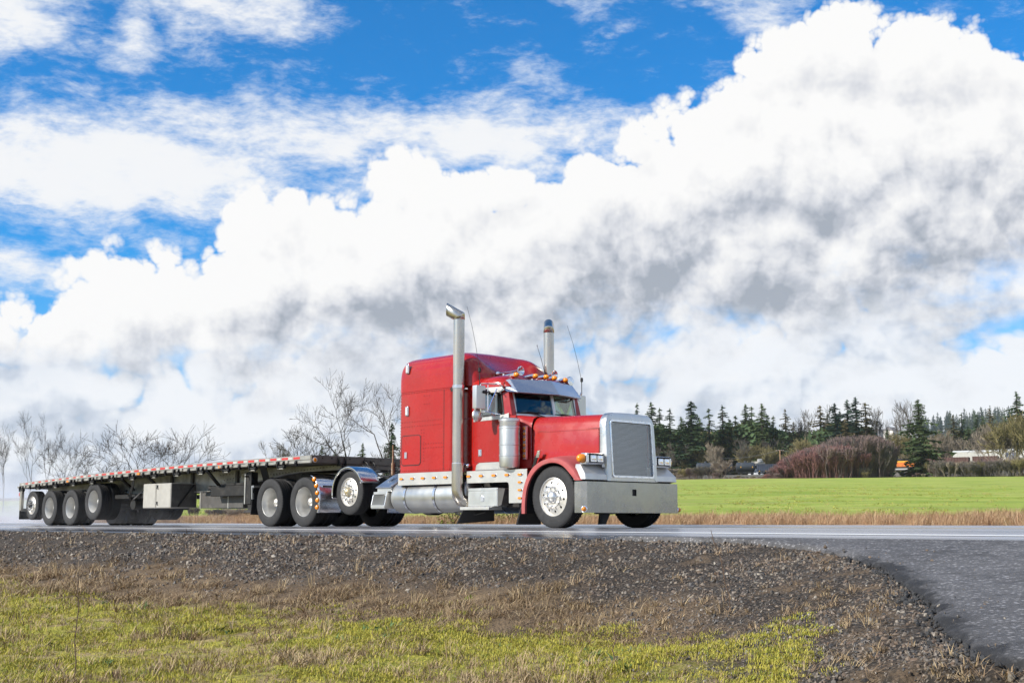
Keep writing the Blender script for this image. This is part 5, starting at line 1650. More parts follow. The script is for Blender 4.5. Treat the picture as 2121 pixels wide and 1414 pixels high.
for z, hgt in ((.93, .07), (.535, .06)):
    b = MB(); b.box(-6.64, -6.58, -1.212, -1.198, z, z + hgt); b.tube([(-6.64, -1.215, z - .02), (-6.60, -1.215, z + .02), (-6.56, -1.215, z - .03)], .010, 6); tp_(b, 'box_latch', 'black', tbx)
b = MB(); b.tube([(-6.66, -1.204, .45), (-6.66, -1.204, 1.02)], .006, 6); tp_(b, 'latch_rod', 'trailer_rail', tbx)
for k in range(7):
    o = .03 * k
    b = MB(); b.tube([(-7.95 - o * .5, -1.12, dz(-8) - .16), (-8.0 - o, -1.12 + o * .3, 1.0), (-8.15 - o * 1.6, -1.10 + o * .4, .78 - .03 * (k % 3)), (-8.22 - o, -1.05, .62 + .02 * k), (-8.05 - o * .4, -1.0, .72), (-7.9, -.9, .9)], .016, 6)
    tp_(b, 'hose', 'black')
b = MB(); b.box(-9.4, -7.6, -.9, .9, .70, .80); b.tube([(-8.6, -.8, .55), (-8.6, .8, .55)], .14, 14); tp_(b, 'suspension_hanger', 'frame_dark')
# axles and wheels
for x, z in ((-9.975, .637), (-11.32, .486), (-12.64, .486), (-14.02, .565)):
    axm = MB(); axm.tube([(x, -1.0, z), (x, 1.0, z)], .065, 10)
    for s in (-1, 1):
        axm.hexa([(x - .10, s * .5 - .05, z), (x + .5, s * .5 - .05, .78), (x + .5, s * .5 + .05, .78), (x - .10, s * .5 + .05, z), (x - .1, s * .5 - .05, z + .12), (x + .5, s * .5 - .05, .95), (x + .5, s * .5 + .05, .95), (x - .1, s * .5 + .05, z + .12)])
    tp_(axm, 'axle', 'frame_dark')
for s in (-1, 1):
    make_wheel(L, 'drive', .98, .26, (-9.975, s * 1.11, .637), s > 0, dual=True, rimmat='rim_dull', hubmat='rim_dull')
    for x in (-11.32, -12.64): make_wheel(L, 'drive', .972, .26, (x, s * 1.11, .486), s > 0, dual=True, rimmat='rim_dull', hubmat='rim_dull')
    make_wheel(L, 'steer', .83, .27, (-14.02, s * 1.00, .565), s > 0, rimmat='rim_alu', hubmat='black')
# rear end
b = MB(); b.box(-14.57, -14.52, -1.30, 1.30, dz(-14.5) - .17, dz(-14.5)); re = tp_(b, 'rear_rail', 'trailer_rail', bevel=.006)
for s in (-1, 1):
    b = MB(); b.hexa([(-14.55, s * 1.22 - .05, .42), (-14.45, s * 1.22 - .05, .42), (-14.45, s * 1.22 + .03, .42), (-14.55, s * 1.22 + .03, .42), (-14.55, s * 1.24 - .05, 1.04), (-14.40, s * 1.24 - .05, 1.04), (-14.40, s * 1.24 + .03, 1.04), (-14.55, s * 1.24 + .03, 1.04)]); tp_(b, 'rear_post', 'trailer_rail', re, bevel=.005)
    b = MB(); b.box(-14.62, -14.56, s * 1.22 - .06, s * 1.22 + .06, .84, .94); tp_(b, 'tail_lamp', 'red_lens', re, bevel=.01)
    b = MB(); y0, y1 = sorted((s * 1.28, s * .66)); b.box(-14.52, -14.505, y0, y1, .165, .425); tp_(b, 'mud_flap', 'flap_black', re)
b = MB(); b.box(-14.55, -14.47, -1.24, 1.24, .40, .48); tp_(b, 'rear_underride_bar', 'trailer_beam', re)
# ------------------------------------------------------------------ ground cover: stones, grass, straw (uncountable stuff)
rng = np.random.default_rng(11)


def leaf_mat(name, a, b_, rough=.75, trans=.0, hue=.25, c3=None):
    """plant colour that varies from clump to clump (per-instance random) and by noise"""
    m = bpy.data.materials.new(name); m.use_nodes = True
    t = NT(m.node_tree); bs = m.node_tree.nodes['Principled BSDF']
    oi = t.n('ShaderNodeObjectInfo'); geo = t.n('ShaderNodeNewGeometry')
    nz = t.noise(geo.outputs['Position'], 1.3, 3, .6)
    f = t.m('ADD', t.m('MULTIPLY', oi.outputs['Random'], .6), t.m('MULTIPLY', nz, .5), clamp=True)
    c = t.mix(f, a, b_)
    if c3: c = t.mix(t.ss(oi.outputs['Random'], .72, .9), c, c3)
    t.link(c, bs.inputs['Base Color'])
    bs.inputs['Roughness'].default_value = rough
    bs.inputs['Specular IOR Level'].default_value = .25
    MATS[name] = m
    return m


def proto_collection(name, meshes):
    col = bpy.data.collections.new(name)
    for i, me in enumerate(meshes):
        o = bpy.data.objects.new(f'{name}_{i:02d}', me); col.objects.link(o)
    return col


def scatter(name, col, pts, rot, scl, idx, label):
    """one object whose points carry instances of the small meshes in col"""
    me = bpy.data.meshes.new(name)
    me.vertices.add(len(pts)); me.vertices.foreach_set('co', np.asarray(pts, np.float32).ravel())
    for nm, ty, v in (('rot', 'FLOAT_VECTOR', rot), ('scl', 'FLOAT_VECTOR', scl), ('idx', 'INT', idx)):
        at = me.attributes.new(nm, ty, 'POINT')
        at.data.foreach_set('vector' if ty == 'FLOAT_VECTOR' else 'value', np.asarray(v, np.int32 if ty == 'INT' else np.float32).ravel())
    o = bpy.data.objects.new(name, me); COL.objects.link(o)
    g = bpy.data.node_groups.new(name, 'GeometryNodeTree')
    g.interface.new_socket('Geometry', in_out='INPUT', socket_type='NodeSocketGeometry')
    g.interface.new_socket('Geometry', in_out='OUTPUT', socket_type='NodeSocketGeometry')
    gi, go = g.nodes.new('NodeGroupInput'), g.nodes.new('NodeGroupOutput')
    ip = g.nodes.new('GeometryNodeInstanceOnPoints'); ci = g.nodes.new('GeometryNodeCollectionInfo')
    ci.inputs['Collection'].default_value = col; ci.inputs['Separate Children'].default_value = True; ci.inputs['Reset Children'].default_value = True
    ip.inputs['Pick Instance'].default_value = True
    g.links.new(gi.outputs[0], ip.inputs['Points']); g.links.new(ci.outputs[0], ip.inputs['Instance'])
    for nm, ty, sock in (('rot', 'FLOAT_VECTOR', 'Rotation'), ('scl', 'FLOAT_VECTOR', 'Scale'), ('idx', 'INT', 'Instance Index')):
        na = g.nodes.new('GeometryNodeInputNamedAttribute'); na.data_type = ty; na.inputs['Name'].default_value = nm
        g.links.new(na.outputs['Attribute'], ip.inputs[sock])
    g.links.new(ip.outputs[0], go.inputs[0])
    md = o.modifiers.new('scatter', 'NODES'); md.node_group = g
    return tag(o, label, None, None, 'stuff')


def stone_mesh(k):
    r = np.random.default_rng(100 + k)
    bm = bmesh.new(); bmesh.ops.create_icosphere(bm, subdivisions=1, radius=1.)
    sx, sy, sz = r.uniform(.8, 1.3), r.uniform(.6, 1.0), r.uniform(.4, .75)
    for v in bm.verts:
        f = r.uniform(.72, 1.15)
        v.co = Vector((v.co.x * sx * f, v.co.y * sy * f, v.co.z * sz * f))
    me = bpy.data.meshes.new(f'stone_{k}'); bm.to_mesh(me); bm.free()
    me.materials.append(MATS['stone'])
    return me


m = bpy.data.materials.new('stone'); m.use_nodes = True
t = NT(m.node_tree); bs = m.node_tree.nodes['Principled BSDF']
oi = t.n('ShaderNodeObjectInfo')
c = t.ramp(oi.outputs['Random'], [(0, (.032, .028, .025)), (.22, (.066, .060, .054)), (.42, (.112, .092, .073)), (.65, (.160, .120, .084)), (.84, (.100, .064, .040)), (.95, (.21, .18, .14)), (1, (.30, .265, .22))])
t.link(c, bs.inputs['Base Color']); bs.inputs['Roughness'].default_value = .55
MATS['stone'] = m
STONES = proto_collection('stone', [stone_mesh(k) for k in range(7)])


def blade_clump(seed, n, h, spread, lean, w, mats, flat=0.):
    """a clump of bent grass blades"""
    r = random.Random(seed)
    b = MB()
    for i in range(n):
        a, d = r.uniform(0, 6.283), r.uniform(0, spread)
        x, y = d * math.cos(a), d * math.sin(a)
        hh = h * r.uniform(.45, 1.1); ba = r.uniform(0, 6.283); ln = lean * r.uniform(.3, 1.5) * hh
        ww = w * r.uniform(.6, 1.3)
        px_, py_ = math.cos(ba + 1.57) * ww, math.sin(ba + 1.57) * ww
        dx, dy = math.cos(ba) * ln, math.sin(ba) * ln
        zf = 1 - flat * r.uniform(.5, 1)
        p = [(x - px_, y - py_, -.01), (x + px_, y + py_, -.01), (x + dx * .4 + px_ * .7, y + dy * .4 + py_ * .7, hh * .6 * zf), (x + dx * .4 - px_ * .7, y + dy * .4 - py_ * .7, hh * .6 * zf), (x + dx, y + dy, hh * zf)]
        b.add(p, [(0, 1, 2, 3), (3, 2, 4)], 0 if r.random() < .8 or len(mats) < 2 else 1)
    return b.mesh('clump', mats)


leaf_mat('grass_green', (.15, .195, .028), (.31, .325, .065), c3=(.36, .28, .13))
leaf_mat('grass_lime', (.27, .25, .028), (.47, .41, .080))
leaf_mat('grass_dark', (.06, .10, .028), (.12, .17, .05))
leaf_mat('straw', (.30, .215, .115), (.48, .37, .22), c3=(.18, .12, .07))
leaf_mat('straw_brown', (.16, .105, .06), (.31, .215, .125), c3=(.38, .29, .175))
leaf_mat('weed_green', (.075, .14, .05), (.15, .22, .085))
CL = {
    'moss': [blade_clump(k, 60, .018, .14, 1.3, .0026, ['grass_lime', 'grass_green']) for k in range(4)],
    'green': [blade_clump(20 + k, 20, .055, .07, 1.0, .0032, ['grass_green', 'straw']) for k in range(4)],
    'straw': [blade_clump(40 + k, 18, .10, .07, 1.1, .0032, ['straw', 'straw_brown']) for k in range(4)],
    'litter': [blade_clump(60 + k, 14, .12, .09, 1.6, .0030, ['straw_brown', 'straw'], .75) for k in range(4)],
    'tall': [blade_clump(80 + k, 15, .30, .06, .45, .0035, ['straw', 'straw_brown']) for k in range(3)],
    'weed': [blade_clump(90 + k, 12, .05, .05, 1.4, .010, ['weed_green', 'grass_dark']) for k in range(3)],
}
COLS = {k: proto_collection('grass_' + k, v) for k, v in CL.items()}


def sample(n, d0, d1, a0=-26.5, a1=26.5, pw=1.):
    """random ground points inside the camera's field of view, uniform in area for pw = 1"""
    u = rng.random(n); a = np.radians(rng.uniform(a0, a1, n))
    if pw == 'log': d = d0 * (d1 / d0) ** u                # even in the picture rather than on the ground
    else: d = np.sqrt(d0 * d0 + (d1 * d1 - d0 * d0) * u ** pw)
    return d * np.sin(a), d * np.cos(a)


def place(kind, n, d0, d1, keep, smin, smax, label, name, zs=1., col=None, sink=0., flat=False, pw=1., zfun=None):
    x, y = sample(n, d0, d1, pw=pw)
    s, nn = sn(x, y); dd = edge_s(nn) - s
    k = keep(x, y, s, nn, dd) > rng.random(n)
    x, y = x[k], y[k]
    z = (zfun(*sn(x, y)) if zfun else ground_z(x, y)) - sink
    m_ = len(x)
    sc = smin + (smax - smin) * rng.random(m_) ** (2.4 if flat else 1.)
    dist = np.hypot(x, y)
    sc = sc * np.clip(dist / 14., .85, 1.7)                # slightly larger far away, where single ones merge
    rot = np.stack([rng.uniform(-.25, .25, m_) if not flat else rng.uniform(0, 6.28, m_), rng.uniform(-.25, .25, m_) if not flat else rng.uniform(0, 6.28, m_), rng.uniform(0, 6.28, m_)], -1)
    scl = np.stack([sc, sc, sc * zs * rng.uniform(.8, 1.2, m_)], -1)
    c_ = col or COLS[kind]
    return scatter(name, c_, np.stack([x, y, z], -1), rot, scl, rng.integers(0, len(c_.objects), m_), label)


ST = lambda v, a, b_: np.clip((v - a) / (b_ - a), 0, 1)
PATCH = lambda x, y, f, sd: fbm(x * f, y * f, 3, sd)


def zone(x, y, n):  # wavy across-coordinate used for all borders
    return n + (PATCH(x, y, .50, 31) - .45) * 2.8 + (PATCH(x, y, 1.9, 33) - .45) * 1.6


def k_stone(x, y, s, n, d):
    e = zone(x, y, n)
    a = ST(e, -6.4, -5.1) * (n < -2.62) * (d > .02)
    a = np.maximum(a, .95 * ST(-d, -4.2, -2.6) * (d > .03) * (n < -2.7) * (n > -16))
    return a * (.22 + .78 * ST(PATCH(x, y, 1.3, 77), .36, .54))


place('stone', 260000, 7, 46, k_stone, .007, .034, 'grey and brown crushed stone covering the road shoulder', 'gravel', 1., STONES, .004, True, 'log')
place('stone', 9000, 9, 30, lambda *a: k_stone(*a) * .6, .022, .042, 'larger grey stones lying in the shoulder gravel', 'coarse_gravel', 1., STONES, .008, True, 'log')


DARKM = bpy.data.materials.new('asphalt_crumb'); DARKM.use_nodes = True
DARKM.node_tree.nodes['Principled BSDF'].inputs['Base Color'].default_value = (.028, .028, .029, 1); DARKM.node_tree.nodes['Principled BSDF'].inputs['Roughness'].default_value = .8
crumbs = []
for k in range(4):
    me_ = stone_mesh(40 + k); me_.materials.clear(); me_.materials.append(DARKM); crumbs.append(me_)
CRUMB = proto_collection('crumb', crumbs)
place('crumb', 60000, 8, 22, lambda x, y, s, n, d: (n < -2.7) * np.exp(-((d + .02) / .16) ** 2) * .9 * ST(-n, 3.2, 5.), .012, .040, 'broken black asphalt crumbs along the edge of the side road', 'asphalt_crumbs', 1., CRUMB, -.01, True, 'log')


place('stone', 30000, 8, 24, lambda x, y, s, n, d: (n < -2.9) * (d < -.02) * np.exp(d / .45) * .16, .006, .026, 'loose stones strayed onto the side road', 'stray_gravel', 1., STONES, 0., True, 'log', lambda s, n: apron_z(n) + .014)


def k_moss(x, y, s, n, d):
    e = zone(x, y, n)
    return ST(-e, 6.7, 7.7) * ST(d, .9, 2.0) * (.08 + .92 * ST(.6 * PATCH(x, y, .8, 51) + .4 * PATCH(x, y, 2.3, 52), .40, .49))


place('moss', 85000, 7.5, 34, k_moss, .8, 1.7, 'short mossy yellow-green turf in the foreground', 'turf', 1., pw='log')
place('green', 26000, 7.5, 34, lambda x, y, s, n, d: k_moss(x, y, s, n, d) * ST(PATCH(x, y, 1.6, 41), .40, .62), .6, 1.3, 'longer green grass blades growing through the turf', 'grass', .9, pw='log')


def k_straw(x, y, s, n, d):
    e = zone(x, y, n)
    band = ST(-e, 5.3, 6.3) * (1 - .90 * ST(-e, 7.2, 8.4))
    band = band * (.22 + .78 * ST(d, 2.4, 4.2))
    band = np.maximum(band, .55 * (n < -8.2) * ST(-d, -1.6, -.2))
    return band * ST(d, .05, .6) * (.15 + .85 * ST(PATCH(x, y, 1.9, 61), .36, .58))


place('straw', 15000, 8.2, 36, k_straw, .6, 1.3, 'dry straw-coloured grass between the gravel and the turf', 'dry_grass', .75, pw='log')
place('litter', 38000, 7.6, 42, lambda x, y, s, n, d: np.maximum(k_straw(x, y, s, n, d), .11 * (n < -3.0) * (d > .3) * (.35 + .65 * ST(d, 2.4, 4.2))) * .95, .6, 1.4, 'flattened brown stems and litter lying on the bank', 'litter', 1., pw='log')
place('tall', 5200, 8, 36, lambda x, y, s, n, d: k_straw(x, y, s, n, d) * ST(PATCH(x, y, 2.4, 15), .50, .66) + .012 * (n < -3.4) * (d > 2.), .35, .95, 'taller dry grass stems standing on the bank', 'dry_stems', .9, pw='log')
place('straw', 9000, 7.5, 22, lambda x, y, s, n, d: ST(-n, 7.2, 8.4) * ST(d, 1.8, 3.) * (.05 + .95 * ST(PATCH(x, y, .8, 71), .50, .60)), .6, 1.7, 'tan grass tufts in the turf', 'tan_tufts', .9, pw='log')
place('weed', 2600, 8.2, 26, lambda x, y, s, n, d: k_moss(x, y, s, n, d) * ST(PATCH(x, y, 1.2, 93), .50, .60), .7, 1.8, 'low dark green broad-leaved weeds in the turf', 'weeds', .8, pw='log')
leaf_mat('verge_tan', (.26, .155, .088), (.44, .29, .17), c3=(.34, .25, .12))
leaf_mat('verge_pale', (.40, .29, .17), (.56, .42, .27))
# dry grass along the far side of the road
FARG = proto_collection('far_grass', [blade_clump(120 + k, 70, .36, .28, .60, .0034, ['verge_tan', 'verge_pale']) for k in range(5)])
def k_farg(x, y, s, n, d): return (n > np.where((s > -8) & (s < 2), 9.2, 7.2)) * (n < 10.5 + 12 * PATCH(x, y, .12, 83)) * (.25 + .75 * ST(PATCH(x, y, .6, 7), .32, .55))
place('farg', 36000, 21, 80, k_farg, .30, .78, 'tawny dry grass strip along the far side of the road', 'roadside_dry_grass', .72, FARG)
FIELD = proto_collection('field_grass', [blade_clump(140 + k, 26, .07, .30, .5, .012, ['grass_green', 'grass_lime']) for k in range(3)])
place('field', 15000, 34, 190, lambda x, y, s, n, d: (n > 15.5) * ST(-n, -150, -20) * (.25 + .75 * ST(PATCH(x, y, .25, 19), .35, .55)), .4, .8, 'short bright green grass of the field', 'field_grass', .7, FIELD)
# a few tall weed stalks in the foreground, each standing alone
mat('stalk', (.11, .07, .045), .8, var=.3, vscale=20)


def at_ground(px, py, lo=7., hi=60.):
    """where the ray through a picture point meets the ground"""
    a, bb = (px - 1060.5) / FPX, -(py - 707.0) / FPX
    c, s = math.cos(PITCH), math.sin(PITCH)
    d = np.array([a, c - bb * s, s + bb * c])
    ts = np.linspace(lo, hi, 4000)
    z = CAM_Z + ts * d[2]; g = ground_z(ts * d[0], ts * d[1])
    k = np.argmax(z < g)
    return ts[k] * d[0], ts[k] * d[1], g[k]


for (px, py, h, lean, lb) in ((153, 1408, .92, .0, 'thin brown weed stalk standing in the turf at the far left of the foreground'), (1512, 1262, .78, -.22, 'thin pale weed stem leaning in front of the right end of the bumper'),
                              (560, 1332, .28, -.12, 'forked dead stem in the turf below the trailer'), (1270, 1372, .30, .1, 'short dead stem standing in the turf below the tractor')):
    x, y, z = at_ground(px, py)
    b = MB()
    pts = [(x + lean * h * (k / 6) ** 1.5 + .012 * math.sin(k * 2.1), y, z + h * k / 6) for k in range(7)]
    b.tube(pts, [.006, .0055, .005, .005, .0045, .004, .003], 5)
    tg = b.build('weed_stalk', 'stalk'); tag(tg, lb, 'weed stalk', 'lone stalks in the foreground')
    b = MB()
    for k in range(10):
        f = .25 + .07 * k
        p = Vector(pts[int(f * 6)]).lerp(Vector(pts[min(6, int(f * 6) + 1)]), f * 6 % 1)
        an = k * 2.4
        b.tube([p, p + Vector((.03 * math.cos(an), .03 * math.sin(an), .025))], [.003, .002], 4)
    b.build('seed_head', 'stalk', tg)
# ------------------------------------------------------------------ background: trees, shrubs, railway, houses
mat('bark_grey', (.095, .082, .068), .9, var=.3, vscale=3)
mat('bark_dark', (.042, .033, .027), .9, var=.3, vscale=3)
mat('bark_pale', (.23, .19, .14), .9, var=.25, vscale=3)
mat('bark_olive', (.16, .135, .055), .9, var=.25, vscale=3)
mat('bark_red', (.185, .085, .080), .9, var=.3, vscale=.3)
mat('bark_mauve', (.165, .115, .105), .9, var=.3, vscale=.3)
def needle(name, a, c):
    leaf_mat(name, a, c, .85)
needle('needle_dark', (.026, .054, .025), (.070, .108, .044))
needle('needle_mid', (.044, .076, .034), (.10, .14, .055))
needle('needle_blue', (.030, .058, .048), (.062, .098, .070))
needle('needle_brown', (.075, .072, .032), (.16, .13, .062))


def conifer_meshes(seed, wide=.17, lo=.10, gap=.12, droop=.28, levels=30, pw=.85, dens=9):
    """crown and trunk of a fir, unit height"""
    r = random.Random(seed)
    b = MB()
    for i in range(levels * dens):
            f = min(1., max(0., (i + r.random()) / (levels * dens)))
            z = lo + (1 - lo) * (1 - (1 - f) ** 1.12)
            f = (z - lo) / (1 - lo)
            if r.random() < gap + .25 * f * f: continue
            lump = .80 + .30 * math.sin(z * 37 + seed) * math.sin(z * 17 + 2 * seed)
            L0 = (wide * (1 - f) ** pw + .010) * lump
            a = r.uniform(0, 6.283)
            Lb = L0 * r.choice((.5, .7, .85, 1., 1.1, 1.3)) * r.uniform(.9, 1.1)
            ca, sa = math.cos(a), math.sin(a)
            zz = z + r.uniform(-.012, .012)
            segs = 4
            pts = []
            for j in range(segs + 1):
                q = j / segs
                pts.append((Lb * q, zz - droop * Lb * q + .20 * droop * Lb * q ** 3 + .004))
            w0 = .016 + Lb * .13
            for j in range(segs):
                (d0, z0), (d1, z1) = pts[j], pts[j + 1]
                for sd in (-1, 1):
                    for rep in range(2):
                        wv = w0 * (1.15 - .72 * (j / segs)) * r.uniform(.6, 1.3)
                        tw = r.uniform(.2, 1.0)
                        dm = d0 + (d1 - d0) * r.uniform(.2, .8)
                        b.add([(ca * d0, sa * d0, z0), (ca * d1, sa * d1, z1), (ca * (dm + wv * .7) - sa * wv * sd, sa * (dm + wv * .7) + ca * wv * sd, (z0 + z1) / 2 - wv * tw * .8)], [(0, 1, 2)])
                    # hanging sprays
                hv = w0 * r.uniform(.5, 1.1)
                b.add([(ca * d0, sa * d0, z0 + .003), (ca * d1, sa * d1, z1 + .003), (ca * (d0 + d1) / 2, sa * (d0 + d1) / 2, (z0 + z1) / 2 - hv)], [(0, 1, 2)])
    b.add([(.012, 0, .965), (-.006, .010, .965), (-.006, -.010, .965), (0, 0, 1.01)], [(0, 1, 3), (1, 2, 3), (2, 0, 3)])
    tb = MB(); tb.tube([(0, 0, -.03), (0, 0, .3), (0, 0, .7), (0, 0, .97)], [.016, .012, .007, .002], 6)
    return b, tb


CON = []
for k, (sd, wd, lo, gp, dr, lv, pw, mt) in enumerate([(1, .205, .03, .10, .36, 36, .80, 'needle_dark'), (2, .175, .04, .24, .34, 30, .72, 'needle_dark'), (3, .175, .05, .16, .26, 32, .66, 'needle_mid'),
                                                   (4, .145, .06, .36, .32, 28, .60, 'needle_brown'), (5, .155, .03, .10, .28, 34, .60, 'needle_blue'), (6, .185, .04, .34, .42, 26, .68, 'needle_mid'), (7, .225, .02, .05, .32, 36, .70, 'needle_mid')]):
    cb_, tb_ = conifer_meshes(sd, wd, lo, gp, dr, lv, pw)
    CON.append((cb_.mesh('crown', mt), tb_.mesh('trunk', 'bark_dark')))


def bare_meshes(seed, spread=.6, depth=6, trunk_h=.25, r0=.022, rmin=.0022, kids=(2, 4), up=.25, stems=1, mat_='bark_grey', twig='bark_grey', twigs=5, base_r=.01):
    """leafless tree of unit height; trunk and branches as one mesh, fine twigs as another"""
    r = random.Random(seed)
    tb, cb_ = MB(), MB()
    def grow(p, d, ln, rad, lev):
        n = 3
        pts = [p]
        dd = d.copy()
        for i in range(n):
            dd = (dd + Vector((r.uniform(-.18, .18), r.uniform(-.18, .18), up * .35 + r.uniform(-.1, .12)))).normalized()
            pts.append(pts[-1] + dd * ln / n)
        r1 = max(rmin, rad * .62)
        rs = [rad + (r1 - rad) * i / n for i in range(n + 1)]
        (tb if lev < 3 else cb_).tube(pts, rs, 5 if lev < 2 else 3, cap=False)
        if lev >= depth:
            return
        k = r.randint(*kids)
        for i in range(k):
            q = pts[-1] if i < 2 else pts[r.randint(1, n - 1)].lerp(pts[-1], r.random())
            ax_ = dd.orthogonal().normalized()
            ax_.rotate(Matrix.Rotation(r.uniform(0, 6.283), 3, dd))
            nd = (dd + ax_ * spread * r.uniform(.5, 1.3)).normalized()
            grow(q, nd, ln * r.uniform(.62, .86), r1 * r.uniform(.62, .92), lev + 1)
        if lev >= 2:
            for i in range(twigs):
                q = pts[r.randint(1, n)]
                ax_ = dd.orthogonal().normalized(); ax_.rotate(Matrix.Rotation(r.uniform(0, 6.283), 3, dd))
                nd = (dd * .6 + ax_ * r.uniform(.5, 1.2) + Vector((0, 0, .2))).normalized()
                l2 = ln * r.uniform(.35, .8)
                m1 = q + nd * l2 * .5 + Vector((0, 0, .03 * l2))
                cb_.tube([q, m1, q + nd * l2 + Vector((r.uniform(-.1, .1), r.uniform(-.1, .1), .18)) * l2], [rmin, rmin * .8, rmin * .5], 3, cap=False)
    for s in range(stems):
        a = 6.283 * s / max(1, stems) + r.uniform(-.4, .4)
        d = Vector((math.cos(a) * .28 * (stems > 1), math.sin(a) * .28 * (stems > 1), 1)).normalized()
        grow(Vector((base_r * math.sqrt(r.random()) * math.cos(a), base_r * math.sqrt(r.random()) * math.sin(a), -.02)), d, trunk_h, r0 * (1 if stems == 1 else .75), 0)
    for b in (tb, cb_):
        zm = max(v[2] for v in (tb.v + cb_.v))
    for b in (tb, cb_): b.v = [(x / zm, y / zm, z / zm) for x, y, z in b.v]
    return cb_.mesh('crown', twig), tb.mesh('trunk', mat_)


BARE = {
    'near': [bare_meshes(3, .85, 5, .30, .012, .0011, (2, 3), .16, 1, 'bark_dark', 'bark_dark', 4), bare_meshes(8, .80, 5, .26, .012, .0011, (2, 3), .18, 1, 'bark_dark', 'bark_dark', 4),
             bare_meshes(12, .80, 4, .26, .010, .0011, (2, 3), .12, 3, 'bark_dark', 'bark_dark', 4), bare_meshes(15, .90, 4, .20, .009, .0011, (2, 3), .10, 4, 'bark_dark', 'bark_dark', 4)],
    'tall': [bare_meshes(21, .62, 5, .34, .013, .0011, (2, 3), .30, 1, 'bark_dark', 'bark_dark', 5), bare_meshes(24, .66, 5, .30, .013, .0011, (2, 3), .26, 1, 'bark_dark', 'bark_dark', 5)],
    'far': [bare_meshes(31, .62, 5, .28, .014, .0022, (2, 3), .28, 1, 'bark_grey', 'bark_grey', 5), bare_meshes(34, .70, 4, .20, .012, .0026, (3, 4), .25, 3, 'bark_pale', 'bark_pale', 5),
            bare_meshes(36, .75, 4, .18, .012, .0028, (3, 4), .22, 3, 'bark_olive', 'bark_olive', 6), bare_meshes(39, .60, 4, .16, .012, .0034, (3, 4), .35, 5, 'bark_mauve', 'bark_mauve', 6)],
    'shrub': [bare_meshes(51 + k, .50, 3, .24, .007, .0045, (3, 4), .45, 14, mt, mt, 7, .30) for k, mt in enumerate(('bark_red', 'bark_red', 'bark_mauve', 'bark_mauve', 'bark_grey', 'bark_pale', 'bark_olive'))],
}


def dirv(px, py):
    a, bb = (px - 1060.5) / FPX, -(py - 707.0) / FPX
    c, s = math.cos(PITCH), math.sin(PITCH)
    v = Vector((a, c - bb * s, s + bb * c))
    return v / math.hypot(v.x, v.y)


def plant(name, meshes, px, top, d, label, cat, group, wf=1., base=None, rz=None):
    """tree at compass direction px and distance d whose tip stands at elevation of picture row top"""
    v = dirv(px, top)
    x, y = v.x * d, v.y * d
    zg = ground_at(x, y) if base is None else base
    h = CAM_Z + v.z * d - zg
    o = thing(name, (x, y, zg), random.uniform(0, 6.28) if rz is None else rz, label, cat, group)
    o.scale = (h * wf, h * wf, h)
    for me_, nm in ((meshes[1], 'trunk'), (meshes[0], 'crown')):
        c = bpy.data.objects.new(nm, me_); COL.objects.link(c); c.parent = o
    return o


ORD = ['first', 'second', 'third', 'fourth', 'fifth', 'sixth', 'seventh', 'eighth', 'ninth', 'tenth', 'eleventh', 'twelfth', 'thirteenth', 'fourteenth', 'fifteenth', 'sixteenth', 'seventeenth', 'eighteenth', 'nineteenth', 'twentieth',
       'twenty-first', 'twenty-second', 'twenty-third', 'twenty-fourth', 'twenty-fifth', 'twenty-sixth', 'twenty-seventh', 'twenty-eighth', 'twenty-ninth', 'thirtieth', 'thirty-first', 'thirty-second', 'thirty-third', 'thirty-fourth', 'thirty-fifth', 'thirty-sixth', 'thirty-seventh', 'thirty-eighth', 'thirty-ninth', 'fortieth']
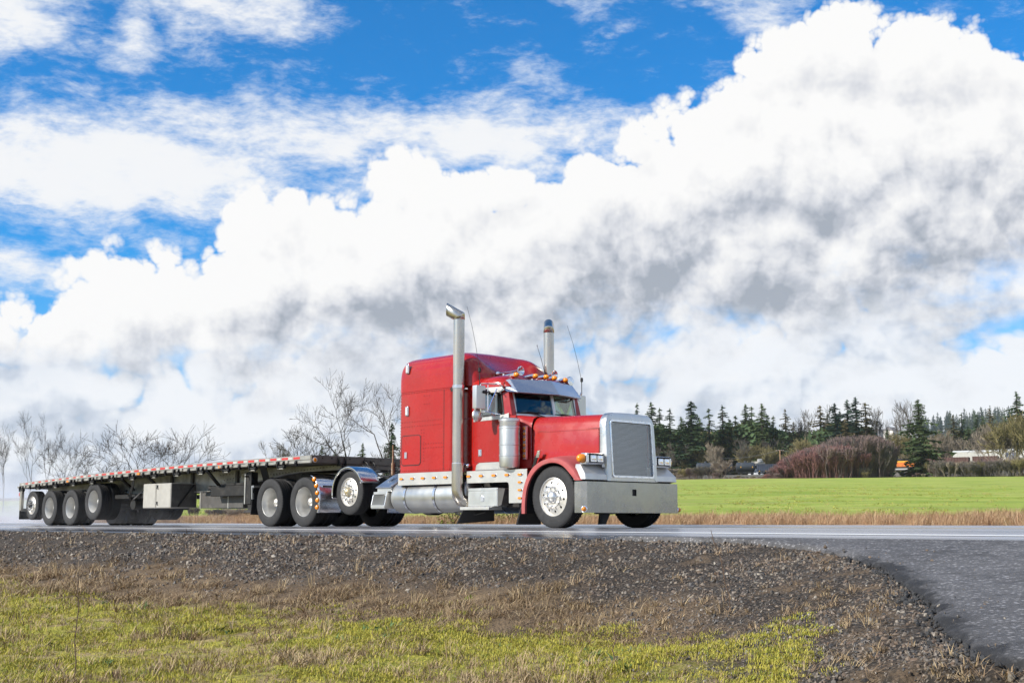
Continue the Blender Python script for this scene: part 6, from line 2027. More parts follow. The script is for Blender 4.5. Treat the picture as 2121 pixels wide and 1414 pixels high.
# conifers behind the field: x, top row, prototype, distance, width factor, look
FIRS = [
    (1319, 836, 1, 405, 0.8, 'dark fir tip peeping out between the far mirror and the grille'),
    (1349, 834, 2, 400, 1.0, 'dark fir rising straight behind the top of the grille'),
    (1366, 845, 1, 412, 0.9, 'dark fir just beside the upper corner of the grille shell'),
    (1387, 847, 1, 398, 1.0, 'open dark fir standing straight above the far headlamp'),
    (1410, 864, 2, 420, 1.1, 'half-hidden green fir between the far headlamp and the broadest dark fir'),
    (1431, 831, 0, 392, 1.18, "broadest and tallest dark fir near the truck's far headlamp"),
    (1449, 868, 6, 416, 1.0, 'low full fir half hidden against the broadest dark fir'),
    (1468, 846, 5, 400, 0.9, 'thin gappy green fir next to the broadest dark fir'),
    (1496, 840, 1, 404, 1.0, 'ragged dark fir above the black tank car in the middle'),
    (1510, 868, 6, 418, 1.0, 'half-hidden low fir behind the gap between the black tank cars'),
    (1523, 861, 5, 412, 1.0, 'small green fir above the tank car next to the gondola'),
    (1543, 838, 2, 408, 0.9, 'taller fir of the close pair behind the tank cars'),
    (1556, 842, 5, 414, 0.9, 'shorter, looser fir of the close pair behind the tank cars'),
    (1577, 837, 2, 402, 1.0, 'full dark fir behind the end of the gondola car'),
    (1588, 860, 2, 420, 1.0, 'half-hidden dark fir beside the full fir behind the gondola'),
    (1601, 862, 1, 410, 1.05, 'shorter green fir between the gondola and the utility pole'),
    (1618, 900, 6, 398, 1.2, 'low bushy dark fir directly behind the utility pole'),
    (1626, 847, 3, 410, 0.8, 'sparse, nearly dead fir rising above the utility pole'),
    (1643, 874, 3, 416, 0.9, 'small sparse fir beside the nearly dead one above the pole'),
    (1658, 886, 6, 418, 1.2, 'low full green fir behind the slope of the reddish brush'),
    (1675, 873, 3, 420, 1.0, 'small brown-green fir in the dip above the reddish brush'),
    (1698, 840, 3, 408, 1.0, 'brown-green fir standing in front of a leafless crown above the brush'),
    (1700, 903, 6, 396, 1.0, 'low dark fir just over the top of the reddish brush'),
    (1714, 858, 2, 420, 1.1, 'half-hidden green fir between the brown-green and the blue-green firs'),
    (1729, 836, 4, 404, 1.05, 'blue-green pointed fir above the top of the reddish brush'),
    (1740, 852, 4, 418, 1.1, 'half-hidden blue-green fir behind the pointed blue-green one'),
    (1750, 868, 3, 398, 1.0, 'short red-brown fir in front of the dark twin firs'),
    (1754, 828, 4, 408, 0.8, 'narrower of the dark twin firs above the mauve brush'),
    (1772, 823, 4, 404, 0.95, 'taller of the dark twin firs above the mauve brush'),
    (1792, 834, 3, 402, 1.2, 'brownish fir beside the dark twin firs'),
    (1838, 890, 2, 402, 0.85, 'small green fir between the mauve brush and the large fir'),
    (1901, 828, 6, 372, 1.05, 'largest full green fir, standing in front of the orange locomotive'),
    (1973, 860, 3, 402, 0.9, 'thin brownish fir above the brown hopper cars'),
    (1991, 856, 1, 406, 0.9, 'dark fir where the white boxcar begins'),
    (2006, 884, 2, 400, 1.1, 'low dark fir above the first third of the white boxcar'),
    (2023, 857, 1, 408, 0.9, 'dark fir above the middle of the long white boxcar, slimmer one'),
    (2034, 862, 2, 412, 0.8, 'dark fir above the middle of the long white boxcar, fuller one'),
    (2049, 846, 3, 404, 0.95, 'olive fir against the blue woods on the hill'),
    (2104, 812, 2, 400, 0.85, 'tall lone dark fir overtopping the olive tree at the picture edge'),
]
for px, top, k, d, wf, lb in FIRS:
    plant('fir_tree', CON[k], px, top, d if d < 380 else d + 50, lb, 'fir tree', 'firs beyond the green field', wf * 1.6)
# leafless trees beyond the field
LEAFLESS = [
    (1342, 925, 0, 440, 1.1, 'grey leafless tree behind the grille shell'),
    (1375, 928, 0, 440, 1.1, 'low grey leafless tree behind the far headlamp'),
    (1405, 915, 0, 440, 0.9, 'grey leafless tree in front of the firs near the headlamp'),
    (1450, 925, 2, 440, 1.0, 'olive-twigged tree in front of the broadest fir'),
    (1478, 912, 1, 384, 0.7, 'pale leafless tree covering the end of the tank cars'),
    (1496, 948, 1, 376, 1.5, 'low pale bush in front of the middle tank car'),
    (1535, 905, 0, 436, 1.0, 'grey leafless tree behind the tank cars'),
    (1560, 915, 2, 440, 1.2, 'olive-twigged tree behind the shed'),
    (1590, 922, 2, 438, 1.1, 'yellowish olive tree behind the gondola car'),
    (1640, 912, 0, 446, 0.9, 'grey leafless tree behind the utility pole'),
    (1660, 905, 2, 392, 1.0, 'olive-twigged tree above the slope of the reddish brush'),
    (1690, 838, 0, 464, 0.75, 'tall fan-shaped leafless crown above the reddish brush'),
    (1810, 838, 0, 462, 0.6, 'slender leafless tree beside the brownish fir'),
    (1822, 862, 0, 454, 0.6, 'short leafless tree alone against the sky near the houses'),
    (1858, 888, 2, 436, 0.9, 'yellow-olive tree behind the locomotive'),
    (1866, 828, 0, 448, 0.62, 'tall leafless tree close beside the largest fir'),
    (1882, 832, 0, 464, 0.6, 'tall leafless tree half behind the largest fir'),
    (1946, 884, 1, 384, 0.6, 'pale leafless tree between the largest fir and the hopper cars'),
    (1965, 893, 1, 440, 0.9, 'pale leafless tree behind the first hopper cars'),
    (1985, 905, 0, 440, 0.9, 'low grey leafless tree at the start of the white boxcar'),
    (2030, 880, 0, 382, 0.7, 'dark leafless tree in front of the white boxcar'),
    (2062, 868, 1, 380, 0.85, 'pale willow-like leafless tree in front of the white boxcar'),
    (2075, 895, 0, 440, 1.0, 'grey leafless tree behind the end of the white boxcar'),
    (2092, 858, 2, 372, 0.9, 'large mossy olive tree near the picture edge'),
    (2116, 846, 2, 378, 1.0, 'large mossy olive tree cut by the picture edge'),
]
for px, top, k, d, wf, lb in LEAFLESS:
    plant('bare_tree', BARE['far'][k], px, top, d, lb, 'bare tree', 'leafless trees beyond the green field', wf)
# trees behind the trailer
LEFT = [(18, 870, 'tall', 0, 118, .6, 'leafless tree at the far left edge behind the trailer'), (72, 846, 'tall', 1, 122, .55, 'tall leafless tree behind the rear wheel of the trailer'),
        (108, 851, 'tall', 0, 116, .42, 'tall forked leafless tree behind the rear axles of the trailer'), (140, 890, 'near', 2, 110, .75, 'many-stemmed leafless tree leaning right behind the trailer tail'), (168, 925, 'near', 0, 120, .7, 'small thin leafless tree behind the trailer winches'),
        (215, 938, 'near', 3, 130, 1.1, 'low bushy leafless tree peeking over the rear half of the deck'), (290, 866, 'near', 2, 92, 1.15, 'rounded leafless orchard tree behind the middle of the trailer'), 
        (375, 872, 'near', 2, 90, 1.0, 'spreading leafless orchard tree behind the trailer, between its rounded twin and the landing gear'), (563, 912, 'far', 0, 240, .8, 'small round leafless tree far off between the orchard and the large tree'),
        (590, 916, 'far', 0, 245, .7, 'second small round leafless tree far off behind the deck'), (640, 868, 'near', 3, 74, 1.0, 'low spreading leafless tree behind the front of the deck'), (738, 762, 'near', 0, 70, .78, 'tall spreading leafless tree behind the front end of the trailer'),
        (786, 776, 'near', 1, 72, .70, 'tall leafless tree close behind the red sleeper'), (815, 905, 'near', 3, 76, .9, 'tangled leafless shrub tree low behind the sleeper')]
for px, top, set_, k, d, wf, lb in LEFT:
    plant('bare_tree', BARE[set_][k], px, top, d, lb, 'bare tree', 'leafless trees behind the trailer', wf)
LFIR = [(666, 922, 2, 160, 1.3, 'small dark fir low behind the deck, left of the tall leafless tree'),
        (695, 930, 2, 165, 1.2, 'second small dark fir low behind the deck'), (752, 918, 2, 150, 1.3, 'small dark fir right behind the trunk of the tall leafless tree'), (812, 876, 0, 120, 1.1, 'dark fir showing at the back edge of the red sleeper'), (838, 890, 0, 125, 1.1, 'dark fir hidden mostly by the red sleeper')]
for px, top, k, d, wf, lb in LFIR:
    plant('fir_tree', CON[k], px, top, d, lb, 'fir tree', 'firs behind the trailer', wf)

# thickets of leafless brush at the far edge of the field
def join_meshes(ms):
    bm = bmesh.new()
    for m_ in ms: bm.from_mesh(m_)
    me = bpy.data.meshes.new('brush'); bm.to_mesh(me); bm.free()
    me.materials.append(ms[0].materials[0])
    return me


def undergrowth(seed, mt):
    """leafy evergreen clump, unit size"""
    r = random.Random(seed); b = MB()
    for k in range(260):
        a, q, zz = r.uniform(0, 6.28), math.sqrt(r.random()), r.random()
        w_ = .5 * q * math.sqrt(max(.03, 1 - (zz - .3) ** 2 * 1.9))
        c0_ = Vector((w_ * math.cos(a), w_ * math.sin(a), zz)); s_ = r.uniform(.04, .10)
        d1 = Vector((r.uniform(-1, 1), r.uniform(-1, 1), r.uniform(-.8, .3))).normalized(); d2 = d1.orthogonal().normalized()
        b.add([c0_ - d1 * s_, c0_ + d2 * s_ * .5, c0_ + d1 * s_, c0_ - d2 * s_ * .5], [(0, 1, 2, 3)])
    return b.mesh('undergrowth', mt)


SHR = {i: join_meshes(BARE['shrub'][i]) for i in range(7)}
UND = [undergrowth(1, 'needle_dark'), undergrowth(2, 'needle_mid'), undergrowth(3, 'needle_brown'), undergrowth(4, 'needle_dark')]


def thicket(name, label, meshes, outline, d, dep, n, seed, wf=.8, jit=14):
    """outline: (px, top row) polyline; brush clumps fill it down to the ground"""
    col = proto_collection(name, meshes)
    r = np.random.default_rng(seed)
    xs_, ts_ = [a for a, _ in outline], [c for _, c in outline]
    P_, Rr, Sc, Ix = [], [], [], []
    for i in range(n):
        px = r.uniform(xs_[0], xs_[-1]); dd = d + r.uniform(0, dep)
        top = np.interp(px, xs_, ts_) + jit * r.random() ** 1.6 + (r.random() < .25) * r.uniform(0, 25)
        v = dirv(px, top); x, y = v.x * dd, v.y * dd
        zg = ground_at(x, y); h = max(.5, CAM_Z + v.z * dd - zg)
        P_.append((x, y, zg)); Rr.append((0, 0, r.uniform(0, 6.28))); Sc.append((h * wf, h * wf, h)); Ix.append(r.integers(0, len(meshes)))
    return scatter(name, col, P_, Rr, Sc, Ix, label)


thicket('red_brush', 'dense reddish-purple leafless brush at the far edge of the field', [SHR[0], SHR[1], SHR[2], SHR[0]], [(1578, 988), (1610, 964), (1640, 946), (1680, 930), (1720, 918), (1750, 915), (1770, 930)], 358, 20, 260, 5, 1.0)
thicket('mauve_brush', 'taller grey-mauve leafless brush right of the reddish brush', [SHR[2], SHR[3], SHR[4]], [(1722, 925), (1745, 908), (1775, 898), (1800, 904), (1822, 922), (1838, 955)], 364, 16, 190, 6, .9)
thicket('low_brush', 'low brown brush and saplings along the far edge of the field', [SHR[3], SHR[5], SHR[6], SHR[4]], [(1330, 966), (1420, 968), (1470, 958), (1494, 970), (1502, 984), (1600, 984), (1640, 970), (1830, 962), (1845, 978), (1900, 975), (1915, 955), (1960, 948), (2020, 952), (2080, 946), (2140, 936)], 358, 24, 200, 9, 1.1)
thicket('dark_understory', 'dark evergreen undergrowth below the firs', UND, [(880, 900), (1000, 895), (1120, 905), (1220, 895), (1300, 890), (1345, 880), (1400, 895), (1430, 885), (1470, 898), (1500, 890), (1550, 875), (1600, 890), (1640, 895), (1680, 895), (1720, 880), (1770, 875), (1800, 890), (1830, 920), (1900, 905), (1960, 900), (2040, 885), (2090, 885), (2140, 870)], 456, 40, 1250, 12, .60, 46)
thicket('bare_understory', 'grey leafless undergrowth between the firs', [SHR[4], SHR[5], SHR[6]], [(900, 915), (1300, 905), (1400, 912), (1500, 905), (1560, 895), (1600, 905), (1680, 892), (1760, 890), (1830, 915), (1900, 905), (1960, 885), (2040, 878), (2140, 862)], 448, 24, 70, 22, .7, 36)
thicket('road_brush', 'leafless brush and dry twigs on the far side of the road behind the trailer', [SHR[4], SHR[5]], [(395, 1042), (440, 1050), (500, 1055), (560, 1055), (620, 1050)], 60, 6, 26, 15)
# leafy roadside shrub seen under the tractor
leaf_mat('shrub_leaf', (.060, .095, .015), (.26, .24, .03))
for px, top, lb in ((940, 1046, 'yellow-green leafy roadside shrub seen under the fuel tank'), (1012, 1044, 'yellow-green leafy roadside shrub seen under the cab step'), (1062, 1048, 'small yellow-green leafy shrub seen beside the front mud flap')):
    v = dirv(px, top); d = 35.4; x, y = v.x * d, v.y * d; zg = ground_at(x, y)
    h = CAM_Z + v.z * d - zg + .05
    o = thing('roadside_shrub', (x, y, zg), 0, lb, 'shrub', 'shrubs on the far roadside')
    b = MB(); r = random.Random(px)
    for k in range(420):
        a, q = r.uniform(0, 6.28), math.sqrt(r.random()); zz = r.random()
        w_ = .52 * q * math.sqrt(max(.05, 1 - (zz - .35) ** 2 * 1.6))
        c0_ = Vector((w_ * math.cos(a), w_ * math.sin(a), h * zz)); s_ = r.uniform(.018, .040)
        d1 = Vector((r.uniform(-1, 1), r.uniform(-1, 1), r.uniform(-1, 1))).normalized(); d2 = d1.orthogonal().normalized()
        b.add([c0_ - d1 * s_, c0_ + d2 * s_ * .6, c0_ + d1 * s_, c0_ - d2 * s_ * .6], [(0, 1, 2, 3)])
    b.build('foliage', 'shrub_leaf', o, smooth=0)
    b = MB()
    for k in range(14):
        a = r.uniform(0, 6.28); b.tube([(0, 0, 0), (.3 * math.cos(a), .3 * math.sin(a), h * .8)], [.01, .004], 4)
    b.build('stem', 'bark_olive', o)

# ------------------------------------------------------------------ railway with standing cars
mat('tank_black', (.035, .042, .052), .45, var=.2, vscale=.6, dirt=(.10, .09, .085), dscale=.5)
mat('gondola_blue', (.055, .070, .105), .6, var=.25, vscale=.5, dirt=(.12, .10, .09), dscale=.6)
mat('loco_orange', (.62, .16, .025), .45, var=.1, vscale=.6)
mat('loco_yellow', (.75, .42, .03), .45)
mat('car_brown', (.085, .038, .030), .7, var=.2, vscale=.4, dirt=(.10, .07, .06), dscale=.5)
mat('car_white', (.46, .45, .40), .6, var=.1, vscale=.3, dirt=(.38, .36, .32), dscale=.3)
mat('car_grey', (.45, .46, .45), .6)
mat('stencil', (.75, .74, .70), .6)
mat('ballast', (.10, .092, .08), .9, var=.3, vscale=.8)
TRK = []
TRACK_D = 418.
def track(px):
    """point on the railway: rows rise to the right"""
    row = np.interp(px, [1300, 1500, 1620, 1800, 1900, 2000, 2121, 2250], [984, 983.5, 982, 978, 975.5, 972, 968, 964])
    d = np.interp(px, [1300, 1620, 2121, 2250], [420, 424, 412, 408])
    v = dirv(px, row)
    return Vector((v.x * d, v.y * d, CAM_Z + v.z * d))


b = MB(); rows = []
for px in range(1300, 2260, 40):
    p, p2 = track(px), track(px + 10)
    t_ = (p2 - p); t_.z = 0; t_.normalize(); n_ = Vector((-t_.y, t_.x, 0))
    rows.append([p + n_ * w + Vector((0, 0, dzz)) for w, dzz in ((-9, -4.5), (-2.2, -.30), (-1.6, -.02), (1.6, -.02), (2.2, -.3), (9, -4.5))])
b.grid(rows); tag(b.build('railway_embankment', 'ballast', smooth=0), kind='structure')


def rail_car(name, px0, px1, label, cat, group='railway cars beyond the field'):
    a, c = track(px0), track(px1)
    mid = (a + c) / 2; d = c - a
    o = thing(name, mid, math.atan2(d.y, d.x), label, cat, group)
    return o, d.length


def bogies(o, L_):
    for s in (-1, 1):
        b = MB()
        for dx in (-.9, .9):
            for y in (-.75, .75): b.lathe([(.42, -.06), (.46, 0), (.42, .06)], (s * (L_ / 2 - 2.0) + dx, y, .46), (0, 1, 0), 14, cap0=True, cap1=True)
        for y in (-.95, .95): b.box(s * (L_ / 2 - 2.0) - 1.3, s * (L_ / 2 - 2.0) + 1.3, y - .1, y + .1, .45, .75)
        b.build('bogie', 'black', o)


for px0, px1, lb in ((1440, 1484, 'black tank car half hidden by brush, left of the other tank cars'), (1486, 1521, 'black tank car, middle one of the three beyond the field'), (1522, 1567, 'black tank car next to the blue-grey gondola')):
    o, L_ = rail_car('tank_car', px0, px1, lb, 'tank car')
    L_ -= .6
    b = MB(); b.lathe([(.001, 0), (1.0, .12), (1.45, .45), (1.5, .8), (1.5, L_ - .8), (1.45, L_ - .45), (1.0, L_ - .12), (.001, L_)], (-L_ / 2, 0, 2.65), (1, 0, 0), 24); b.build('tank', 'tank_black', o)
    b = MB(); b.lathe([(.5, 0), (.5, .45), (.4, .5), (.001, .5)], (0, 0, 4.1), (0, 0, 1), 12); b.box(-1.2, 1.2, -.6, .6, 4.05, 4.12); b.build('manway', 'tank_black', o)
    b = MB(); b.box(-L_ / 2 - .2, L_ / 2 + .2, -.5, .5, .85, 1.2); b.build('underframe', 'black', o)
    for x in (-L_ / 4, L_ / 3):
        b = MB(); b.box(x - .12, x + .12, -1.53, -1.50, 2.3, 2.75); b.build('placard', 'loco_yellow', o)
    bogies(o, L_)
o, L_ = rail_car('gondola_car', 1566, 1622, 'dark blue-grey ribbed gondola car right of the tank cars', 'gondola car')
b = MB(); b.box(-L_ / 2 + .3, L_ / 2 - .3, -1.5, 1.5, 1.0, 1.15)
for y in (-1.5, 1.4): b.box(-L_ / 2 + .3, L_ / 2 - .3, y, y + .1, 1.0, 3.3)
for x in (-L_ / 2 + .3, L_ / 2 - .4): b.box(x, x + .1, -1.5, 1.5, 1.0, 3.3)
b.build('body', 'gondola_blue', o)
b = MB(); b.box(-L_ / 2 + .25, L_ / 2 - .25, -1.62, -1.5, 3.2, 3.4); b.build('top_rail', 'gondola_blue', o)
for k in range(12):
    x = -L_ / 2 + .6 + (L_ - 1.2) * k / 11
    b = MB(); b.box(x - .09, x + .09, -1.66, -1.5, 1.0, 3.3); b.build('rib', 'gondola_blue', o)
for k in range(4):
    x = -L_ / 2 + .9 + k * 2.1; b = MB(); b.box(x, x + .35, -1.68, -1.66, 1.02, 1.2); b.build('reflector', 'loco_yellow', o)
bogies(o, L_)
o, L_ = rail_car('locomotive', 1818, 1902, 'orange and black locomotive half hidden by the large green fir', 'locomotive', None)
b = MB(); b.box(-L_ / 2, L_ / 2, -1.5, 1.5, 1.15, 1.5); b.build('underframe', 'black', o)
b = MB(); b.box(-L_ / 2 + 4.5, L_ / 2 - .8, -1.1, 1.1, 1.5, 3.4); b.build('hood', 'loco_orange', o, bevel=.08)
b = MB(); b.box(-1.2, L_ / 2 - 1.2, -1.12, -1.10, 3.0, 3.35); b.build('yellow_stripe', 'loco_yellow', o)
b = MB(); b.box(-L_ / 2 + 4.5, L_ / 2 - .8, -1.12, 1.12, 3.4, 4.1); b.build('roof', 'black', o, bevel=.1)
b = MB(); b.box(-L_ / 2 + 2.2, -L_ / 2 + 4.4, -1.5, 1.5, 1.5, 4.2); b.build('cab', 'loco_orange', o, bevel=.08)
b = MB(); b.box(-L_ / 2 + 2.6, -L_ / 2 + 4.0, -1.53, -1.49, 2.9, 3.7); b.build('cab_window', 'black', o)
b = MB(); b.box(-L_ / 2 + .5, -L_ / 2 + 2.2, -.9, .9, 1.5, 3.0); b.build('nose', 'loco_orange', o, bevel=.08)
b = MB(); b.lathe([(.001, 0), (.5, .05), (.52, .3), (.52, 5.2), (.5, 5.45), (.001, 5.5)], (-2.2, -.8, .85), (1, 0, 0), 14); b.build('fuel_tank', 'car_grey', o)
for k in range(7):
    x = -L_ / 2 + 5 + k * 1.3; b = MB(); b.box(x, x + .05, -1.5, -1.46, 1.5, 2.5); b.build('handrail_post', 'loco_yellow', o)
bogies(o, L_)
for px0, px1, kind, lb in ((1906, 1950, 'car_brown', 'low brown hopper car right of the orange locomotive'), (1952, 2012, 'car_brown', 'brown hopper car in front of the white boxcar'), (2014, 2072, 'car_brown', 'brown hopper car below the middle of the white boxcar roof')):
    o, L_ = rail_car('hopper_car', px0, px1, lb, 'hopper car')
    b = MB(); b.prism([(-L_ / 2 + .4, 3.9), (L_ / 2 - .4, 3.9), (L_ / 2 - .4, 2.6), (L_ / 2 - 2.6, 1.2), (-L_ / 2 + 2.6, 1.2), (-L_ / 2 + .4, 2.6)], 1, -1.5, 1.5); b.build('body', kind, o)
    for k in range(10):
        x = -L_ / 2 + .6 + (L_ - 1.2) * k / 9; b = MB(); b.box(x - .08, x + .08, -1.62, -1.5, 2.6, 3.95); b.build('rib', kind, o)
    b = MB(); b.box(-L_ / 2, L_ / 2, -.5, .5, .9, 1.25); b.build('underframe', 'black', o)
    bogies(o, L_)


# white boxcars on a second track behind
def track2(px):
    p = track(px); v = Vector((p.x, p.y, 0)).normalized()
    return p + v * 9 + Vector((0, 0, .6))


for px0, px1, lb in ((1977, 2074, 'long white boxcar with grey roof behind the brown hopper cars'), (2077, 2170, 'white boxcar with blue panel at the right edge of the picture')):
    a, c_ = track2(px0), track2(px1); d = c_ - a
    o = thing('boxcar', (a + c_) / 2, math.atan2(d.y, d.x), lb, 'boxcar', 'white boxcars beyond the field'); L_ = d.length
    b = MB(); b.box(-L_ / 2, L_ / 2, -1.5, 1.5, 1.1, 5.2); b.build('body', 'car_white', o)
    b = MB(); b.prism([(-1.6, 5.2), (1.6, 5.2), (1.4, 5.6), (0, 5.8), (-1.4, 5.6)], 0, -L_ / 2 - .05, L_ / 2 + .05); b.build('roof', 'car_grey', o)
    for k in range(14):
        x = -L_ / 2 + .3 + (L_ - .6) * k / 13; b = MB(); b.box(x - .05, x + .05, -1.56, -1.5, 1.1, 5.2); b.build('side_post', 'car_white', o)
    if px0 > 2050:
        b = MB(); b.box(-L_ / 2 + 1.5, -L_ / 2 + 5.5, -1.53, -1.505, 1.6, 4.6); b.build('blue_panel', 'gondola_blue', o)
    bogies(o, L_)

# long white shed behind the tank cars, parked white vans beside it
mat('shed_white', (.70, .71, .72), .6, var=.06, vscale=.4)
mat('window_dark', (.03, .035, .04), .2)
p = track(1566); v = Vector((p.x, p.y, 0)).normalized()
q0, q1 = track(1548) + v * 16, track(1583) + v * 16
d = q1 - q0; o = thing('shed', (q0 + q1) / 2 + Vector((0, 0, -1)), math.atan2(d.y, d.x), 'white shed with a raised roof vent behind the tank cars', 'shed'); L_ = d.length
b = MB(); b.box(-L_ / 2, L_ / 2, -3, 3, 0, 5.2); b.build('wall', 'shed_white', o)
b = MB(); b.prism([(-3.3, 5.2), (3.3, 5.2), (0, 6.3)], 0, -L_ / 2 - .3, L_ / 2 + .3); b.build('roof', 'car_white', o)
b = MB(); b.box(L_ * .12, L_ * .45, -1.6, 1.6, 5.9, 7.0); b.build('roof_vent', 'shed_white', o)
for x in (0., L_ * .3):
    b = MB(); b.box(x - .5, x + .5, -3.05, -3.0, 3.6, 4.7); b.build('window', 'window_dark', o)
for k, px in enumerate((1590, 1600, 1612)):
    p = track(px) + v * 14
    o = thing('parked_van', p + Vector((0, 0, 1.2)), math.atan2(d.y, d.x), f'white van parked behind the gondola car, {ORD[k]} of three from the shed', 'van', 'white vans behind the gondola car')
    b = MB(); b.prism([(-2.4, .4), (2.4, .4), (2.4, 1.2), (1.7, 1.4), (1.1, 2.3), (-2.4, 2.4)], 1, -.95, .95); b.build('body', 'shed_white', o, bevel=.08)
    b = MB(); b.prism([(.3, 1.45), (1.55, 1.45), (1.05, 2.15), (.3, 2.15)], 1, -.97, -.94); b.build('window', 'window_dark', o)
    for x in (-1.5, 1.5):
        b = MB(); b.lathe([(.3, -.1), (.36, 0), (.3, .1)], (x, -.9, .36), (0, 1, 0), 12, cap0=True, cap1=True); b.build('wheel', 'black', o)

# utility pole with cross arm, stay and wires
p = track(1617); vv = Vector((p.x, p.y, 0)).normalized(); base = p - vv * 12
base.z = ground_at(base.x, base.y)
topz = CAM_Z + dirv(1617, 931).z * math.hypot(base.x, base.y)
o = thing('utility_pole', base, 0, 'wooden utility pole with a cross arm beside the gondola car', 'utility pole')
hp = topz - base.z
mat('pole_wood', (.36, .22, .13), .9, var=.2, vscale=2)
b = MB(); b.tube([(0, 0, -.3), (0, 0, hp)], [.22, .15], 8); b.build('pole', 'pole_wood', o)
b = MB(); b.box(-1.3, 1.3, -.08, .08, hp - .35, hp - .18); b.build('cross_arm', 'pole_wood', o)
for x in (-1.2, -.5, .5, 1.2):
    b = MB(); b.lathe([(.06, 0), (.08, .06), (.05, .16), (.001, .18)], (x, 0, hp - .18), (0, 0, 1), 8); b.build('insulator', 'car_grey', o)
mat('wire', (.16, .16, .16), .5)
for k, (px, py, lb) in enumerate(((1480, 948, 'wire running left from the utility pole in front of the firs'), (1760, 935, 'wire running right from the utility pole over the reddish brush'))):
    d = 405.; v = dirv(px, py); e = Vector((v.x * d, v.y * d, CAM_Z + v.z * d)); s0 = base + Vector((0, 0, hp - .1))
    pts = [s0.lerp(e, i / 12) + Vector((0, 0, -1.0 * math.sin(math.pi * i / 12))) for i in range(13)]
    b = MB(); b.tube(pts, .045, 4, cap=False); tag(b.build('power_line', 'wire'), lb, 'wire', 'wires at the utility pole')

# ------------------------------------------------------------------ far hill with woods and houses
def hill_z(px): return np.interp(px, [900, 1500, 1650, 1800, 1900, 1960, 2040, 2121, 2300, 2600], [972, 965, 935, 928, 918, 906, 893, 893, 900, 905])
b = MB(); rows = []
for px in range(850, 2700, 50):
    row = float(hill_z(px)); out = []
    for d, f in ((900, 0.), (1600, .45), (2200, .8), (2700, 1.), (3200, .7)):
        v = dirv(px, row); z1 = CAM_Z + v.z * 2700
        out.append((v.x * d, v.y * d, 16 + (z1 - 16) * f))
    rows.append(out)
mat('hill_ground', (.055, .060, .045), .9, var=.3, vscale=.01)
b.grid(rows); tag(b.build('hill', 'hill_ground', smooth=60), kind='structure')
r = np.random.default_rng(4)
far_col = proto_collection('hill_fir', [c[0] for c in (CON[4], CON[4], CON[5])])  # bluish needle colour stands in for the blue of haze at this distance
P_, Rr, Sc, Ix = [], [], [], []
for i in range(460):
    px = r.uniform(1500, 2400); d = r.uniform(1750, 2690)
    if px < 1900 and r.random() > .30: continue
    v = dirv(px, float(hill_z(px))); z1 = CAM_Z + v.z * 2700
    ff = np.interp(d, [900, 1600, 2200, 2700], [0, .45, .8, 1.])
    h = r.uniform(30, 46) if px > 1900 else r.uniform(15, 26)
    P_.append((v.x * d, v.y * d, 16 + (z1 - 16) * ff - .5)); Rr.append((0, 0, r.uniform(0, 6.28))); Sc.append((h, h, h)); Ix.append(int(r.integers(0, 3)))
scatter('distant_wood', far_col, P_, Rr, Sc, Ix, 'haze-tinted conifer wood covering the distant hill at the right')
mat('house_wall', (.66, .62, .56), .8); mat('house_roof', (.16, .15, .15), .8)
for k, (px, row, d, w_, lb) in enumerate(((1806, 908, 760, 9, 'pale house on the hill left of the large green fir'), (1822, 896, 1000, 11, 'pale house high on the hill between the firs'), (1846, 892, 980, 10, 'pale house on the hill close beside the large green fir'), (1662, 912, 820, 8, 'pale house glimpsed between the brown firs'))):
    v = dirv(px, row); o = thing('house', (v.x * d, v.y * d, CAM_Z + v.z * d - 5), .4 * k, lb, 'house', 'houses on the far hill')
    b = MB(); b.box(-w_ / 2, w_ / 2, -4, 4, -3, 5); b.build('wall', 'house_wall', o)
    b = MB(); b.prism([(-4.5, 5), (4.5, 5), (0, 8)], 0, -w_ / 2 - .4, w_ / 2 + .4); b.build('roof', 'house_roof', o)
    for x in (-w_ / 4, w_ / 4):
        b = MB(); b.box(x - .7, x + .7, -4.06, -4.0, 1.5, 3.2); b.build('window', 'window_dark', o)

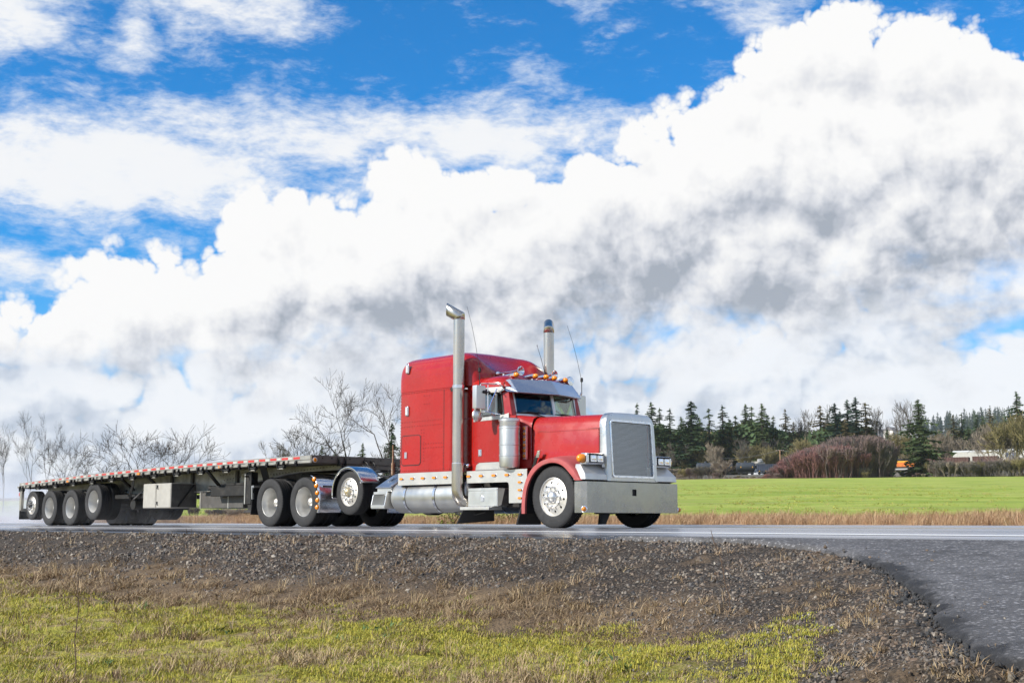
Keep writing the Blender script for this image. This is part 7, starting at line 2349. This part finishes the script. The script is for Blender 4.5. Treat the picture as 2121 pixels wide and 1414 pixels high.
# ------------------------------------------------------------------ wet road spray hanging around and behind the trailer wheels
m = bpy.data.materials.new('road_spray'); m.use_nodes = True
t = NT(m.node_tree)
m.node_tree.nodes.remove(m.node_tree.nodes['Principled BSDF'])
pv = t.n('ShaderNodeVolumePrincipled'); pv.inputs['Color'].default_value = (.95, .96, 1, 1); pv.inputs['Anisotropy'].default_value = .2
tcn = t.n('ShaderNodeTexCoord'); O = tcn.outputs['Object']
sx = t.n('ShaderNodeSeparateXYZ'); t.link(O, sx.inputs[0])
X, Y, Z = sx.outputs
nz = t.noise(O, .9, 4, .6)
behind = t.ss(X, -12.5, -17.5)                                    # plume behind the tail
under = t.m('MULTIPLY', t.ss(X, -3.5, -11.), .13)                  # thin veil under the deck
top = t.lin(X, -2, -18, .45, 1.9)
hz = t.ss(t.m('DIVIDE', Z, top), 1., .05)
sidef = t.m('MULTIPLY', t.ss(Y, -1.9, -.6), t.ss(Y, 3.0, 1.2))
dn = t.m('MULTIPLY', t.m('MULTIPLY', t.m('ADD', behind, under), hz), sidef)
dn = t.m('MULTIPLY', dn, t.ss(nz, .36, .66))
dn = t.m('MULTIPLY', dn, t.ss(X, -34, -22))
t.link(t.m('MULTIPLY', dn, .62), pv.inputs['Density'])
t.link(pv.outputs[0], m.node_tree.nodes['Material Output'].inputs['Volume'])
MATS['road_spray'] = m
b = MB(); b.box(-34, -1.4, -1.9, 3.0, .05, 2.0)
sp = b.build('road_spray', 'road_spray', smooth=0)
sp.location = TRAILER.location; sp.rotation_euler = TRAILER.rotation_euler
tag(sp, 'pale water spray hanging behind and under the trailer wheels', kind='stuff')
scene.cycles.volume_bounces = 1
scene.cycles.volume_step_rate = 2.0

# ------------------------------------------------------------------ the air itself: thin haze over the whole land
m = bpy.data.materials.new('haze'); m.use_nodes = True
t = NT(m.node_tree)
m.node_tree.nodes.remove(m.node_tree.nodes['Principled BSDF'])
pv = t.n('ShaderNodeVolumePrincipled'); pv.inputs['Color'].default_value = (.86, .93, 1, 1); pv.inputs['Density'].default_value = .00005; pv.inputs['Anisotropy'].default_value = .0
t.link(pv.outputs[0], m.node_tree.nodes['Material Output'].inputs['Volume'])
MATS['haze'] = m
b = MB(); b.box(-6000, 6000, -6000, 6000, -3., 270.)
hz_ = b.build('haze', 'haze', smooth=0); tag(hz_, 'thin bluish haze in the far air', kind='stuff')
